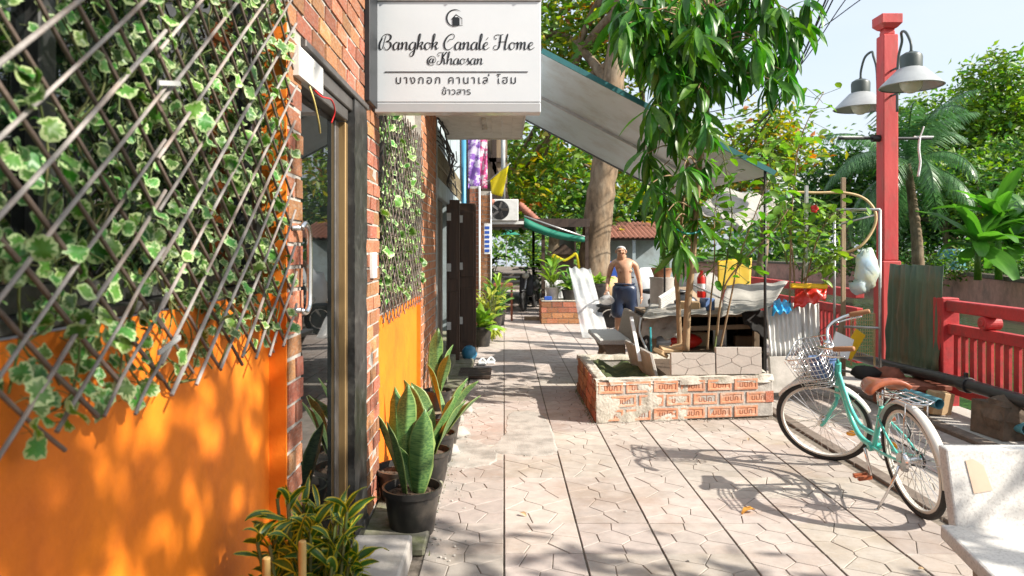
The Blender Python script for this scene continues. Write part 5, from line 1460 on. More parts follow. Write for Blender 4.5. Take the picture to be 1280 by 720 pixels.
sheet('plastic_bag', 'blue_plastic', (P(964, 392, 7.3), P(990, 390, 7.3), P(988, 375, 7.6), P(968, 376, 7.6)), 'crumpled bright blue plastic over the white corrugated sheet', 'plastic', 12, 10, sag=-.05, fold=.035, seed=4)
sheet('plastic_bag', 'red_plastic', (P(992, 386, 7.4), P(1032, 374, 7.4), P(1034, 356, 7.5), P(994, 360, 7.5)), 'crumpled red plastic bag under the yellow bar', 'bag', 14, 10, sag=-.04, fold=.035, seed=6)
tag(MB().beam(P(988, 357, 7.35), P(1034, 358, 7.35), .045, .05).build('yellow_bar', 'yellow_plastic', bevel=.01), 'yellow plastic bar above the red bag', 'bar')
# pipe frame with its odds and ends
pf = thing('pipe_stand', 'grey pipe frame standing before the red lamp post', 'frame', P(1075, 470, 7.4))
T = lambda *a, r=.014: MB().tube([P(*q) for q in a], r, 8)
T((1100, 486, 7.3), (1100, 262, 7.3), r=.015).build('upright', 'galv', pf, smooth=True)
T((1043, 470, 7.7), (1043, 262, 7.7)).build('upright', 'galv', pf, smooth=True)
T((1100, 262, 7.3), (1043, 262, 7.7)).build('top_bar', 'galv', pf, smooth=True)
T((1100, 410, 7.3), (1043, 408, 7.7)).build('middle_bar', 'galv', pf, smooth=True)
T((1100, 470, 7.3), (1043, 462, 7.7)).build('bottom_bar', 'galv', pf, smooth=True)
T((1096, 268, 7.5), (1052, 280, 7.6), r=.010).build('brace', 'galv', pf, smooth=True)
tag(MB().tube(spline([tuple(P(*q)) for q in ((985, 240, 7.7), (1020, 241, 7.65), (1055, 241, 7.6), (1080, 248, 7.55), (1094, 265, 7.5), (1092, 285, 7.5), (1075, 308, 7.5), (1048, 318, 7.6))], 6), .014, 8).build('rattan_hoop', 'rattan', smooth=True), 'curved rattan hoop fixed to the pipe frame', 'hoop')
tag(MB().beam(P(1054, 470, 7.75), P(1054, 222, 7.75), .045, .03, (0, 1, 0)).build('wooden_pole', 'wood_old', bevel=.004), 'tall grey wooden pole behind the pipe frame', 'pole')
tag(MB().beam(P(1006, 495, 7.6), P(1008, 232, 7.6), .035, .03, (0, 1, 0)).build('wooden_pole', 'galv', bevel=.004), 'tall thin grey pole in the hibiscus bush', 'pole')
tag(MB().beam(P(1030, 480, 7.5), P(1056, 392, 7.6), .05, .02, (0, -1, 0)).build('plank', 'wood_old', bevel=.003), 'brown plank leaning behind the bicycle handlebar', 'plank')
tag(MB().beam(P(1062, 318, 7.5), P(1094, 330, 7.5), .02, .05, (0, -1, 0)).build('plank', 'wood_old', bevel=.003), 'short brown plank wedged at the rattan hoop', 'plank')
tag(MB().beam(P(1058, 446, 7.3), P(1076, 415, 7.35), .12, .012, (0, -1, 0)).build('yellow_board', 'yellow_plastic', bevel=.003), 'small yellow board tilted behind the handlebar', 'board')
tag(MB().box(P(1052, 432, 7.2), (.20, .02, .22), Euler((R(-15), R(25), 0)).to_matrix()).build('white_board', 'white_plastic', bevel=.003), 'white folded board behind the bicycle handlebar', 'board')
bg = MB().ball(P(1083, 338, 7.2), (.115, .09, .20), 16, 12, jit=.15, seed=3).ball(P(1074, 358, 7.2), (.09, .07, .08), 11, 8, jit=.22, seed=5).ball(P(1086, 318, 7.2), (.05, .04, .07), 9, 6, jit=.2, seed=6)
tag(bg.build('plastic_bag', 'bag_pale', smooth=True), 'pale blue and yellow plastic bag hanging from the pipe frame', 'bag')
rb = thing('wire_rack', 'reddish wire basket rack behind the pipe frame', 'rack', P(1078, 450, 7.5))
rw = MB(); c0, c1 = P(1064, 445, 7.6), P(1093, 392, 7.6)
for i in range(11): x = c0.x + (c1.x - c0.x) * i / 10; rw.tube([(x, 7.6, c0.z), (x, 7.6, c1.z)], .0035, 5)
for i in range(13): z = c0.z + (c1.z - c0.z) * i / 12; rw.tube([(c0.x, 7.6, z), (c1.x, 7.6, z)], .0035, 5)
rw.build('grid', 'rattan', rb)
for i in range(2): MB().beam((c0.x + i * (c1.x - c0.x), 7.6, c0.z - .1), (c0.x + i * (c1.x - c0.x), 7.6, c1.z), .015, .015, (0, 1, 0)).build('leg', 'rattan', rb)
for i, (px, py, Y, r, m, lab) in enumerate(((1082, 466, 7.1, (.14, .12, .07), 'dark_cloth_and_shade', 'heap of black sacking under the pipe frame'), (1112, 470, 7.1, (.14, .15, .09), 'red_wood', 'small brown red bundle at the foot of the pipe frame'), (1030, 470, 7.1, (.16, .15, .10), 'wood_old', 'brown bundle behind the bicycle fork'))):
    p = P(px, py, Y); tag(MB().ball((p.x, p.y, max(r[2] * .9, p.z)), r, 14, 9, jit=.10, seed=i + 9).build('bundle', m, smooth=True), lab, 'bundle', 'bundles under the pipe frame')
# pedestal with a pot, behind the stall
pd_ = thing('concrete_pedestal', 'round concrete pedestal beside the man', 'pedestal', (2.28, 10.4, 0))
MB().lathe([(.19, 0), (.185, .03), (.17, .06), (.17, 1.04), (.18, 1.06), (.18, 1.08)], (2.28, 10.4, 0), 24).build('column', 'concrete_pale', pd_, smooth=True, auto=35)
def leafpot(name, label, x, y, z, r, h, m, leafm, n, L, W, pm='pot_black', cat='potted plant', group=None, up=.9, stems=0.0, kind_leaf=None):
    t = thing(name, label, cat, (x, y, z), group)
    MB().lathe([(r * .72, 0), (r * .95, h * .85), (r, h * .86), (r * 1.02, h), (r * .92, h), (r * .88, h * .82), (.001, h * .82)], (x, y, z), 18).build('pot', pm, t, smooth=True, auto=35)
    lv = [leaf_mesh('leaf', 1, W, leafm, 4, 6, fold=.25, droop=d_, twist=.3, wave=.03, seed=s) for s, d_ in enumerate((.5, 1.0, 1.5))]
    sm = MB()
    for i in range(n):
        az = i * 2.4 + rnd.uniform(-.3, .3); el = rnd.uniform(up - .6, up + .5)
        hh = stems * rnd.random()
        d = V((math.cos(az) * math.cos(el), math.sin(az) * math.cos(el), math.sin(el)))
        p = V((x + rnd.uniform(-.3, .3) * r, y + rnd.uniform(-.3, .3) * r, z + h * .8)); q = p + V((d.x * hh * .3, d.y * hh * .3, hh))
        if hh > .03: sm.tube([p, q], .006, 5)
        s = L * rnd.uniform(.7, 1.2)
        inst('leaf', rnd.choice(lv), t, Matrix.LocRotScale(q, quat_dir(d, rnd.uniform(-.4, .4)), V((s, s, s))))
    if sm.v: sm.build('stems', 'vine', t)
    return t
mk('plant_bright', (0.16, 0.32, 0.03), (0.26, 0.42, 0.06), scale=14, rough=0.45, rand=0.3, hue=0.02, transl=0.35)
mk('plant_mid', (0.06, 0.17, 0.03), (0.11, 0.23, 0.04), scale=14, rough=0.45, rand=0.3, hue=0.02, transl=0.3)
mk('terracotta', (0.36, 0.16, 0.08), (0.28, 0.12, 0.06), scale=10, rough=0.85, stain=(0.3, 0.25, 0.2), sscale=6, samt=.5)
leafpot('potted_grass', 'brown pot of spiky grass on the concrete pedestal', 2.28, 10.4, 1.082, .16, .13, None, 'plant_mid', 26, .20, .10, 'terracotta', up=1.0)

# ---------------------------------------------------------------- slanting sheet roof across the lane
aw = thing('sheet_roof', 'long grey sheet roof slanting down to the right above the lane', 'roof', (1.5, 8.2, 2.9))
n0, n1 = P(677, 64, 6.95), P(968, 217, 6.95)
f0, f1 = P(657, 148, 9.5), P(838, 243, 9.5)
mk('roof_under', (0.55, 0.65, 0.72), (0.49, 0.59, 0.65), scale=3, rough=0.35, stain=(0.36, 0.36, 0.35), sscale=3, samt=.5, spec=.5)
mk('roof_top', (0.30, 0.31, 0.30), (0.22, 0.22, 0.21), scale=4, rough=0.6)
mk('teal_trim', (0.03, 0.16, 0.17), (0.025, 0.12, 0.13), scale=6, rough=0.5)
npan = 3
for k in range(npan):
    u0, u1 = k / npan + .0004, (k + 1) / npan - .0004
    rows = []
    for i in range(2):
        v = i
        r = []
        for j in range(9):
            u = u0 + (u1 - u0) * j / 8
            # panels run down the slope: split across the depth
            r.append(n0.lerp(f0, u).lerp(n1.lerp(f1, u), v) + V((0, 0, .004 * math.cos(j / 8 * 2 * math.pi))))
        rows.append(r)
    MB().grid(rows, -.012).build('panel', 'roof_under', aw)
MB().beam(n0 + V((0, -.02, .0)), n1 + V((0, -.02, .0)), .02, .05, (0, 0, 1)).build('edge_trim', 'teal_trim', aw)
MB().beam(f0 + V((0, .02, .0)), f1 + V((0, .02, .0)), .02, .05, (0, 0, 1)).build('edge_trim', 'black_steel', aw)
MB().beam(n0 + V((-.01, 0, .03)), f0 + V((-.01, 0, .03)), .03, .05).build('edge_trim', 'black_steel', aw)
for q in (n0.lerp(n1, .96), f0.lerp(f1, .96), f0.lerp(f1, .04)):
    if q.x < 1: continue
    MB().cyl((q.x, q.y, 0), (q.x, q.y, q.z - .02), .014, n=8).build('post', 'black_steel', aw, smooth=True)
MB().beam(n0.lerp(f0, .5) + V((0, 0, -.03)), n1.lerp(f1, .5) + V((0, 0, -.03)), .03, .03).build('rafter', 'galv', aw)
MB().beam(f0 + V((-1.1, .1, .06)), f0 + V((.4, .1, .0)), .03, .04).build('tie_bar', 'black_steel', aw)
# a second, lower pale sheet behind the mango trunk
sheet('awning_sheet', 'tarp_grey', (P(868, 262, 8.6), P(925, 290, 8.6), P(985, 250, 9.6), P(905, 235, 9.6)), 'small pale plastic awning behind the mango trunk below the sheet roof', 'awning', sag=.1, fold=.03, seed=7)
# ---------------------------------------------------------------- the old man
mk('skin', (0.55, 0.32, 0.205), (0.38, 0.19, 0.11), scale=5, rough=0.5, bump=.05, bscale=40)
mk('hair_grey', (0.50, 0.49, 0.47), (0.30, 0.29, 0.28), scale=40, rough=0.8, bump=.4, bscale=120)
mk('shorts_navy', (0.018, 0.03, 0.065), (0.03, 0.045, 0.085), scale=5, rough=0.35, bump=.3, bscale=14, stretch=(1, 1, .3))
mk('eye_dark', (0.02, 0.014, 0.01), rough=0.3)
mk('lip', (0.36, 0.15, 0.11), rough=0.5)
def skin_mesh(name, verts, edges, radii, root, sub=2):
    me = bpy.data.meshes.new(name); me.from_pydata([tuple(v) for v in verts], edges, [])
    o = bpy.data.objects.new(name, me); COL.objects.link(o)
    md = o.modifiers.new('skin', 'SKIN'); md.use_smooth_shade = True
    for i, r in enumerate(radii):
        sv = me.skin_vertices[0].data[i]; sv.radius = r if isinstance(r, tuple) else (r, r); sv.use_root = (i == root)
    ss = o.modifiers.new('sub', 'SUBSURF'); ss.levels = sub; ss.render_levels = sub
    bpy.context.view_layer.update()
    out = bpy.data.meshes.new_from_object(o.evaluated_get(bpy.context.evaluated_depsgraph_get()))
    bpy.data.objects.remove(o)
    return out
MAN = V((1.84, 11.0, 0))
bv, be, brd = [], [], []
def bn(p, r, to=None):
    bv.append(V(p)); brd.append(r)
    if to is not None: be.append((to, len(bv) - 1))
    return len(bv) - 1
pel = bn((.015, 0, .85), (.135, .105))
wai = bn((0, -.005, .95), (.132, .100), pel); bel = bn((0, -.02, 1.03), (.138, .110), wai)
che = bn((-.012, -.01, 1.16), (.150, .100), bel); nb = bn((-.02, 0, 1.275), (.085, .07), che)
nk = bn((-.035, -.03, 1.335), (.050, .052), nb); ch = bn((-.05, -.06, 1.385), (.058, .066), nk)
hd = bn((-.055, -.055, 1.455), (.074, .092), ch); ht = bn((-.055, -.045, 1.53), (.062, .075), hd)
def hand(w, d, side, to, curl):
    """Palm, four unequal bent fingers and a thumb leaving the side of the palm."""
    d = V(d).normalized(); sd = V(side).normalized(); nn = d.cross(sd)
    pm = bn(w + d * .045, (.026, .016), to); pe = bn(w + d * .078, (.030, .014), pm)
    for k, L in enumerate((.058, .068, .064, .050)):
        b = w + d * .085 + sd * (.026 - .0175 * k)
        a = bn(b, .0085, pe); m = bn(b + d * L * .5 + nn * curl * .3, .0080, a); bn(b + d * L * .85 + nn * curl, .0068, m)
    t = bn(w + d * .035 + sd * .032, .010, pm); bn(w + d * .068 + sd * .050 + nn * curl * .4, .0085, t)
# arm on the picture's right
cl_ = bn((.10, 0, 1.275), (.06, .055), nb); s1 = bn((.165, .005, 1.24), .052, cl_); u1 = bn((.195, .01, 1.12), .042, s1); e1 = bn((.225, .01, 1.00), .036, u1); f1_ = bn((.24, -.02, .90), .034, e1); w1 = bn((.248, -.05, .79), (.024, .019), f1_)
hand(V((.248, -.05, .79)), (.02, -.08, -1), (-.2, -1, .1), w1, .018)
cl2 = bn((-.14, 0, 1.275), (.06, .055), nb); s2 = bn((-.195, .005, 1.24), .052, cl2); u2 = bn((-.222, .02, 1.13), .042, s2); e2 = bn((-.245, .03, 1.02), .036, u2); f2 = bn((-.26, -.04, .95), .034, e2); w2 = bn((-.275, -.12, .89), (.024, .019), f2)
hand(V((-.275, -.12, .89)), (-.08, -.5, -.85), (.9, -.1, .1), w2, .03)
for s in (-1, 1):
    h_ = bn((.085 * s, 0, .77), (.098, .100), pel); t_ = bn((.092 * s, -.01, .60), .076, h_); k_ = bn((.10 * s, -.02, .44), .052, t_); c_ = bn((.10 * s, .005, .30), .050, k_); a_ = bn((.10 * s, .01, .09), .034, c_)
    ft = bn((.105 * s, -.01, .045), (.036, .036), a_); bn((.115 * s, -.10, .03), (.040, .022), ft); bn((.12 * s, -.16, .025), (.034, .016), len(bv) - 1)
body = skin_mesh('body', bv, be, brd, pel, 2)
body.materials.clear(); body.materials.append(MT['skin']); body.materials.append(MT['eye_dark']); body.materials.append(MT['lip'])
man = thing('person', 'bare chested elderly man in navy shorts standing behind the small concrete bench', 'person', MAN, rotz=R(-6))
import bmesh
hx, hy, hz = -.055, -.075, 1.46
ft = MB()
ft.ball((hx, hy - .088, hz - .022), (.014, .022, .026), 8, 6); ft.ball((hx, hy - .072, hz + .012), (.055, .02, .010), 10, 6)
for s in (-1, 1):
    ft.ball((hx + s * .078, hy + .02, hz - .015), (.010, .020, .032), 8, 6); ft.ball((hx + s * .040, hy - .058, hz - .035), (.022, .02, .018), 8, 6)
    ft.ball((.0 + s * .062, -.098, 1.155), (.050, .022, .038), 10, 6)
ft.cur = 1
for s in (-1, 1): ft.ball((hx + s * .029, hy - .078, hz - .004), (.009, .006, .005), 8, 5); ft.ball((s * .068, -.119, 1.14), (.008, .004, .008), 6, 4)
ft.ball((0, -.128, .975), (.008, .006, .010), 6, 4)
ft.cur = 2; ft.ball((hx, hy - .072, hz - .068), (.022, .010, .007), 8, 5)
bm = bmesh.new(); bm.from_mesh(body)
fm = ft.mesh('features', ['skin', 'eye_dark', 'lip'], smooth=True); bm.from_mesh(fm); bm.to_mesh(body); bm.free()
for p in body.polygons: p.use_smooth = True
ob = bpy.data.objects.new('body', body); COL.objects.link(ob); ob.parent = man; ORG[ob] = V((0, 0, 0))
hb_ = bmesh.new(); hb_.from_mesh(body); hb_.normal_update(); kill = []
for f in hb_.faces:
    c = f.calc_center_median(); u = max(0, min(1, (.035 - (c.y - hy)) / .10))
    if c.z < hz + (-.035 + .095 * u) + .006 * mnoise.noise(V((c.x * 60, c.y * 60, 3))) or f.material_index or (abs(c.x - hx) > .066 and c.z < hz + .015): kill.append(f)
bmesh.ops.delete(hb_, geom=kill, context='FACES')
for v in hb_.verts: v.co += v.normal * (.006 + .003 * mnoise.noise(v.co * 40))
hme = bpy.data.meshes.new('hair'); hb_.to_mesh(hme); hb_.free(); hme.materials.clear(); hme.materials.append(MT['hair_grey'])
for p in hme.polygons: p.material_index = 0; p.use_smooth = True
ho = bpy.data.objects.new('hair', hme); COL.objects.link(ho); ho.parent = man; ORG[ho] = V((0, 0, 0))
ho.modifiers.new('thickness', 'SOLIDIFY').thickness = .005
sv, se, sr = [V((0, -.012, 1.0)), V((0, 0, .82))], [(0, 1)], [(.180, .158), (.176, .150)]
for s in (-1, 1):
    k = len(sv); sv += [V((.088 * s, 0, .70)), V((.10 * s, -.01, .56)), V((.108 * s, -.015, .415))]; se += [(1, k), (k, k + 1), (k + 1, k + 2)]; sr += [(.110, .120), (.110, .116), (.112, .116)]
sh = skin_mesh('shorts', sv, se, sr, 0, 2); sh.materials.clear(); sh.materials.append(MT['shorts_navy'])
for v in sh.vertices:
    if v.co.z > .84: q_ = 1 + .16 * min(1, (v.co.z - .84) / .06); v.co.x *= q_; v.co.y = -.01 + (v.co.y + .01) * q_
    v.co.y += .003 * math.sin(v.co.x * 60 + v.co.z * 9)
so = bpy.data.objects.new('shorts', sh); COL.objects.link(so); so.parent = man; ORG[so] = V((0, 0, 0))
MB().tube(circ((0, 0), 1, 28), .01, 6, closed=True)
wbm = MB(); wbm.tube([(.152 * math.cos(2 * math.pi * i / 28), .132 * math.sin(2 * math.pi * i / 28) - .012, .955) for i in range(28)], .012, 7, closed=True)
wbm.build('waistband', 'shorts_navy', man, local=True, smooth=True)
MB().tube(spline([(-.14, -.095, 1.235), (-.06, -.105, 1.20), (.04, -.10, 1.225), (.13, -.06, 1.29)], 5), .004, 5).build('cord_necklace', 'red_wood', man, local=True, smooth=True)
bagp = MAN + V((-.30, -.20, .72))
tag(MB().ball(bagp, (.11, .09, .075), 14, 9, jit=.1, seed=2).ball(bagp + V((.02, .02, .07)), (.03, .03, .06), 8, 6).build('plastic_bag', 'plastic_milky', smooth=True), 'white plastic bag held in the hand of the bare chested man', 'bag')

# ---------------------------------------------------------------- scooter behind the man
def wheel_at(parent, c, ax, r, tr, n=28):
    ax = V(ax).normalized(); M = rot_to(ax); c = V(c)
    pts = [c + M @ V((r * math.cos(2 * math.pi * i / n), r * math.sin(2 * math.pi * i / n), 0)) for i in range(n)]
    w = MB().tube(pts, tr, 8, closed=True).build('wheel', 'tyre', parent, smooth=True)
    MB().lathe([(.03, -.03), (r * .72, -.012), (r * .72, .012), (.03, .03)], c, 16, M).build('rim', 'black_steel', w, smooth=True, auto=30)
def scooter(name, label, loc, ang, body_m, group):
    L = V(loc); t = thing(name, label, 'motor scooter', loc, group)
    c, s = math.cos(ang), math.sin(ang)
    def w(x, y, z): return L + V((c * x - s * y, s * x + c * y, z))
    ax = V((-s, c, 0))
    wheel_at(t, w(-.6, 0, .27), ax, .22, .05); wheel_at(t, w(.6, 0, .27), ax, .22, .05)
    q = Matrix.Rotation(ang, 3, 'Z')
    MB().ball(w(-.45, 0, .58), (.42, .15, .17), 14, 9, q).ball(w(-.05, 0, .40), (.35, .12, .10), 12, 8, q).build('body', body_m, t, smooth=True)
    MB().ball(w(-.30, 0, .76), (.42, .13, .06), 14, 8, q).build('seat', 'black_steel', t, smooth=True)
    MB().beam(w(.36, 0, .35), w(.25, 0, .86), .34, .05, tuple(q @ V((1, 0, .2)))).build('leg_shield', body_m, t, bevel=.02)
    MB().tube([w(.62, 0, .30), w(.42, 0, .62), w(.30, 0, .95)], .03, 8).build('fork', 'galv', t, smooth=True)
    MB().tube(spline([tuple(w(.24, -.36, .98)), tuple(w(.30, -.12, 1.0)), tuple(w(.30, .12, 1.0)), tuple(w(.24, .36, .98))], 5), .016, 8).build('handlebar', 'black_steel', t, smooth=True)
    MB().ball(w(.40, 0, .84), (.07, .09, .07), 10, 7, q).build('headlight', 'lamp_glass', t, smooth=True)
    MB().ball(w(.64, 0, .50), (.22, .08, .05), 12, 6, q).build('front_mudguard', body_m, t, smooth=True)
    return t
scooter('motor_scooter', 'dark scooter parked behind the bare chested man', (2.42, 12.3, 0), R(165), 'black_steel', 'scooters in the lane')
scooter('motor_scooter', 'black scooter in the shade under the roof at the far end of the lane', (.62, 17.6, 0), R(255), 'black_steel', 'scooters in the lane')

# ---------------------------------------------------------------- second building and things along the left side
mk('wall_bluegrey', (0.36, 0.43, 0.45), (0.28, 0.34, 0.36), scale=4, rough=0.7, stain=(0.2, 0.2, 0.18), sscale=3, samt=.5)
mk('wood_door', (0.085, 0.045, 0.026), (0.05, 0.027, 0.016), scale=5, rough=0.5, stretch=(5, 5, .4), bump=.2, bscale=20)
mk('vent_wood', (0.24, 0.20, 0.12), (0.16, 0.13, 0.08), scale=6, rough=0.8)
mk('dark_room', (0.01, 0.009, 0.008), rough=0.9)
mk('pipe_blue', (0.05, 0.25, 0.42), (0.04, 0.2, 0.34), scale=6, rough=0.4)
mk('post_grey', (0.40, 0.42, 0.42), (0.22, 0.24, 0.23), scale=12, rough=0.7, stretch=(1, 1, .4))
mk('cable', (0.012, 0.012, 0.014), rough=0.6)
mk('banner_purple', (0.30, 0.13, 0.52), (0.70, 0.62, 0.78), scale=9, rough=0.7, contrast=(.47, .53), transl=.2)
mk('banner_pink', (0.72, 0.10, 0.30), (0.80, 0.72, 0.75), scale=11, rough=0.7, contrast=(.47, .53), transl=.2)
mk('flag_yellow', (0.80, 0.72, 0.03), (0.72, 0.63, 0.02), scale=4, rough=0.6, transl=.4)
mk('tile_red', (0.33, 0.13, 0.09), (0.24, 0.09, 0.06), scale=7, rough=0.75, rand=.2)
mk('awning_green', (0.01, 0.22, 0.14), (0.012, 0.17, 0.11), scale=5, rough=0.55, transl=.2)
mk('blue_sign', (0.03, 0.10, 0.45), rough=0.4)
hs = thing('shophouse', 'pale blue grey shophouse with dark folding wooden doors past the brick shop', 'building', (-.8, 10, 0))
MB().bx(-1.6, 7.72, 2.62, -.76, 12.4, 4.4).build('wall', 'wall_bluegrey', hs)
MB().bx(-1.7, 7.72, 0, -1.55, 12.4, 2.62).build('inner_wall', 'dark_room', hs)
MB().bx(-1.6, 12.0, 0, -.76, 12.4, 2.62).build('wall', 'wall_bluegrey', hs)
MB().bx(-.80, 7.74, 2.06, -.70, 12.0, 2.26).build('transom', 'wall_bluegrey', hs, bevel=.01)
MB().bx(-1.5, 7.75, 0, -.62, 11.8, .14).build('threshold', 'mossy', hs, bevel=.01)
y = 7.8
while y < 11.9:
    MB().bx(-.78, y, 2.262, -.72, y + .05, 2.618).build('vent_slat', 'vent_wood', hs); y += .115
MB().bx(-.79, 7.74, 2.40, -.71, 12.0, 2.43).build('vent_rail', 'vent_wood', hs)
for i, (yy, x0_, x1_) in enumerate(((8.05, 0, 0), (8.55, 0, 0), (9.25, -.74, -.57), (9.95, -.63, -.385))):
    if i < 2: lf = MB().bx(-.79, yy - .23, .145, -.75, yy + .24, 2.055).bx(-.752, yy - .15, .30, -.742, yy + .16, 1.0).bx(-.752, yy - .15, 1.15, -.742, yy + .16, 1.95).build('door_leaf', 'wood_door', hs, bevel=.006)
    else:
        lf = MB().bx(x0_, yy, .06, x1_, yy + .04, 2.12).bx(x0_ + .03, yy - .012, .2, x1_ - .03, yy - .002, .95).bx(x0_ + .03, yy - .012, 1.1, x1_ - .03, yy - .002, 2.0).build('door_leaf', 'wood_door', hs, bevel=.006)
        for zz in (.45, 1.2, 1.85): MB().bx(x0_ + .005, yy - .016, zz, x0_ + .06, yy - .004, zz + .10).build('hinge', 'white_metal', lf)
MB().bx(-.765, 7.712, 0, -.715, 7.745, 3.3).build('corner_post', 'post_grey', hs, bevel=.006)
MB().cyl((-.57, 10.2, 0), (-.57, 10.2, 3.4), .035, n=12).build('drain_pipe', 'pipe_blue', hs, smooth=True)
cb_ = MB()
for k in range(9):
    z = 3.0 - .05 * k; pts = [(-.70 + rnd.uniform(-.02, .03), 7.7, z)]
    for i in range(1, 6): pts.append((-.68 + rnd.uniform(-.04, .06), 7.7 + i * .5 + rnd.uniform(-.1, .1), z - .1 * i * rnd.uniform(.3, 1.0) + (.1 if i == 5 else 0)))
    cb_.tube(spline(pts, 5), .008, 5)
cb_.build('cable_bundle', 'cable', hs, smooth=True)
sf = thing('canopy', 'white boarded canopy with a small lamp, behind the signboard', 'canopy', (-.3, 7.9, 2.9))
for k in range(8):
    x = -.725 + k * .117; MB().bx(x, 6.6, 2.90, x + .1155, 9.2, 2.925).build('board', 'soffit', sf)
MB().bx(-.727, 6.58, 2.89, .214, 6.597, 3.0).build('fascia', 'soffit', sf); MB().bx(-.727, 9.203, 2.885, .214, 9.22, 3.0).build('fascia', 'soffit', sf); MB().bx(.2135, 6.6, 2.885, .23, 9.2, 3.0).build('fascia', 'soffit', sf)
MB().bx(-.24, 7.75, 2.87, -.19, 8.25, 2.899).cyl((-.215, 8.05, 2.87), (-.215, 8.05, 2.82), .03, n=10).build('lamp', 'white_metal', sf, bevel=.004)
for i, (xa, xb, yy, h) in enumerate(((-.60, -.44, 12.6, 2.58), (-.52, -.27, 14.2, 2.62))):
    t = thing('brick_column', ['first brick column past the dark wooden doors', 'second brick column, carrying the blue sign'][i], 'column', ((xa + xb) / 2, yy, 0), 'brick columns along the lane')
    MB().bx(xa + .006, yy + .006, 0, xb - .006, yy + .3, h).build('core', 'mortar', t)
    acc = MB(); z = .01; row = 0
    while z < h - .07:
        for (a_, b_) in ((xa, xa + (xb - xa) * (.6 if row % 2 else .4) - .005), (xa + (xb - xa) * (.6 if row % 2 else .4) + .005, xb)):
            acc.bx(a_, yy + rnd.uniform(-.003, .003), z, b_, yy + .05, z + .066); acc.bx(xb - .05, yy + .052, z, xb + rnd.uniform(-.003, .003), yy + .3, z + .066) if b_ == xb else None
        z += .077; row += 1
    acc.build('brickwork', 'brick', t, kind='stuff')
    MB().cyl((xb + .012, yy - .01, 0), (xb + .012, yy - .01, h), .016, n=8).build('conduit', 'white_paint', t, smooth=True)
bs = thing('blue_sign', 'narrow upright blue and white sign on the second brick column', 'sign', (-.32, 14.1, 1.4))
MB().bx(-.39, 14.10, 1.38, -.27, 14.13, 1.98).build('board', 'white_paint', bs, bevel=.004)
for k in range(6): MB().bx(-.375, 14.094, 1.42 + k * .09, -.285, 14.099, 1.42 + k * .09 + .055).build('stripe', 'blue_sign', bs)
for i, (pa, pb, m, Y) in enumerate((((585, 172), (600, 236), 'banner_purple', 13.0), ((598, 170), (609, 236), 'banner_pink', 13.6))):
    a, b = P(*pa, Y), P(*pb, Y)
    rows = [[(a.x + (b.x - a.x) * j / 6, Y + .02 * math.sin(j * 1.3 + r_), a.z + (b.z - a.z) * r_ / 8) for j in range(7)] for r_ in range(9)]
    tag(MB().grid(rows, .004).build('cloth_banner', m, smooth=True), ['purple and white patterned cloth banner hanging above the lane', 'pink and white patterned cloth banner hanging above the lane'][i], 'banner', 'cloth banners above the lane')
th_ = thing('timber_upper_floor', 'dark timber framed upper floor jutting over the lane', 'building', (-.2, 17.5, 2.4))
a, b = P(602, 268, 17.0), P(634, 172, 17.0)
MB().bx(a.x, 17.02, a.z, b.x, 17.6, 4.6).build('wall', 'wood_old', th_)
MB().bx(a.x - .8, 17.1, 2.3, a.x, 20, 4.6).build('wall', 'wood_dark', th_)
for q in (((602, 200), (634, 200)), ((605, 178), (634, 248)), ((602, 232), (634, 232)), ((618, 172), (618, 268))):
    MB().beam(P(*q[0], 16.98), P(*q[1], 16.98), .10, .05, (0, -1, 0)).build('beam', 'wood_dark', th_)
MB().cyl(P(629, 250, 16.8), P(629, 150, 16.8), .05, n=10).build('post', 'post_grey', th_, smooth=True)
fl = thing('flag', 'yellow flag on a slanting pole above the air conditioner', 'flag', P(607, 232, 13.9))
a, b = P(604, 232, 13.9), P(638, 204, 13.4)
MB().cyl(a, b, .012, n=8).build('pole', 'galv', fl, smooth=True)
p0_, p1_ = P(613, 224, 13.75), P(636, 206, 13.45); q0_, q1_ = P(614, 242, 13.7), P(628, 246, 13.5)
rows = [[p0_.lerp(p1_, u / 8).lerp(q0_.lerp(q1_, u / 8), v / 8) + V((0, .04 * math.sin(u * .9 + v * .4), 0)) for u in range(9)] for v in range(9)]
MB().grid(rows, .003).build('cloth', 'flag_yellow', fl, smooth=True)
# lean-to roof across the lane
lt_ = thing('lean_to', 'dark lean-to with a red tiled edge roofing the far end of the lane', 'roof', (.6, 19, 2.2))
ra, rbb = P(590, 278, 16.4), P(735, 300, 16.4)
MB().bx(-.75, 16.45, 2.10, 1.95, 24, 2.16).build('roof_deck', 'wood_dark', lt_)
MB().bx(-.75, 16.36, 1.98, 1.95, 16.44, 2.17).build('fascia', 'wood_dark', lt_)
tl = MB().lathe([(.075, 0), (.085, .02), (.085, .20), (.075, .22)], (0, 0, 0), 10).mesh('tile', 'tile_red', True)
for k in range(9):
    p = P(648 + k * 2.8, 256 + k * 2.6, 16.5); inst('tile', tl, lt_, Matrix.LocRotScale(p, V((.9, 0, -.42)).to_track_quat('Z', 'Y'), V((1, 1, .55))))
for k in range(4):
    p = P(592 + k * 6, 239 + k * 4, 15.5); inst('tile', tl, lt_, Matrix.LocRotScale(p, V((.9, 0, -.5)).to_track_quat('Z', 'Y'), V((1, 1, .6))))
sl_ = MB(); sl_.add([P(640, 250, 16.6), P(672, 280, 16.6), P(672, 280, 16.6) + V((0, 5, .5)), P(640, 250, 16.6) + V((0, 5, .5))], [(0, 1, 2, 3)])
for x in (-.6, .9, 1.9):
    MB().bx(x - .04, 16.5, 0, x + .04, 16.58, 2.1).build('post', 'wood_dark', lt_) if x != -.6 else None
    MB().bx(x - .04, 22, 0, x + .04, 22.08, 2.1).build('post', 'wood_dark', lt_)
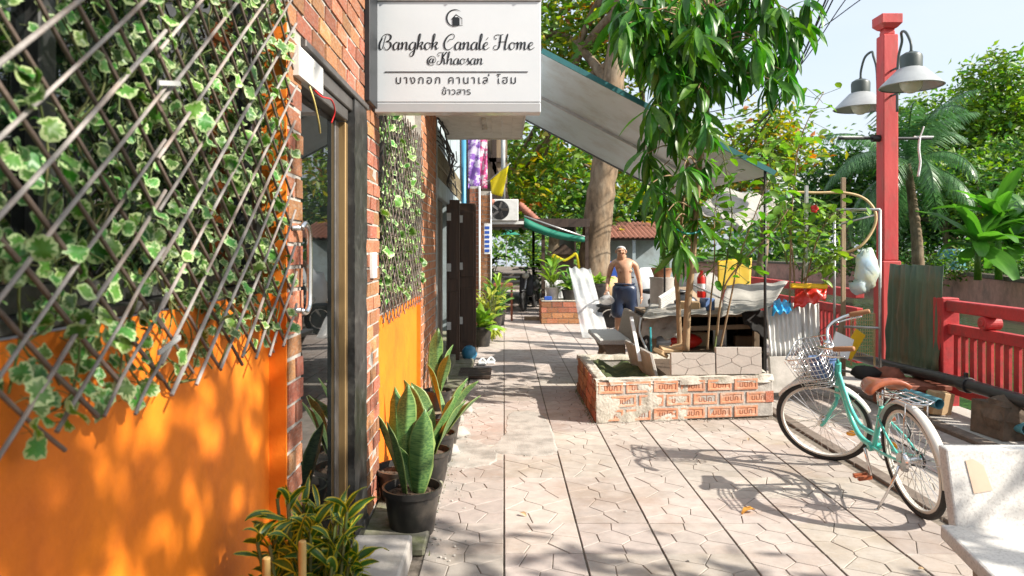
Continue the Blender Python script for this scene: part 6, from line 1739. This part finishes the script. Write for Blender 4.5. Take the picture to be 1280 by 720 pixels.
ac = thing('air_conditioner', 'white outdoor air conditioner unit on a bracket above the lane', 'air conditioner', P(629, 277, 15.8))
a, b = P(610, 276, 15.8), P(648, 249, 15.8)
MB().bx(a.x, 15.8, a.z, b.x, 16.1, b.z).build('case', 'white_metal', ac, bevel=.012)
fc_ = P(624.5, 262.5, 15.8); gr = MB()
for r_ in (.06, .10, .14, .18, .205): gr.tube([(fc_.x + r_ * math.cos(2 * math.pi * i / 28), 15.785, fc_.z + r_ * math.sin(2 * math.pi * i / 28)) for i in range(28)], .004, 5, closed=True)
for k in range(12): aa = k * math.pi / 6; gr.tube([(fc_.x + .03 * math.cos(aa), 15.785, fc_.z + .03 * math.sin(aa)), (fc_.x + .205 * math.cos(aa), 15.785, fc_.z + .205 * math.sin(aa))], .003, 4)
gr.build('grille', 'black_steel', ac)
MB().cyl((fc_.x, 15.798, fc_.z), (fc_.x, 15.78 + .012, fc_.z), .21, n=28).build('fan_well', 'sign_black', ac)
for k in range(5):
    aa = k * 1.257; c_ = V((fc_.x + .11 * math.cos(aa), 15.788, fc_.z + .11 * math.sin(aa)))
    MB().box(c_, (.15, .004, .07), Matrix.Rotation(-aa, 3, 'Y') @ Matrix.Rotation(.3, 3, 'X')).build('fan_blade', 'grey_alu', ac)
MB().bx(a.x - .02, 15.85, a.z - .07, b.x + .12, 16.05, a.z - .005).build('bracket', 'white_metal', ac)
ga = thing('green_awning', 'green cloth awning hanging at the edge of the lean-to', 'awning', P(700, 290, 16.2))
rows = []
for i in range(9):
    v = i / 8; r = []
    for j in range(13):
        u = j / 12
        top = P(655 + 75 * u, 271 + 24 * u + 4 * math.sin(u * math.pi), 16.25); r.append(top + V((0, -.1 - .06 * math.sin(v * 3.1), -.02 - v * .22 * (1 - .45 * u))))
    rows.append(r)
MB().grid(rows, .004).build('cloth', 'awning_green', ga, smooth=True)
MB().tube([P(655, 270, 16.3), P(692, 283, 16.3), P(731, 296, 16.3)], .02, 8).build('pole', 'galv', ga, smooth=True)
# slatted mat, bag, slippers
mt_ = thing('slatted_mat', 'dark slatted doormat lying before the wooden doors', 'doormat', (-.33, 8.5, 0))
for k in range(6): MB().bx(-.53, 8.20 + k * .10, .012, -.15, 8.28 + k * .10, .045).build('slat', 'wood_dark', mt_, bevel=.004)
for xx in (-.5, -.2): MB().bx(xx, 8.2, .0, xx + .04, 8.78, .0115).build('runner', 'wood_dark', mt_)
tag(MB().ball((-.46, 9.55, .10), (.10, .10, .11), 12, 8, jit=.1, seed=3).build('bag', 'pipe_blue', smooth=True), 'small blue bag tucked behind the open door leaf', 'bag')
for i, (x, y) in enumerate(((-.28, 9.3), (-.17, 9.4))):
    s_ = thing('slipper', ['white slipper nearest the open door leaf', 'white slipper on the lane side of its pair'][i], 'slipper', (x, y, 0), 'pair of white slippers')
    MB().prism([(x - .05, y - .12, .004), (x + .05, y - .12, .004), (x + .055, y + .05, .004), (x, y + .13, .004), (x - .055, y + .05, .004)], (0, 0, .022)).build('sole', 'white_plastic', s_, bevel=.006)
    MB().tube(spline([(x - .05, y + .0, .025), (x, y + .03, .07), (x + .05, y, .025)], 5), .012, 6).build('strap', 'white_plastic', s_)
# potted plants along the left
mk('plant_yellow', (0.45, 0.42, 0.05), (0.22, 0.34, 0.05), scale=10, rough=0.45, rand=0.2, transl=0.35)
pp = [(-.33, 11.0, .15, .30, 'plant_bright', 40, .34, .42, 'big bright green leaved plant nearest the open wooden door', .15, .9),
      (-.24, 11.9, .13, .25, 'plant_yellow', 60, .24, .28, 'yellow leaved plant second along the left side of the lane', .55, .5),
      (-.16, 12.9, .13, .28, 'plant_mid', 46, .30, .2, 'dark spiky plant third along the left side of the lane', .5, .8),
      (-.10, 14.0, .14, .3, 'plant_bright', 44, .32, .2, 'upright green plant by the dark red table', .6, 1.1)]
for x, y, r, h, m, n, L, W, lab, stm_, up in pp: leafpot('potted_plant', lab, x, y, 0, r, h, None, m, n, L, W, group='potted plants along the left side', stems=stm_, up=up)
leafpot('hanging_plant', 'pale trailing plant spilling from a white pot on the left', -.18, 11.4, .12, .09, .14, None, 'plant_yellow', 50, .22, .22, 'white_plastic', up=-.3, group='potted plants along the left side')
tb = thing('table', 'small dark red table at the far left of the lane', 'table', (.0, 15.0, 0))
MB().bx(-.22, 14.8, .70, .18, 15.3, .76).build('top', 'red_wood', tb, bevel=.006)
for x, y in ((-.2, 14.82), (.14, 14.82), (-.2, 15.25), (.14, 15.25)): MB().bx(x, y, 0, x + .04, y + .04, .698).build('leg', 'red_wood', tb)
# spirit table with garland, wire crates
sp_t = thing('spirit_house', 'small dark shrine with a yellow garland beyond the far planter', 'shrine', (1.35, 16.6, 0))
MB().bx(1.05, 16.6, .82, 1.75, 17.0, .90).build('platform', 'wood_dark', sp_t, bevel=.005)
for x in (1.1, 1.7): MB().bx(x - .03, 16.65, 0, x + .03, 16.72, .818).build('leg', 'wood_dark', sp_t)
MB().bx(1.15, 16.7, .902, 1.62, 17.0, 1.35).build('house', 'wood_dark', sp_t)
MB().prism([(1.08, 16.62, 1.352), (1.70, 16.62, 1.352), (1.39, 16.62, 1.60)], (0, .45, 0)).build('roof', 'wood_dark', sp_t)
MB().tube(spline([(1.10, 16.58, 1.05), (1.13, 16.58, 1.32), (1.25, 16.58, 1.28), (1.40, 16.58, 1.22), (1.55, 16.58, 1.30), (1.66, 16.58, 1.36), (1.72, 16.58, 1.1), (1.72, 16.58, .92)], 6), .030, 7).build('garland', 'flag_yellow', sp_t, smooth=True)
cg_ = thing('wire_cage', 'pale wire crate stack in the shade behind the far planter', 'cage', (1.15, 16.0, 0))
cm = MB()
for z in (.05, .4, .75): cm.tube([(.92, 15.9, z), (1.5, 15.9, z), (1.5, 16.4, z), (.92, 16.4, z)], .012, 6, closed=True)
for x in np.linspace(.92, 1.5, 6): cm.tube([(float(x), 15.9, .0), (float(x), 15.9, .78)], .010, 6)
cm.build('frame', 'white_metal', cg_); MB().bx(.95, 15.95, .06, 1.48, 16.38, .72).build('contents', 'white_plastic', cg_)
# far planter
A2 = V((.74, 14.2, 0)); W2, H2_ = .86, .44
fp = thing('brick_planter', 'far small brick planter with leafy pots on top, beside the clear plastic sheet', 'planter', (1.17, 14.5, 0))
MB().bx(A2.x + .012, A2.y + .012, 0, A2.x + W2 - .012, A2.y + .75, H2_ - .03).build('core', 'mortar', fp)
for row in range(4):
    s = 0 if row % 2 else -.1
    while s < W2 - .02:
        a_, b_ = max(s, 0), min(s + .2, W2)
        if b_ - a_ > .04: inst('brick', rnd.choice(BRK), fp, TRS((A2.x + (a_ + b_) / 2, A2.y + .028, .012 + row * .108 + .048), (0, rnd.gauss(0, .01), 0), (b_ - a_ - .0, .056, .094)))
        s += .213
    s = 0
    while s < .7: inst('brick', BRK[1], fp, TRS((A2.x + .024, A2.y + .16 + s, .012 + row * .108 + .048), (0, 0, R(90)), (.19, .056, .094))); s += .21
MB().bx(A2.x, A2.y, H2_ + .001, A2.x + W2, A2.y + .76, H2_ + .022).build('top_slab', 'render_coat', fp, bevel=.008)
leafpot('potted_plant', 'tall bright green plant in a grey pot on the far planter', .98, 14.5, H2_ + .023, .15, .25, None, 'plant_bright', 26, .36, .26, 'concrete_pale', group='plants on the far planter', stems=.55, up=.9)
leafpot('potted_plant', 'bushy dark leaved plant in a black pot on the far planter', 1.32, 14.45, H2_ + .023, .17, .2, None, 'plant_mid', 40, .26, .34, group='plants on the far planter', stems=.4, up=.7)
tag(MB().bx(.80, 14.25, H2_ + .023, .95, 14.35, H2_ + .10).build('blue_box', 'blue_sign', bevel=.01), 'small blue box on the corner of the far planter', 'box')
tag(MB().bx(.42, 14.9, 0.0, .78, 15.1, .07).build('timber', 'wood_old', bevel=.006), 'short timber lying at the left of the far planter', 'timber')
for i, (x, y, m, lab) in enumerate(((1.88, 14.6, 'plant_bright', 'leafy plant in a black tub at the foot of the big tree'), (1.62, 15.2, 'plant_mid', 'small plant between the plastic sheet and the big trunk'))):
    leafpot('potted_plant', lab, x, y, .45, .22, .34, None, m, 34, .30, .3, group='tubs at the foot of the big tree', up=.6, stems=.15)
    tag(MB().bx(x - .25, y - .22, 0, x + .25, y + .25, .448).build('concrete_block', 'concrete_pale', bevel=.01), ['concrete block under the leafy black tub', 'concrete block under the small plant'][i], 'block', 'blocks at the foot of the big tree')
sheet('plastic_sheet', 'plastic_milky', (P(728, 422, 11.9), P(762, 424, 11.9), P(738, 336, 13.6), P(711, 334, 13.6)), 'long clear ribbed plastic sheet leaning beside the far planter', 'plastic sheet', 40, 14, sag=-.10, fold=.022, seed=3)
# far hut
hut = thing('hut', 'low hut with a rusty red roof edge behind the man', 'hut', (3.4, 20, 0))
a, b = P(750, 292, 20), P(860, 302, 20)
MB().bx(a.x, 20, 1.72, 4.75, 22, 1.80).build('ceiling', 'wood_dark', hut)
rt = MB(); rows = []
for i in range(2): rows.append([(a.x - .1 + j * .045, 19.8 + i * 2.2, 1.80 + i * .5 + .02 * math.sin(j * 2.1)) for j in range(48)])
MB().grid(rows, .02).build('roof', 'tile_red', hut)
for x in (a.x + .9, 4.6): MB().bx(x, 20, 0, x + .09, 20.08, 1.72).build('post', 'wall_bluegrey', hut)
MB().bx(a.x, 21.9, 0, 4.75, 21.95, 1.72).build('back_wall', 'wall_bluegrey', hut)
tag(MB().bx(2.6, 18.3, .75, 3.1, 18.8, 1.15).build('blue_crate', 'blue_sign', bevel=.02), 'blue plastic crate piled behind the man by the big trunk', 'crate')
for i, (x, y, sx, sy, z, m, lab) in enumerate(((2.5, 17.5, .8, .6, .72, 'cardboard', 'brown stacked boxes behind the man'), (3.3, 16.4, .9, .5, .95, 'white_plastic', 'pale covered pile behind the pedestal'), (3.9, 14.2, .9, .6, .9, 'tarp_grey', 'grey covered heap right of the pedestal'), (3.2, 13.2, .7, .6, .7, 'wood_old', 'brown wooden heap behind the stall'))):
    tag(MB().ball((x, y, z * .5), (sx * .62, sy * .62, z * .62), 12, 8, jit=.12, seed=i + 30).build('covered_pile', m, smooth=True), lab, 'pile', 'piles of goods behind the stall')
# steps and street at the end of the lane
for k in range(4): tag(MB().bx(-.35, 26 + k * 1.4, -.02, 1.1, 40, .10 + k * .11).build('steps', 'kerb_dark', bevel=.01), kind='structure')
um = thing('parasol', 'small green parasol in the bright street at the end of the lane', 'parasol', (.35, 40, 0))
MB().lathe([(.75, 2.0), (.02, 2.35), (.0, 2.36)], (.12, 38, .2), 16).build('canopy', 'awning_green', um); MB().cyl((.12, 38, 0), (.12, 38, 2.5), .03, n=8).build('pole', 'galv', um)

lw = thing('lane_shade_wall', 'added dark board wall darkening the left side of the covered lane', 'wall', (-.6, 20, 0))  # board walls added to keep sun out and darken the lane
for k in range(22): MB().bx(-.80, 15.2 + k * .4, 0, -.74 + rnd.uniform(-.01, .01), 15.59 + k * .4, 2.3).build('board', 'wood_dark', lw)
lw2 = thing('lane_shade_wall', 'added dark board wall blocking sun on the right of the covered lane', 'wall', (1.9, 21, 0))
for k in range(13): MB().bx(1.86, 19 + k * .4, 0, 1.90 + rnd.uniform(-.01, .01), 19.39 + k * .4, 2.1).build('board', 'wood_dark', lw2)
for i, (x, y) in enumerate(((1.2, 19.0), (.85, 20.6), (1.45, 18.2), (-.45, 17.5), (-.45, 19.5))):  # plants added to darken the covered lane
    leafpot('potted_plant', ['leafy plant in the shade behind the shrine', 'farthest shaded plant on the right of the lane', 'shaded plant against the right lane wall', 'shaded plant against the left lane wall', 'farthest shaded plant on the left of the lane'][i], x, y, 0, .2, .35, None, 'plant_mid', 46, .38, .3, group='added dark plants under the lean-to', up=.6, stems=1.0)
# ---------------------------------------------------------------- water and the far bank
def water_mat():
    m, nt, b = _mat('water')
    N, L = nt.nodes, nt.links
    b.inputs['Base Color'].default_value = (0.035, 0.060, 0.030, 1); b.inputs['Roughness'].default_value = 0.06
    tc = N.new('ShaderNodeTexCoord'); mp = N.new('ShaderNodeMapping'); mp.inputs['Scale'].default_value = (1, .6, 1)
    nz = N.new('ShaderNodeTexNoise'); nz.inputs['Scale'].default_value = 2.2; nz.inputs['Detail'].default_value = 4
    bp = N.new('ShaderNodeBump'); bp.inputs['Strength'].default_value = 0.12; bp.inputs['Distance'].default_value = 0.2
    L.new(tc.outputs['Object'], mp.inputs['Vector']); L.new(mp.outputs['Vector'], nz.inputs['Vector']); L.new(nz.outputs['Fac'], bp.inputs['Height']); L.new(bp.outputs['Normal'], b.inputs['Normal'])
    MT['water'] = m
water_mat()
mk('bank_brick', (0.62, 0.32, 0.25), (0.48, 0.23, 0.18), scale=3, rough=0.95, bump=.4, bscale=12, stain=(0.16, 0.12, 0.1), sscale=.8, samt=.6, world=True)
mk('bank_grass', (0.07, 0.13, 0.025), (0.035, 0.07, 0.015), scale=2.5, rough=0.95, bump=.6, bscale=10, world=True)
mk('tree_dark', (0.036, 0.105, 0.024), (0.06, 0.145, 0.03), scale=3, rough=0.55, island=0.45, hue=0.02, transl=0.25)
mk('tree_mid', (0.080, 0.20, 0.024), (0.13, 0.255, 0.032), scale=3, rough=0.5, island=0.4, hue=0.02, transl=0.35)
mk('tree_light', (0.130, 0.230, 0.022), (0.20, 0.29, 0.03), scale=3, rough=0.5, island=0.35, hue=0.02, transl=0.4)
mk('tree_yellow', (0.30, 0.30, 0.02), (0.42, 0.34, 0.025), scale=3, rough=0.5, island=0.3, hue=0.02, transl=0.4)
mk('tree_orange', (0.42, 0.16, 0.02), (0.34, 0.10, 0.015), scale=3, rough=0.5, island=0.3, transl=0.4)
mk('palm_leaf', (0.060, 0.160, 0.055), (0.105, 0.21, 0.08), scale=3, rough=0.38, island=0.3, transl=0.25)
mk('banana_leaf', (0.075, 0.22, 0.028), (0.12, 0.29, 0.045), scale=4, rough=0.35, rand=0.3, transl=0.4, stretch=(6, .6, 1))
mk('far_white', (0.72, 0.73, 0.74), (0.66, 0.67, 0.68), scale=2, rough=0.7)
mk('far_window', (0.16, 0.19, 0.22), rough=0.15)
tag(MB().add([(4.3, -40, -.75), (120, -40, -.75), (120, 140, -.75), (4.3, 140, -.75)], [(0, 1, 2, 3)]).build('water', 'water'), kind='structure')
bank_line = [(12.5, 15), (14.6, 19), (17.2, 24), (19.6, 30), (21, 38), (21, 60), (4.35, 62)]
bw_ = thing('bank_wall', 'weathered reddish brick retaining wall along the far bank of the canal', 'wall', (17, 24, -1))
pts = [V((x, y, 0)) for x, y in [(8, 6)] + bank_line]
pts = [V((x, y, 0)) for x, y in bank_line]
pts = [V((16.0, 4, 0)), V((15.6, 15, 0))] + [V((17.4, 24, 0)), V((20.5, 33, 0)), V((22, 42, 0)), V((20, 60, 0)), V((4.4, 64, 0))]
wm = MB()
cpm = MB()
for i in range(len(pts) - 1):
    a, b = pts[i], pts[i + 1]; L = (b - a).length; n = max(1, int(L / 1.6))
    for k in range(n):
        p, q = a.lerp(b, k / n), a.lerp(b, (k + 1) / n)
        wm.prism([p + V((0, 0, -1.6)), q + V((0, 0, -1.6)), q + V((.6, .1, -1.6)), p + V((.6, .1, -1.6))], (0, 0, 1.95 + rnd.uniform(-.02, .02)))
        cpm.beam(p + V((.2, 0, .40)), q + V((.2, 0, .40)), .5, .16)
wm.build('brickwork', 'bank_brick', bw_, kind='stuff'); cpm.build('coping', 'kerb_dark', bw_, bevel=.02)
gp = [p + V((.4, 0, .36)) for p in pts]
gb = MB().add([*gp, V((4.4, 220, .36)), V((200, 220, .36)), V((200, 4, .36))], [tuple(range(len(gp) + 3))])
tag(gb.build('far_bank', 'bank_grass'), kind='structure')

def tree(name, label, base, top, ells, nclump, per, size, mats, mixes=None, group=None, r=.3, seed=1, spread=.4, tm='bark', path=None, cat='tree', nb=7, **k):
    t = thing(name, label, cat, base, group)
    b, tp_ = V(base), V(top)
    pth = path or [tuple(b), tuple(b.lerp(tp_, .4) + V((.15, .1, 0))), tuple(b.lerp(tp_, .75) + V((-.1, 0, 0))), tuple(tp_)]
    sp = spline(pth, 6)
    MB().tube(sp, [r * (1.25 if i == 0 else 1 - .6 * i / len(sp)) * rnd.uniform(.93, 1.07) for i in range(len(sp))], 12).build('trunk', tm, t, smooth=True)
    lm = MB(); g = random.Random(seed)
    for i in range(nb):
        c, rr = ells[i % len(ells)]
        s = V(sp[int(len(sp) * g.uniform(.55, .98))]); e = V(c) + V((g.uniform(-.6, .6) * rr[0], g.uniform(-.6, .6) * rr[1], g.uniform(-.3, .5) * rr[2]))
        lm.tube(spline([tuple(s), tuple(s.lerp(e, .5) + V((0, 0, .15 * (e - s).length))), tuple(e)], 4), [r * .35 * (1 - .09 * j) for j in range(9)], 6)
    lm.build('limbs', tm, t, smooth=True)
    leaf_cloud('crown', mats, ells, nclump, per, size, t, seed=seed, spread=spread, mixes=mixes, **k)
    return t
Pt = lambda px, py, Y: tuple(P(px, py, Y))
# the big tree over the lane
bp_ = [Pt(738, 400, 17), Pt(742, 330, 17), Pt(750, 250, 17), Pt(757, 200, 17), Pt(766, 110, 17.2), Pt(776, 10, 17.5), Pt(780, -60, 17.6)]
tree('big_tree', 'big old tree with a thick brown trunk and yellow green crown over the lane', Pt(738, 381, 17), Pt(776, 10, 17.5),
     [(Pt(655, 218, 20), (1.1, 1.6, .9)), (Pt(705, 195, 20), (1.2, 1.6, 1.0)), (Pt(690, 40, 19.5), (1.9, 2, 1.7)), (Pt(735, 80, 20), (1.4, 2, 1.9)), (Pt(800, 30, 20), (2, 2, 2)), (Pt(790, 215, 21), (1.0, 1.5, 1.5)), (Pt(650, 250, 22), (1.2, 1, .7)), (Pt(640, 60, 21), (1.6, 1.6, 2.2))],
     800, 10, .26, ['tree_mid', 'tree_light', 'tree_yellow', 'tree_orange'], [.36, .44, .17, .03], r=.42, seed=3, spread=.34, path=bp_, shell=.2, nb=14)
tree('bushy_tree', 'dense shady tree filling the space behind the lean-to roof', Pt(690, 345, 27), Pt(690, 200, 27),
     [(Pt(660, 235, 27), (2.2, 2, 1.5)), (Pt(720, 230, 27), (2, 2, 1.6)), (Pt(600, 215, 28), (2.4, 2, 2.6)), (Pt(770, 260, 28), (1.8, 2, 1.4)), (Pt(830, 270, 28), (1.8, 2, 1.2))], 560, 10, .36, ['tree_dark', 'tree_mid', 'tree_light'], [.4, .4, .2], r=.3, seed=5, spread=.5, shell=.3)
tree('yellow_tree', 'yellow and orange leaved tree behind the sheet roof', Pt(950, 350, 26), Pt(955, 190, 26),
     [(Pt(960, 165, 26), (1.5, 1.5, 1.0)), (Pt(925, 205, 26), (1.8, 1.5, 1.4)), (Pt(985, 195, 26), (1.1, 1.2, .8)), (Pt(890, 240, 26), (1.6, 1.5, 1.2))], 300, 10, .30, ['tree_light', 'tree_yellow', 'tree_orange', 'tree_mid'], [.42, .30, .05, .23], r=.2, seed=7, spread=.35, shell=.2)
# trees on the far bank
FB = 'trees on the far bank'
GZ = .36
def onbank(px, Y): p = P(px, 310, Y); return (p.x, p.y, GZ)
tree('bank_tree', 'tall light green tree rising above the others at the right edge', onbank(1255, 40), Pt(1245, 170, 40),
     [(Pt(1245, 95, 40), (1.5, 2, 1.1)), (Pt(1262, 135, 40), (2.6, 2.5, 1.6)), (Pt(1235, 165, 41), (2.4, 2.5, 1.4)), (Pt(1285, 175, 40), (2.6, 2.5, 1.8))], 520, 10, .42, ['tree_mid', 'tree_light'], [.45, .55], FB, r=.3, seed=11, spread=.42, shell=.3)
tree('bank_tree', 'rounded mid green tree behind the coconut palm', onbank(1190, 45), Pt(1190, 210, 45),
     [(Pt(1180, 150, 45), (3.4, 2.5, 1.6)), (Pt(1140, 190, 46), (2.6, 2.5, 1.8)), (Pt(1215, 215, 44), (3.0, 2.5, 2.2))], 480, 10, .45, ['tree_mid', 'tree_light', 'tree_dark'], [.5, .35, .15], FB, r=.3, seed=12, spread=.5, shell=.4)
tree('bank_tree', 'dark tree in the gap left of the red lamp post', onbank(1060, 44), Pt(1060, 230, 44),
     [(Pt(1060, 215, 44), (2.4, 2.2, 2.0)), (Pt(1030, 250, 45), (2.2, 2.2, 1.8)), (Pt(1090, 250, 44), (2.0, 2, 2.2))], 420, 10, .42, ['tree_dark', 'tree_mid'], [.65, .35], FB, r=.3, seed=13, spread=.5, shell=.4)
tree('bank_tree', 'dark shaded tree low behind the palm trunk', onbank(1180, 36), Pt(1185, 270, 36),
     [(Pt(1180, 265, 37), (2.6, 1.8, 1.6)), (Pt(1120, 285, 38), (2.2, 1.8, 1.4)), (Pt(1235, 270, 36), (2.4, 1.8, 1.6)), (Pt(1290, 262, 36), (2.4, 1.8, 2.0))], 620, 10, .34, ['tree_dark', 'tree_mid'], [.8, .2], FB, r=.22, seed=14, spread=.45, shell=.3)
tree('bank_tree', 'leafy mid green tree filling the gap between palm and banana clump', onbank(1225, 34), Pt(1225, 250, 34),
     [(Pt(1222, 240, 34), (2.2, 1.8, 1.5)), (Pt(1262, 215, 35), (2.2, 1.8, 1.5)), (Pt(1180, 225, 37), (1.8, 1.6, 1.3))], 420, 10, .36, ['tree_mid', 'tree_light', 'tree_dark'], [.5, .2, .3], FB, r=.2, seed=15, spread=.42, shell=.3)
# coconut palm
palm = thing('coconut_palm', 'coconut palm with drooping fronds on the far bank right of the lamp post', 'palm', onbank(1148, 31))
pc_ = V(Pt(1134, 205, 31))
sp = spline([tuple(ORG[palm]), Pt(1146, 300, 31), Pt(1141, 255, 31), tuple(pc_)], 7)
MB().tube(sp, [.26 - .12 * i / len(sp) + (.015 if i % 2 else 0) for i in range(len(sp))], 12).build('trunk', 'bark', palm, smooth=True)
def frond(az, el, L, droop, seed, leafm='palm_leaf', parent=palm, c=pc_, ll=.95, n=44):
    g = random.Random(seed); mb = MB(); pos = V(c); h = V((math.cos(az), math.sin(az), 0)); e = el; pts = []; st = L / n
    sd = V((-math.sin(az), math.cos(az), 0))
    for i in range(n + 1):
        t = i / n; pts.append(pos.copy()); d = h * math.cos(e) + V((0, 0, math.sin(e)))
        if i > 3:
            for s in (-1, 1):
                l = ll * math.sin(math.pi * (.12 + .80 * t)) * g.uniform(.85, 1.1)
                dd = (d * .55 + sd * s * .9 + V((0, 0, -.35 - .6 * t * g.random()))).normalized()
                a = pos; m_ = a + dd * l * .5 + V((0, 0, .0)); b = a + dd * l + V((0, 0, -l * .30)); w = d * .030
                mb.add([a - w, a + w, m_ + w, m_ - w, b], [(0, 1, 2, 3), (3, 2, 4)])
        pos = pos + d * st; e -= droop / n * (.5 + t)
    mb.tube(pts[::4], .025, 5)
    return mb.build('frond', leafm, parent)
for k in range(26):
    el = (1.25, .8, .4, 0, -.35)[k % 5] + rnd.uniform(-.12, .12)
    frond(k * 2.399 + .3, el, rnd.uniform(3.6, 4.6), rnd.uniform(1.3, 2.0), k)
# banana clump
ban = thing('banana_plant', 'clump of banana plants with broad shiny leaves at the right edge of the far bank', 'banana plant', onbank(1262, 25.5))
BL = [leaf_mesh('leaf', 1, .30, 'banana_leaf', 6, 10, lambda t: min(1, t * 5) * (1 - max(0, t - .75) * 2.6) * .95, fold=.2, droop=dr, wave=.025, seed=s) for s, dr in enumerate((.7, 1.2, 1.7))]
for j, (px, top) in enumerate(((1222, 300), (1248, 268), (1285, 262), (1262, 305))):
    b = V(onbank(px, 25.5 + .4 * j)); tpz = P(px, top, 25.5).z
    MB().tube([b, V((b.x, b.y, tpz))], [.13, .07], 9).build('stem', 'shrub_leaf', ban, smooth=True)
    for k in range(16):
        az = k * 2.4 + j; el = (1.2, .75, .35, -.1)[k % 4]; d = V((math.cos(az) * math.cos(el), math.sin(az) * math.cos(el), math.sin(el))); s = rnd.uniform(1.3, 2.3)
        inst('leaf', rnd.choice(BL), ban, Matrix.LocRotScale(V((b.x, b.y, tpz - rnd.uniform(0, .35))), quat_dir(d, rnd.uniform(-.3, .3)), V((s, s, s))))
# undergrowth, wooded backdrop, fence boards
def strip_ells(pairs, n, rz):
    out = []
    for (px0, px1, py, Y) in pairs:
        for k in range(n): out.append((Pt(px0 + (px1 - px0) * (k + .5) / n, py + rnd.uniform(-4, 4), Y), (2.2, 1.2, rz)))
    return out
leaf_cloud('undergrowth', ['tree_dark', 'tree_mid', 'tree_light'], [((onbank(px, 33 - (px - 1150) * .035)[0], 33.5 - (px - 1150) * .035, .75), (.9, .8, .5)) for px in range(1020, 1340, 14)], 420, 8, .22, None, 21, .25, kind='stuff', mixes=[.5, .35, .15])
far_wood = [((x, 70 + 6 * math.sin(x), 3.0 + 1.6 * math.sin(x * .7)), (4.5, 3, 3.4)) for x in range(-20, 70, 4)]
leaf_cloud('far_wood', ['tree_dark', 'tree_mid', 'tree_light'], far_wood, 1100, 9, .9, None, 22, 1.0, kind='stuff', mixes=[.4, .4, .2], shell=.5)
leaf_cloud('hedge', ['tree_dark', 'tree_mid', 'tree_light'], [((x, 33 + math.sin(x), 1.4), (1.2, 1.0, 1.2)) for x in (2.2, 3.6, 5, 6.4, 8)] + [((x, 46, 2.2), (1.5, 1, 2.2)) for x in (-5, -3.5, 1.8, 3.2)], 300, 9, .32, None, 23, .4, kind='stuff', mixes=[.3, .4, .3])
bd_ = thing('board_fence', 'grey broken board fence in the shade on the far bank', 'fence', onbank(1150, 38))
for k in range(14):
    b = V(onbank(1122 + k * 5, 38.5)); MB().bx(b.x, b.y, GZ, b.x + .19, b.y + .03, GZ + rnd.uniform(.7, 1.1)).build('board', 'wood_old', bd_)
gb_ = thing('green_bin', 'round teal green bin on the far bank between palm and banana', 'bin', onbank(1190, 34))
MB().lathe([(.55, 0), (.60, .05), (.60, .95), (.5, 1.08), (.001, 1.1)], ORG[gb_], 20).build('body', 'pipe_teal', gb_, smooth=True, auto=40)
# white apartment block far off
ab = thing('apartment_block', 'white apartment block far behind the trees left of the lamp post', 'building', Pt(985, 330, 75))
a, b = P(945, 330, 75), P(1034, 212, 75)
MB().bx(a.x, 75, -1, b.x, 83, b.z).build('wall', 'far_white', ab)
MB().bx(a.x - .3, 74.7, b.z + .01, b.x + .3, 83, b.z + .4).build('parapet', 'far_white', ab)
z = 1.0
while z < b.z - 2:
    x = a.x + .6
    while x < b.x - 1.2:
        w_ = MB().bx(x, 74.9, z, x + 1.0, 75.1, z + 1.3).build('window', 'far_window', ab); x += 1.9
    MB().bx(a.x, 74.6, z - .5, b.x, 74.98, z - .3).build('ledge', 'far_white', ab)
    z += 2.6
# overhead cables in the upper right
for i, (q, th) in enumerate((((1045, -8, 960, 150), .014), ((1040, -10, 975, 118), .012), ((1036, -10, 985, 105), .018), ((1030, -12, 965, 92), .012), ((1078, -2, 985, 52), .010), ((1048, 12, 975, 110), .010))):
    a, b = P(q[0], q[1], 13), P(q[2], q[3], 15)
    d = (b - a)
    p = [a - d * 2.2 + V((0, 0, .6)), a - d * .6 + V((0, 0, .06)), a, a.lerp(b, .5) + V((0, 0, -.10)), b, b + d * .8 + V((0, 0, .5)), b + d * 2.2 + V((0, 0, 2.2))]
    tag(MB().tube(spline([tuple(x) for x in p], 6), th, 5, cap=False).build('overhead_cable', 'cable'), ['thin cable reaching lowest in the upper right sky', 'second lowest black cable of the bundle', 'thickest black cable of the bundle', 'black cable on the left of the bundle', 'single flat cable running to the upper right corner of the bundle', 'thin cable on the right of the bundle'][i], 'cable', 'overhead cables in the sky')
# the tree beside the viewer that dapples the wall and the paving
tree('shade_tree', 'leafy canal side tree out of the picture on the right, shading the near wall', (3.95, -1.6, 0), (5.0, -.6, 4.2),
     [((5.3, -.5, 5.0), (1.5, 1.7, 1.3)), ((4.6, -1.6, 4.6), (1.4, 1.2, 1.2)), ((5.3, 1.35, 3.5), (.8, .55, .5)), ((4.6, .2, 4.2), (.9, .9, .7)), ((5.4, .9, 5.0), (1.0, .7, .8))], 330, 9, .20, ['tree_mid', 'tree_light'], [.6, .4], r=.16, seed=31, spread=.26, shell=.2)
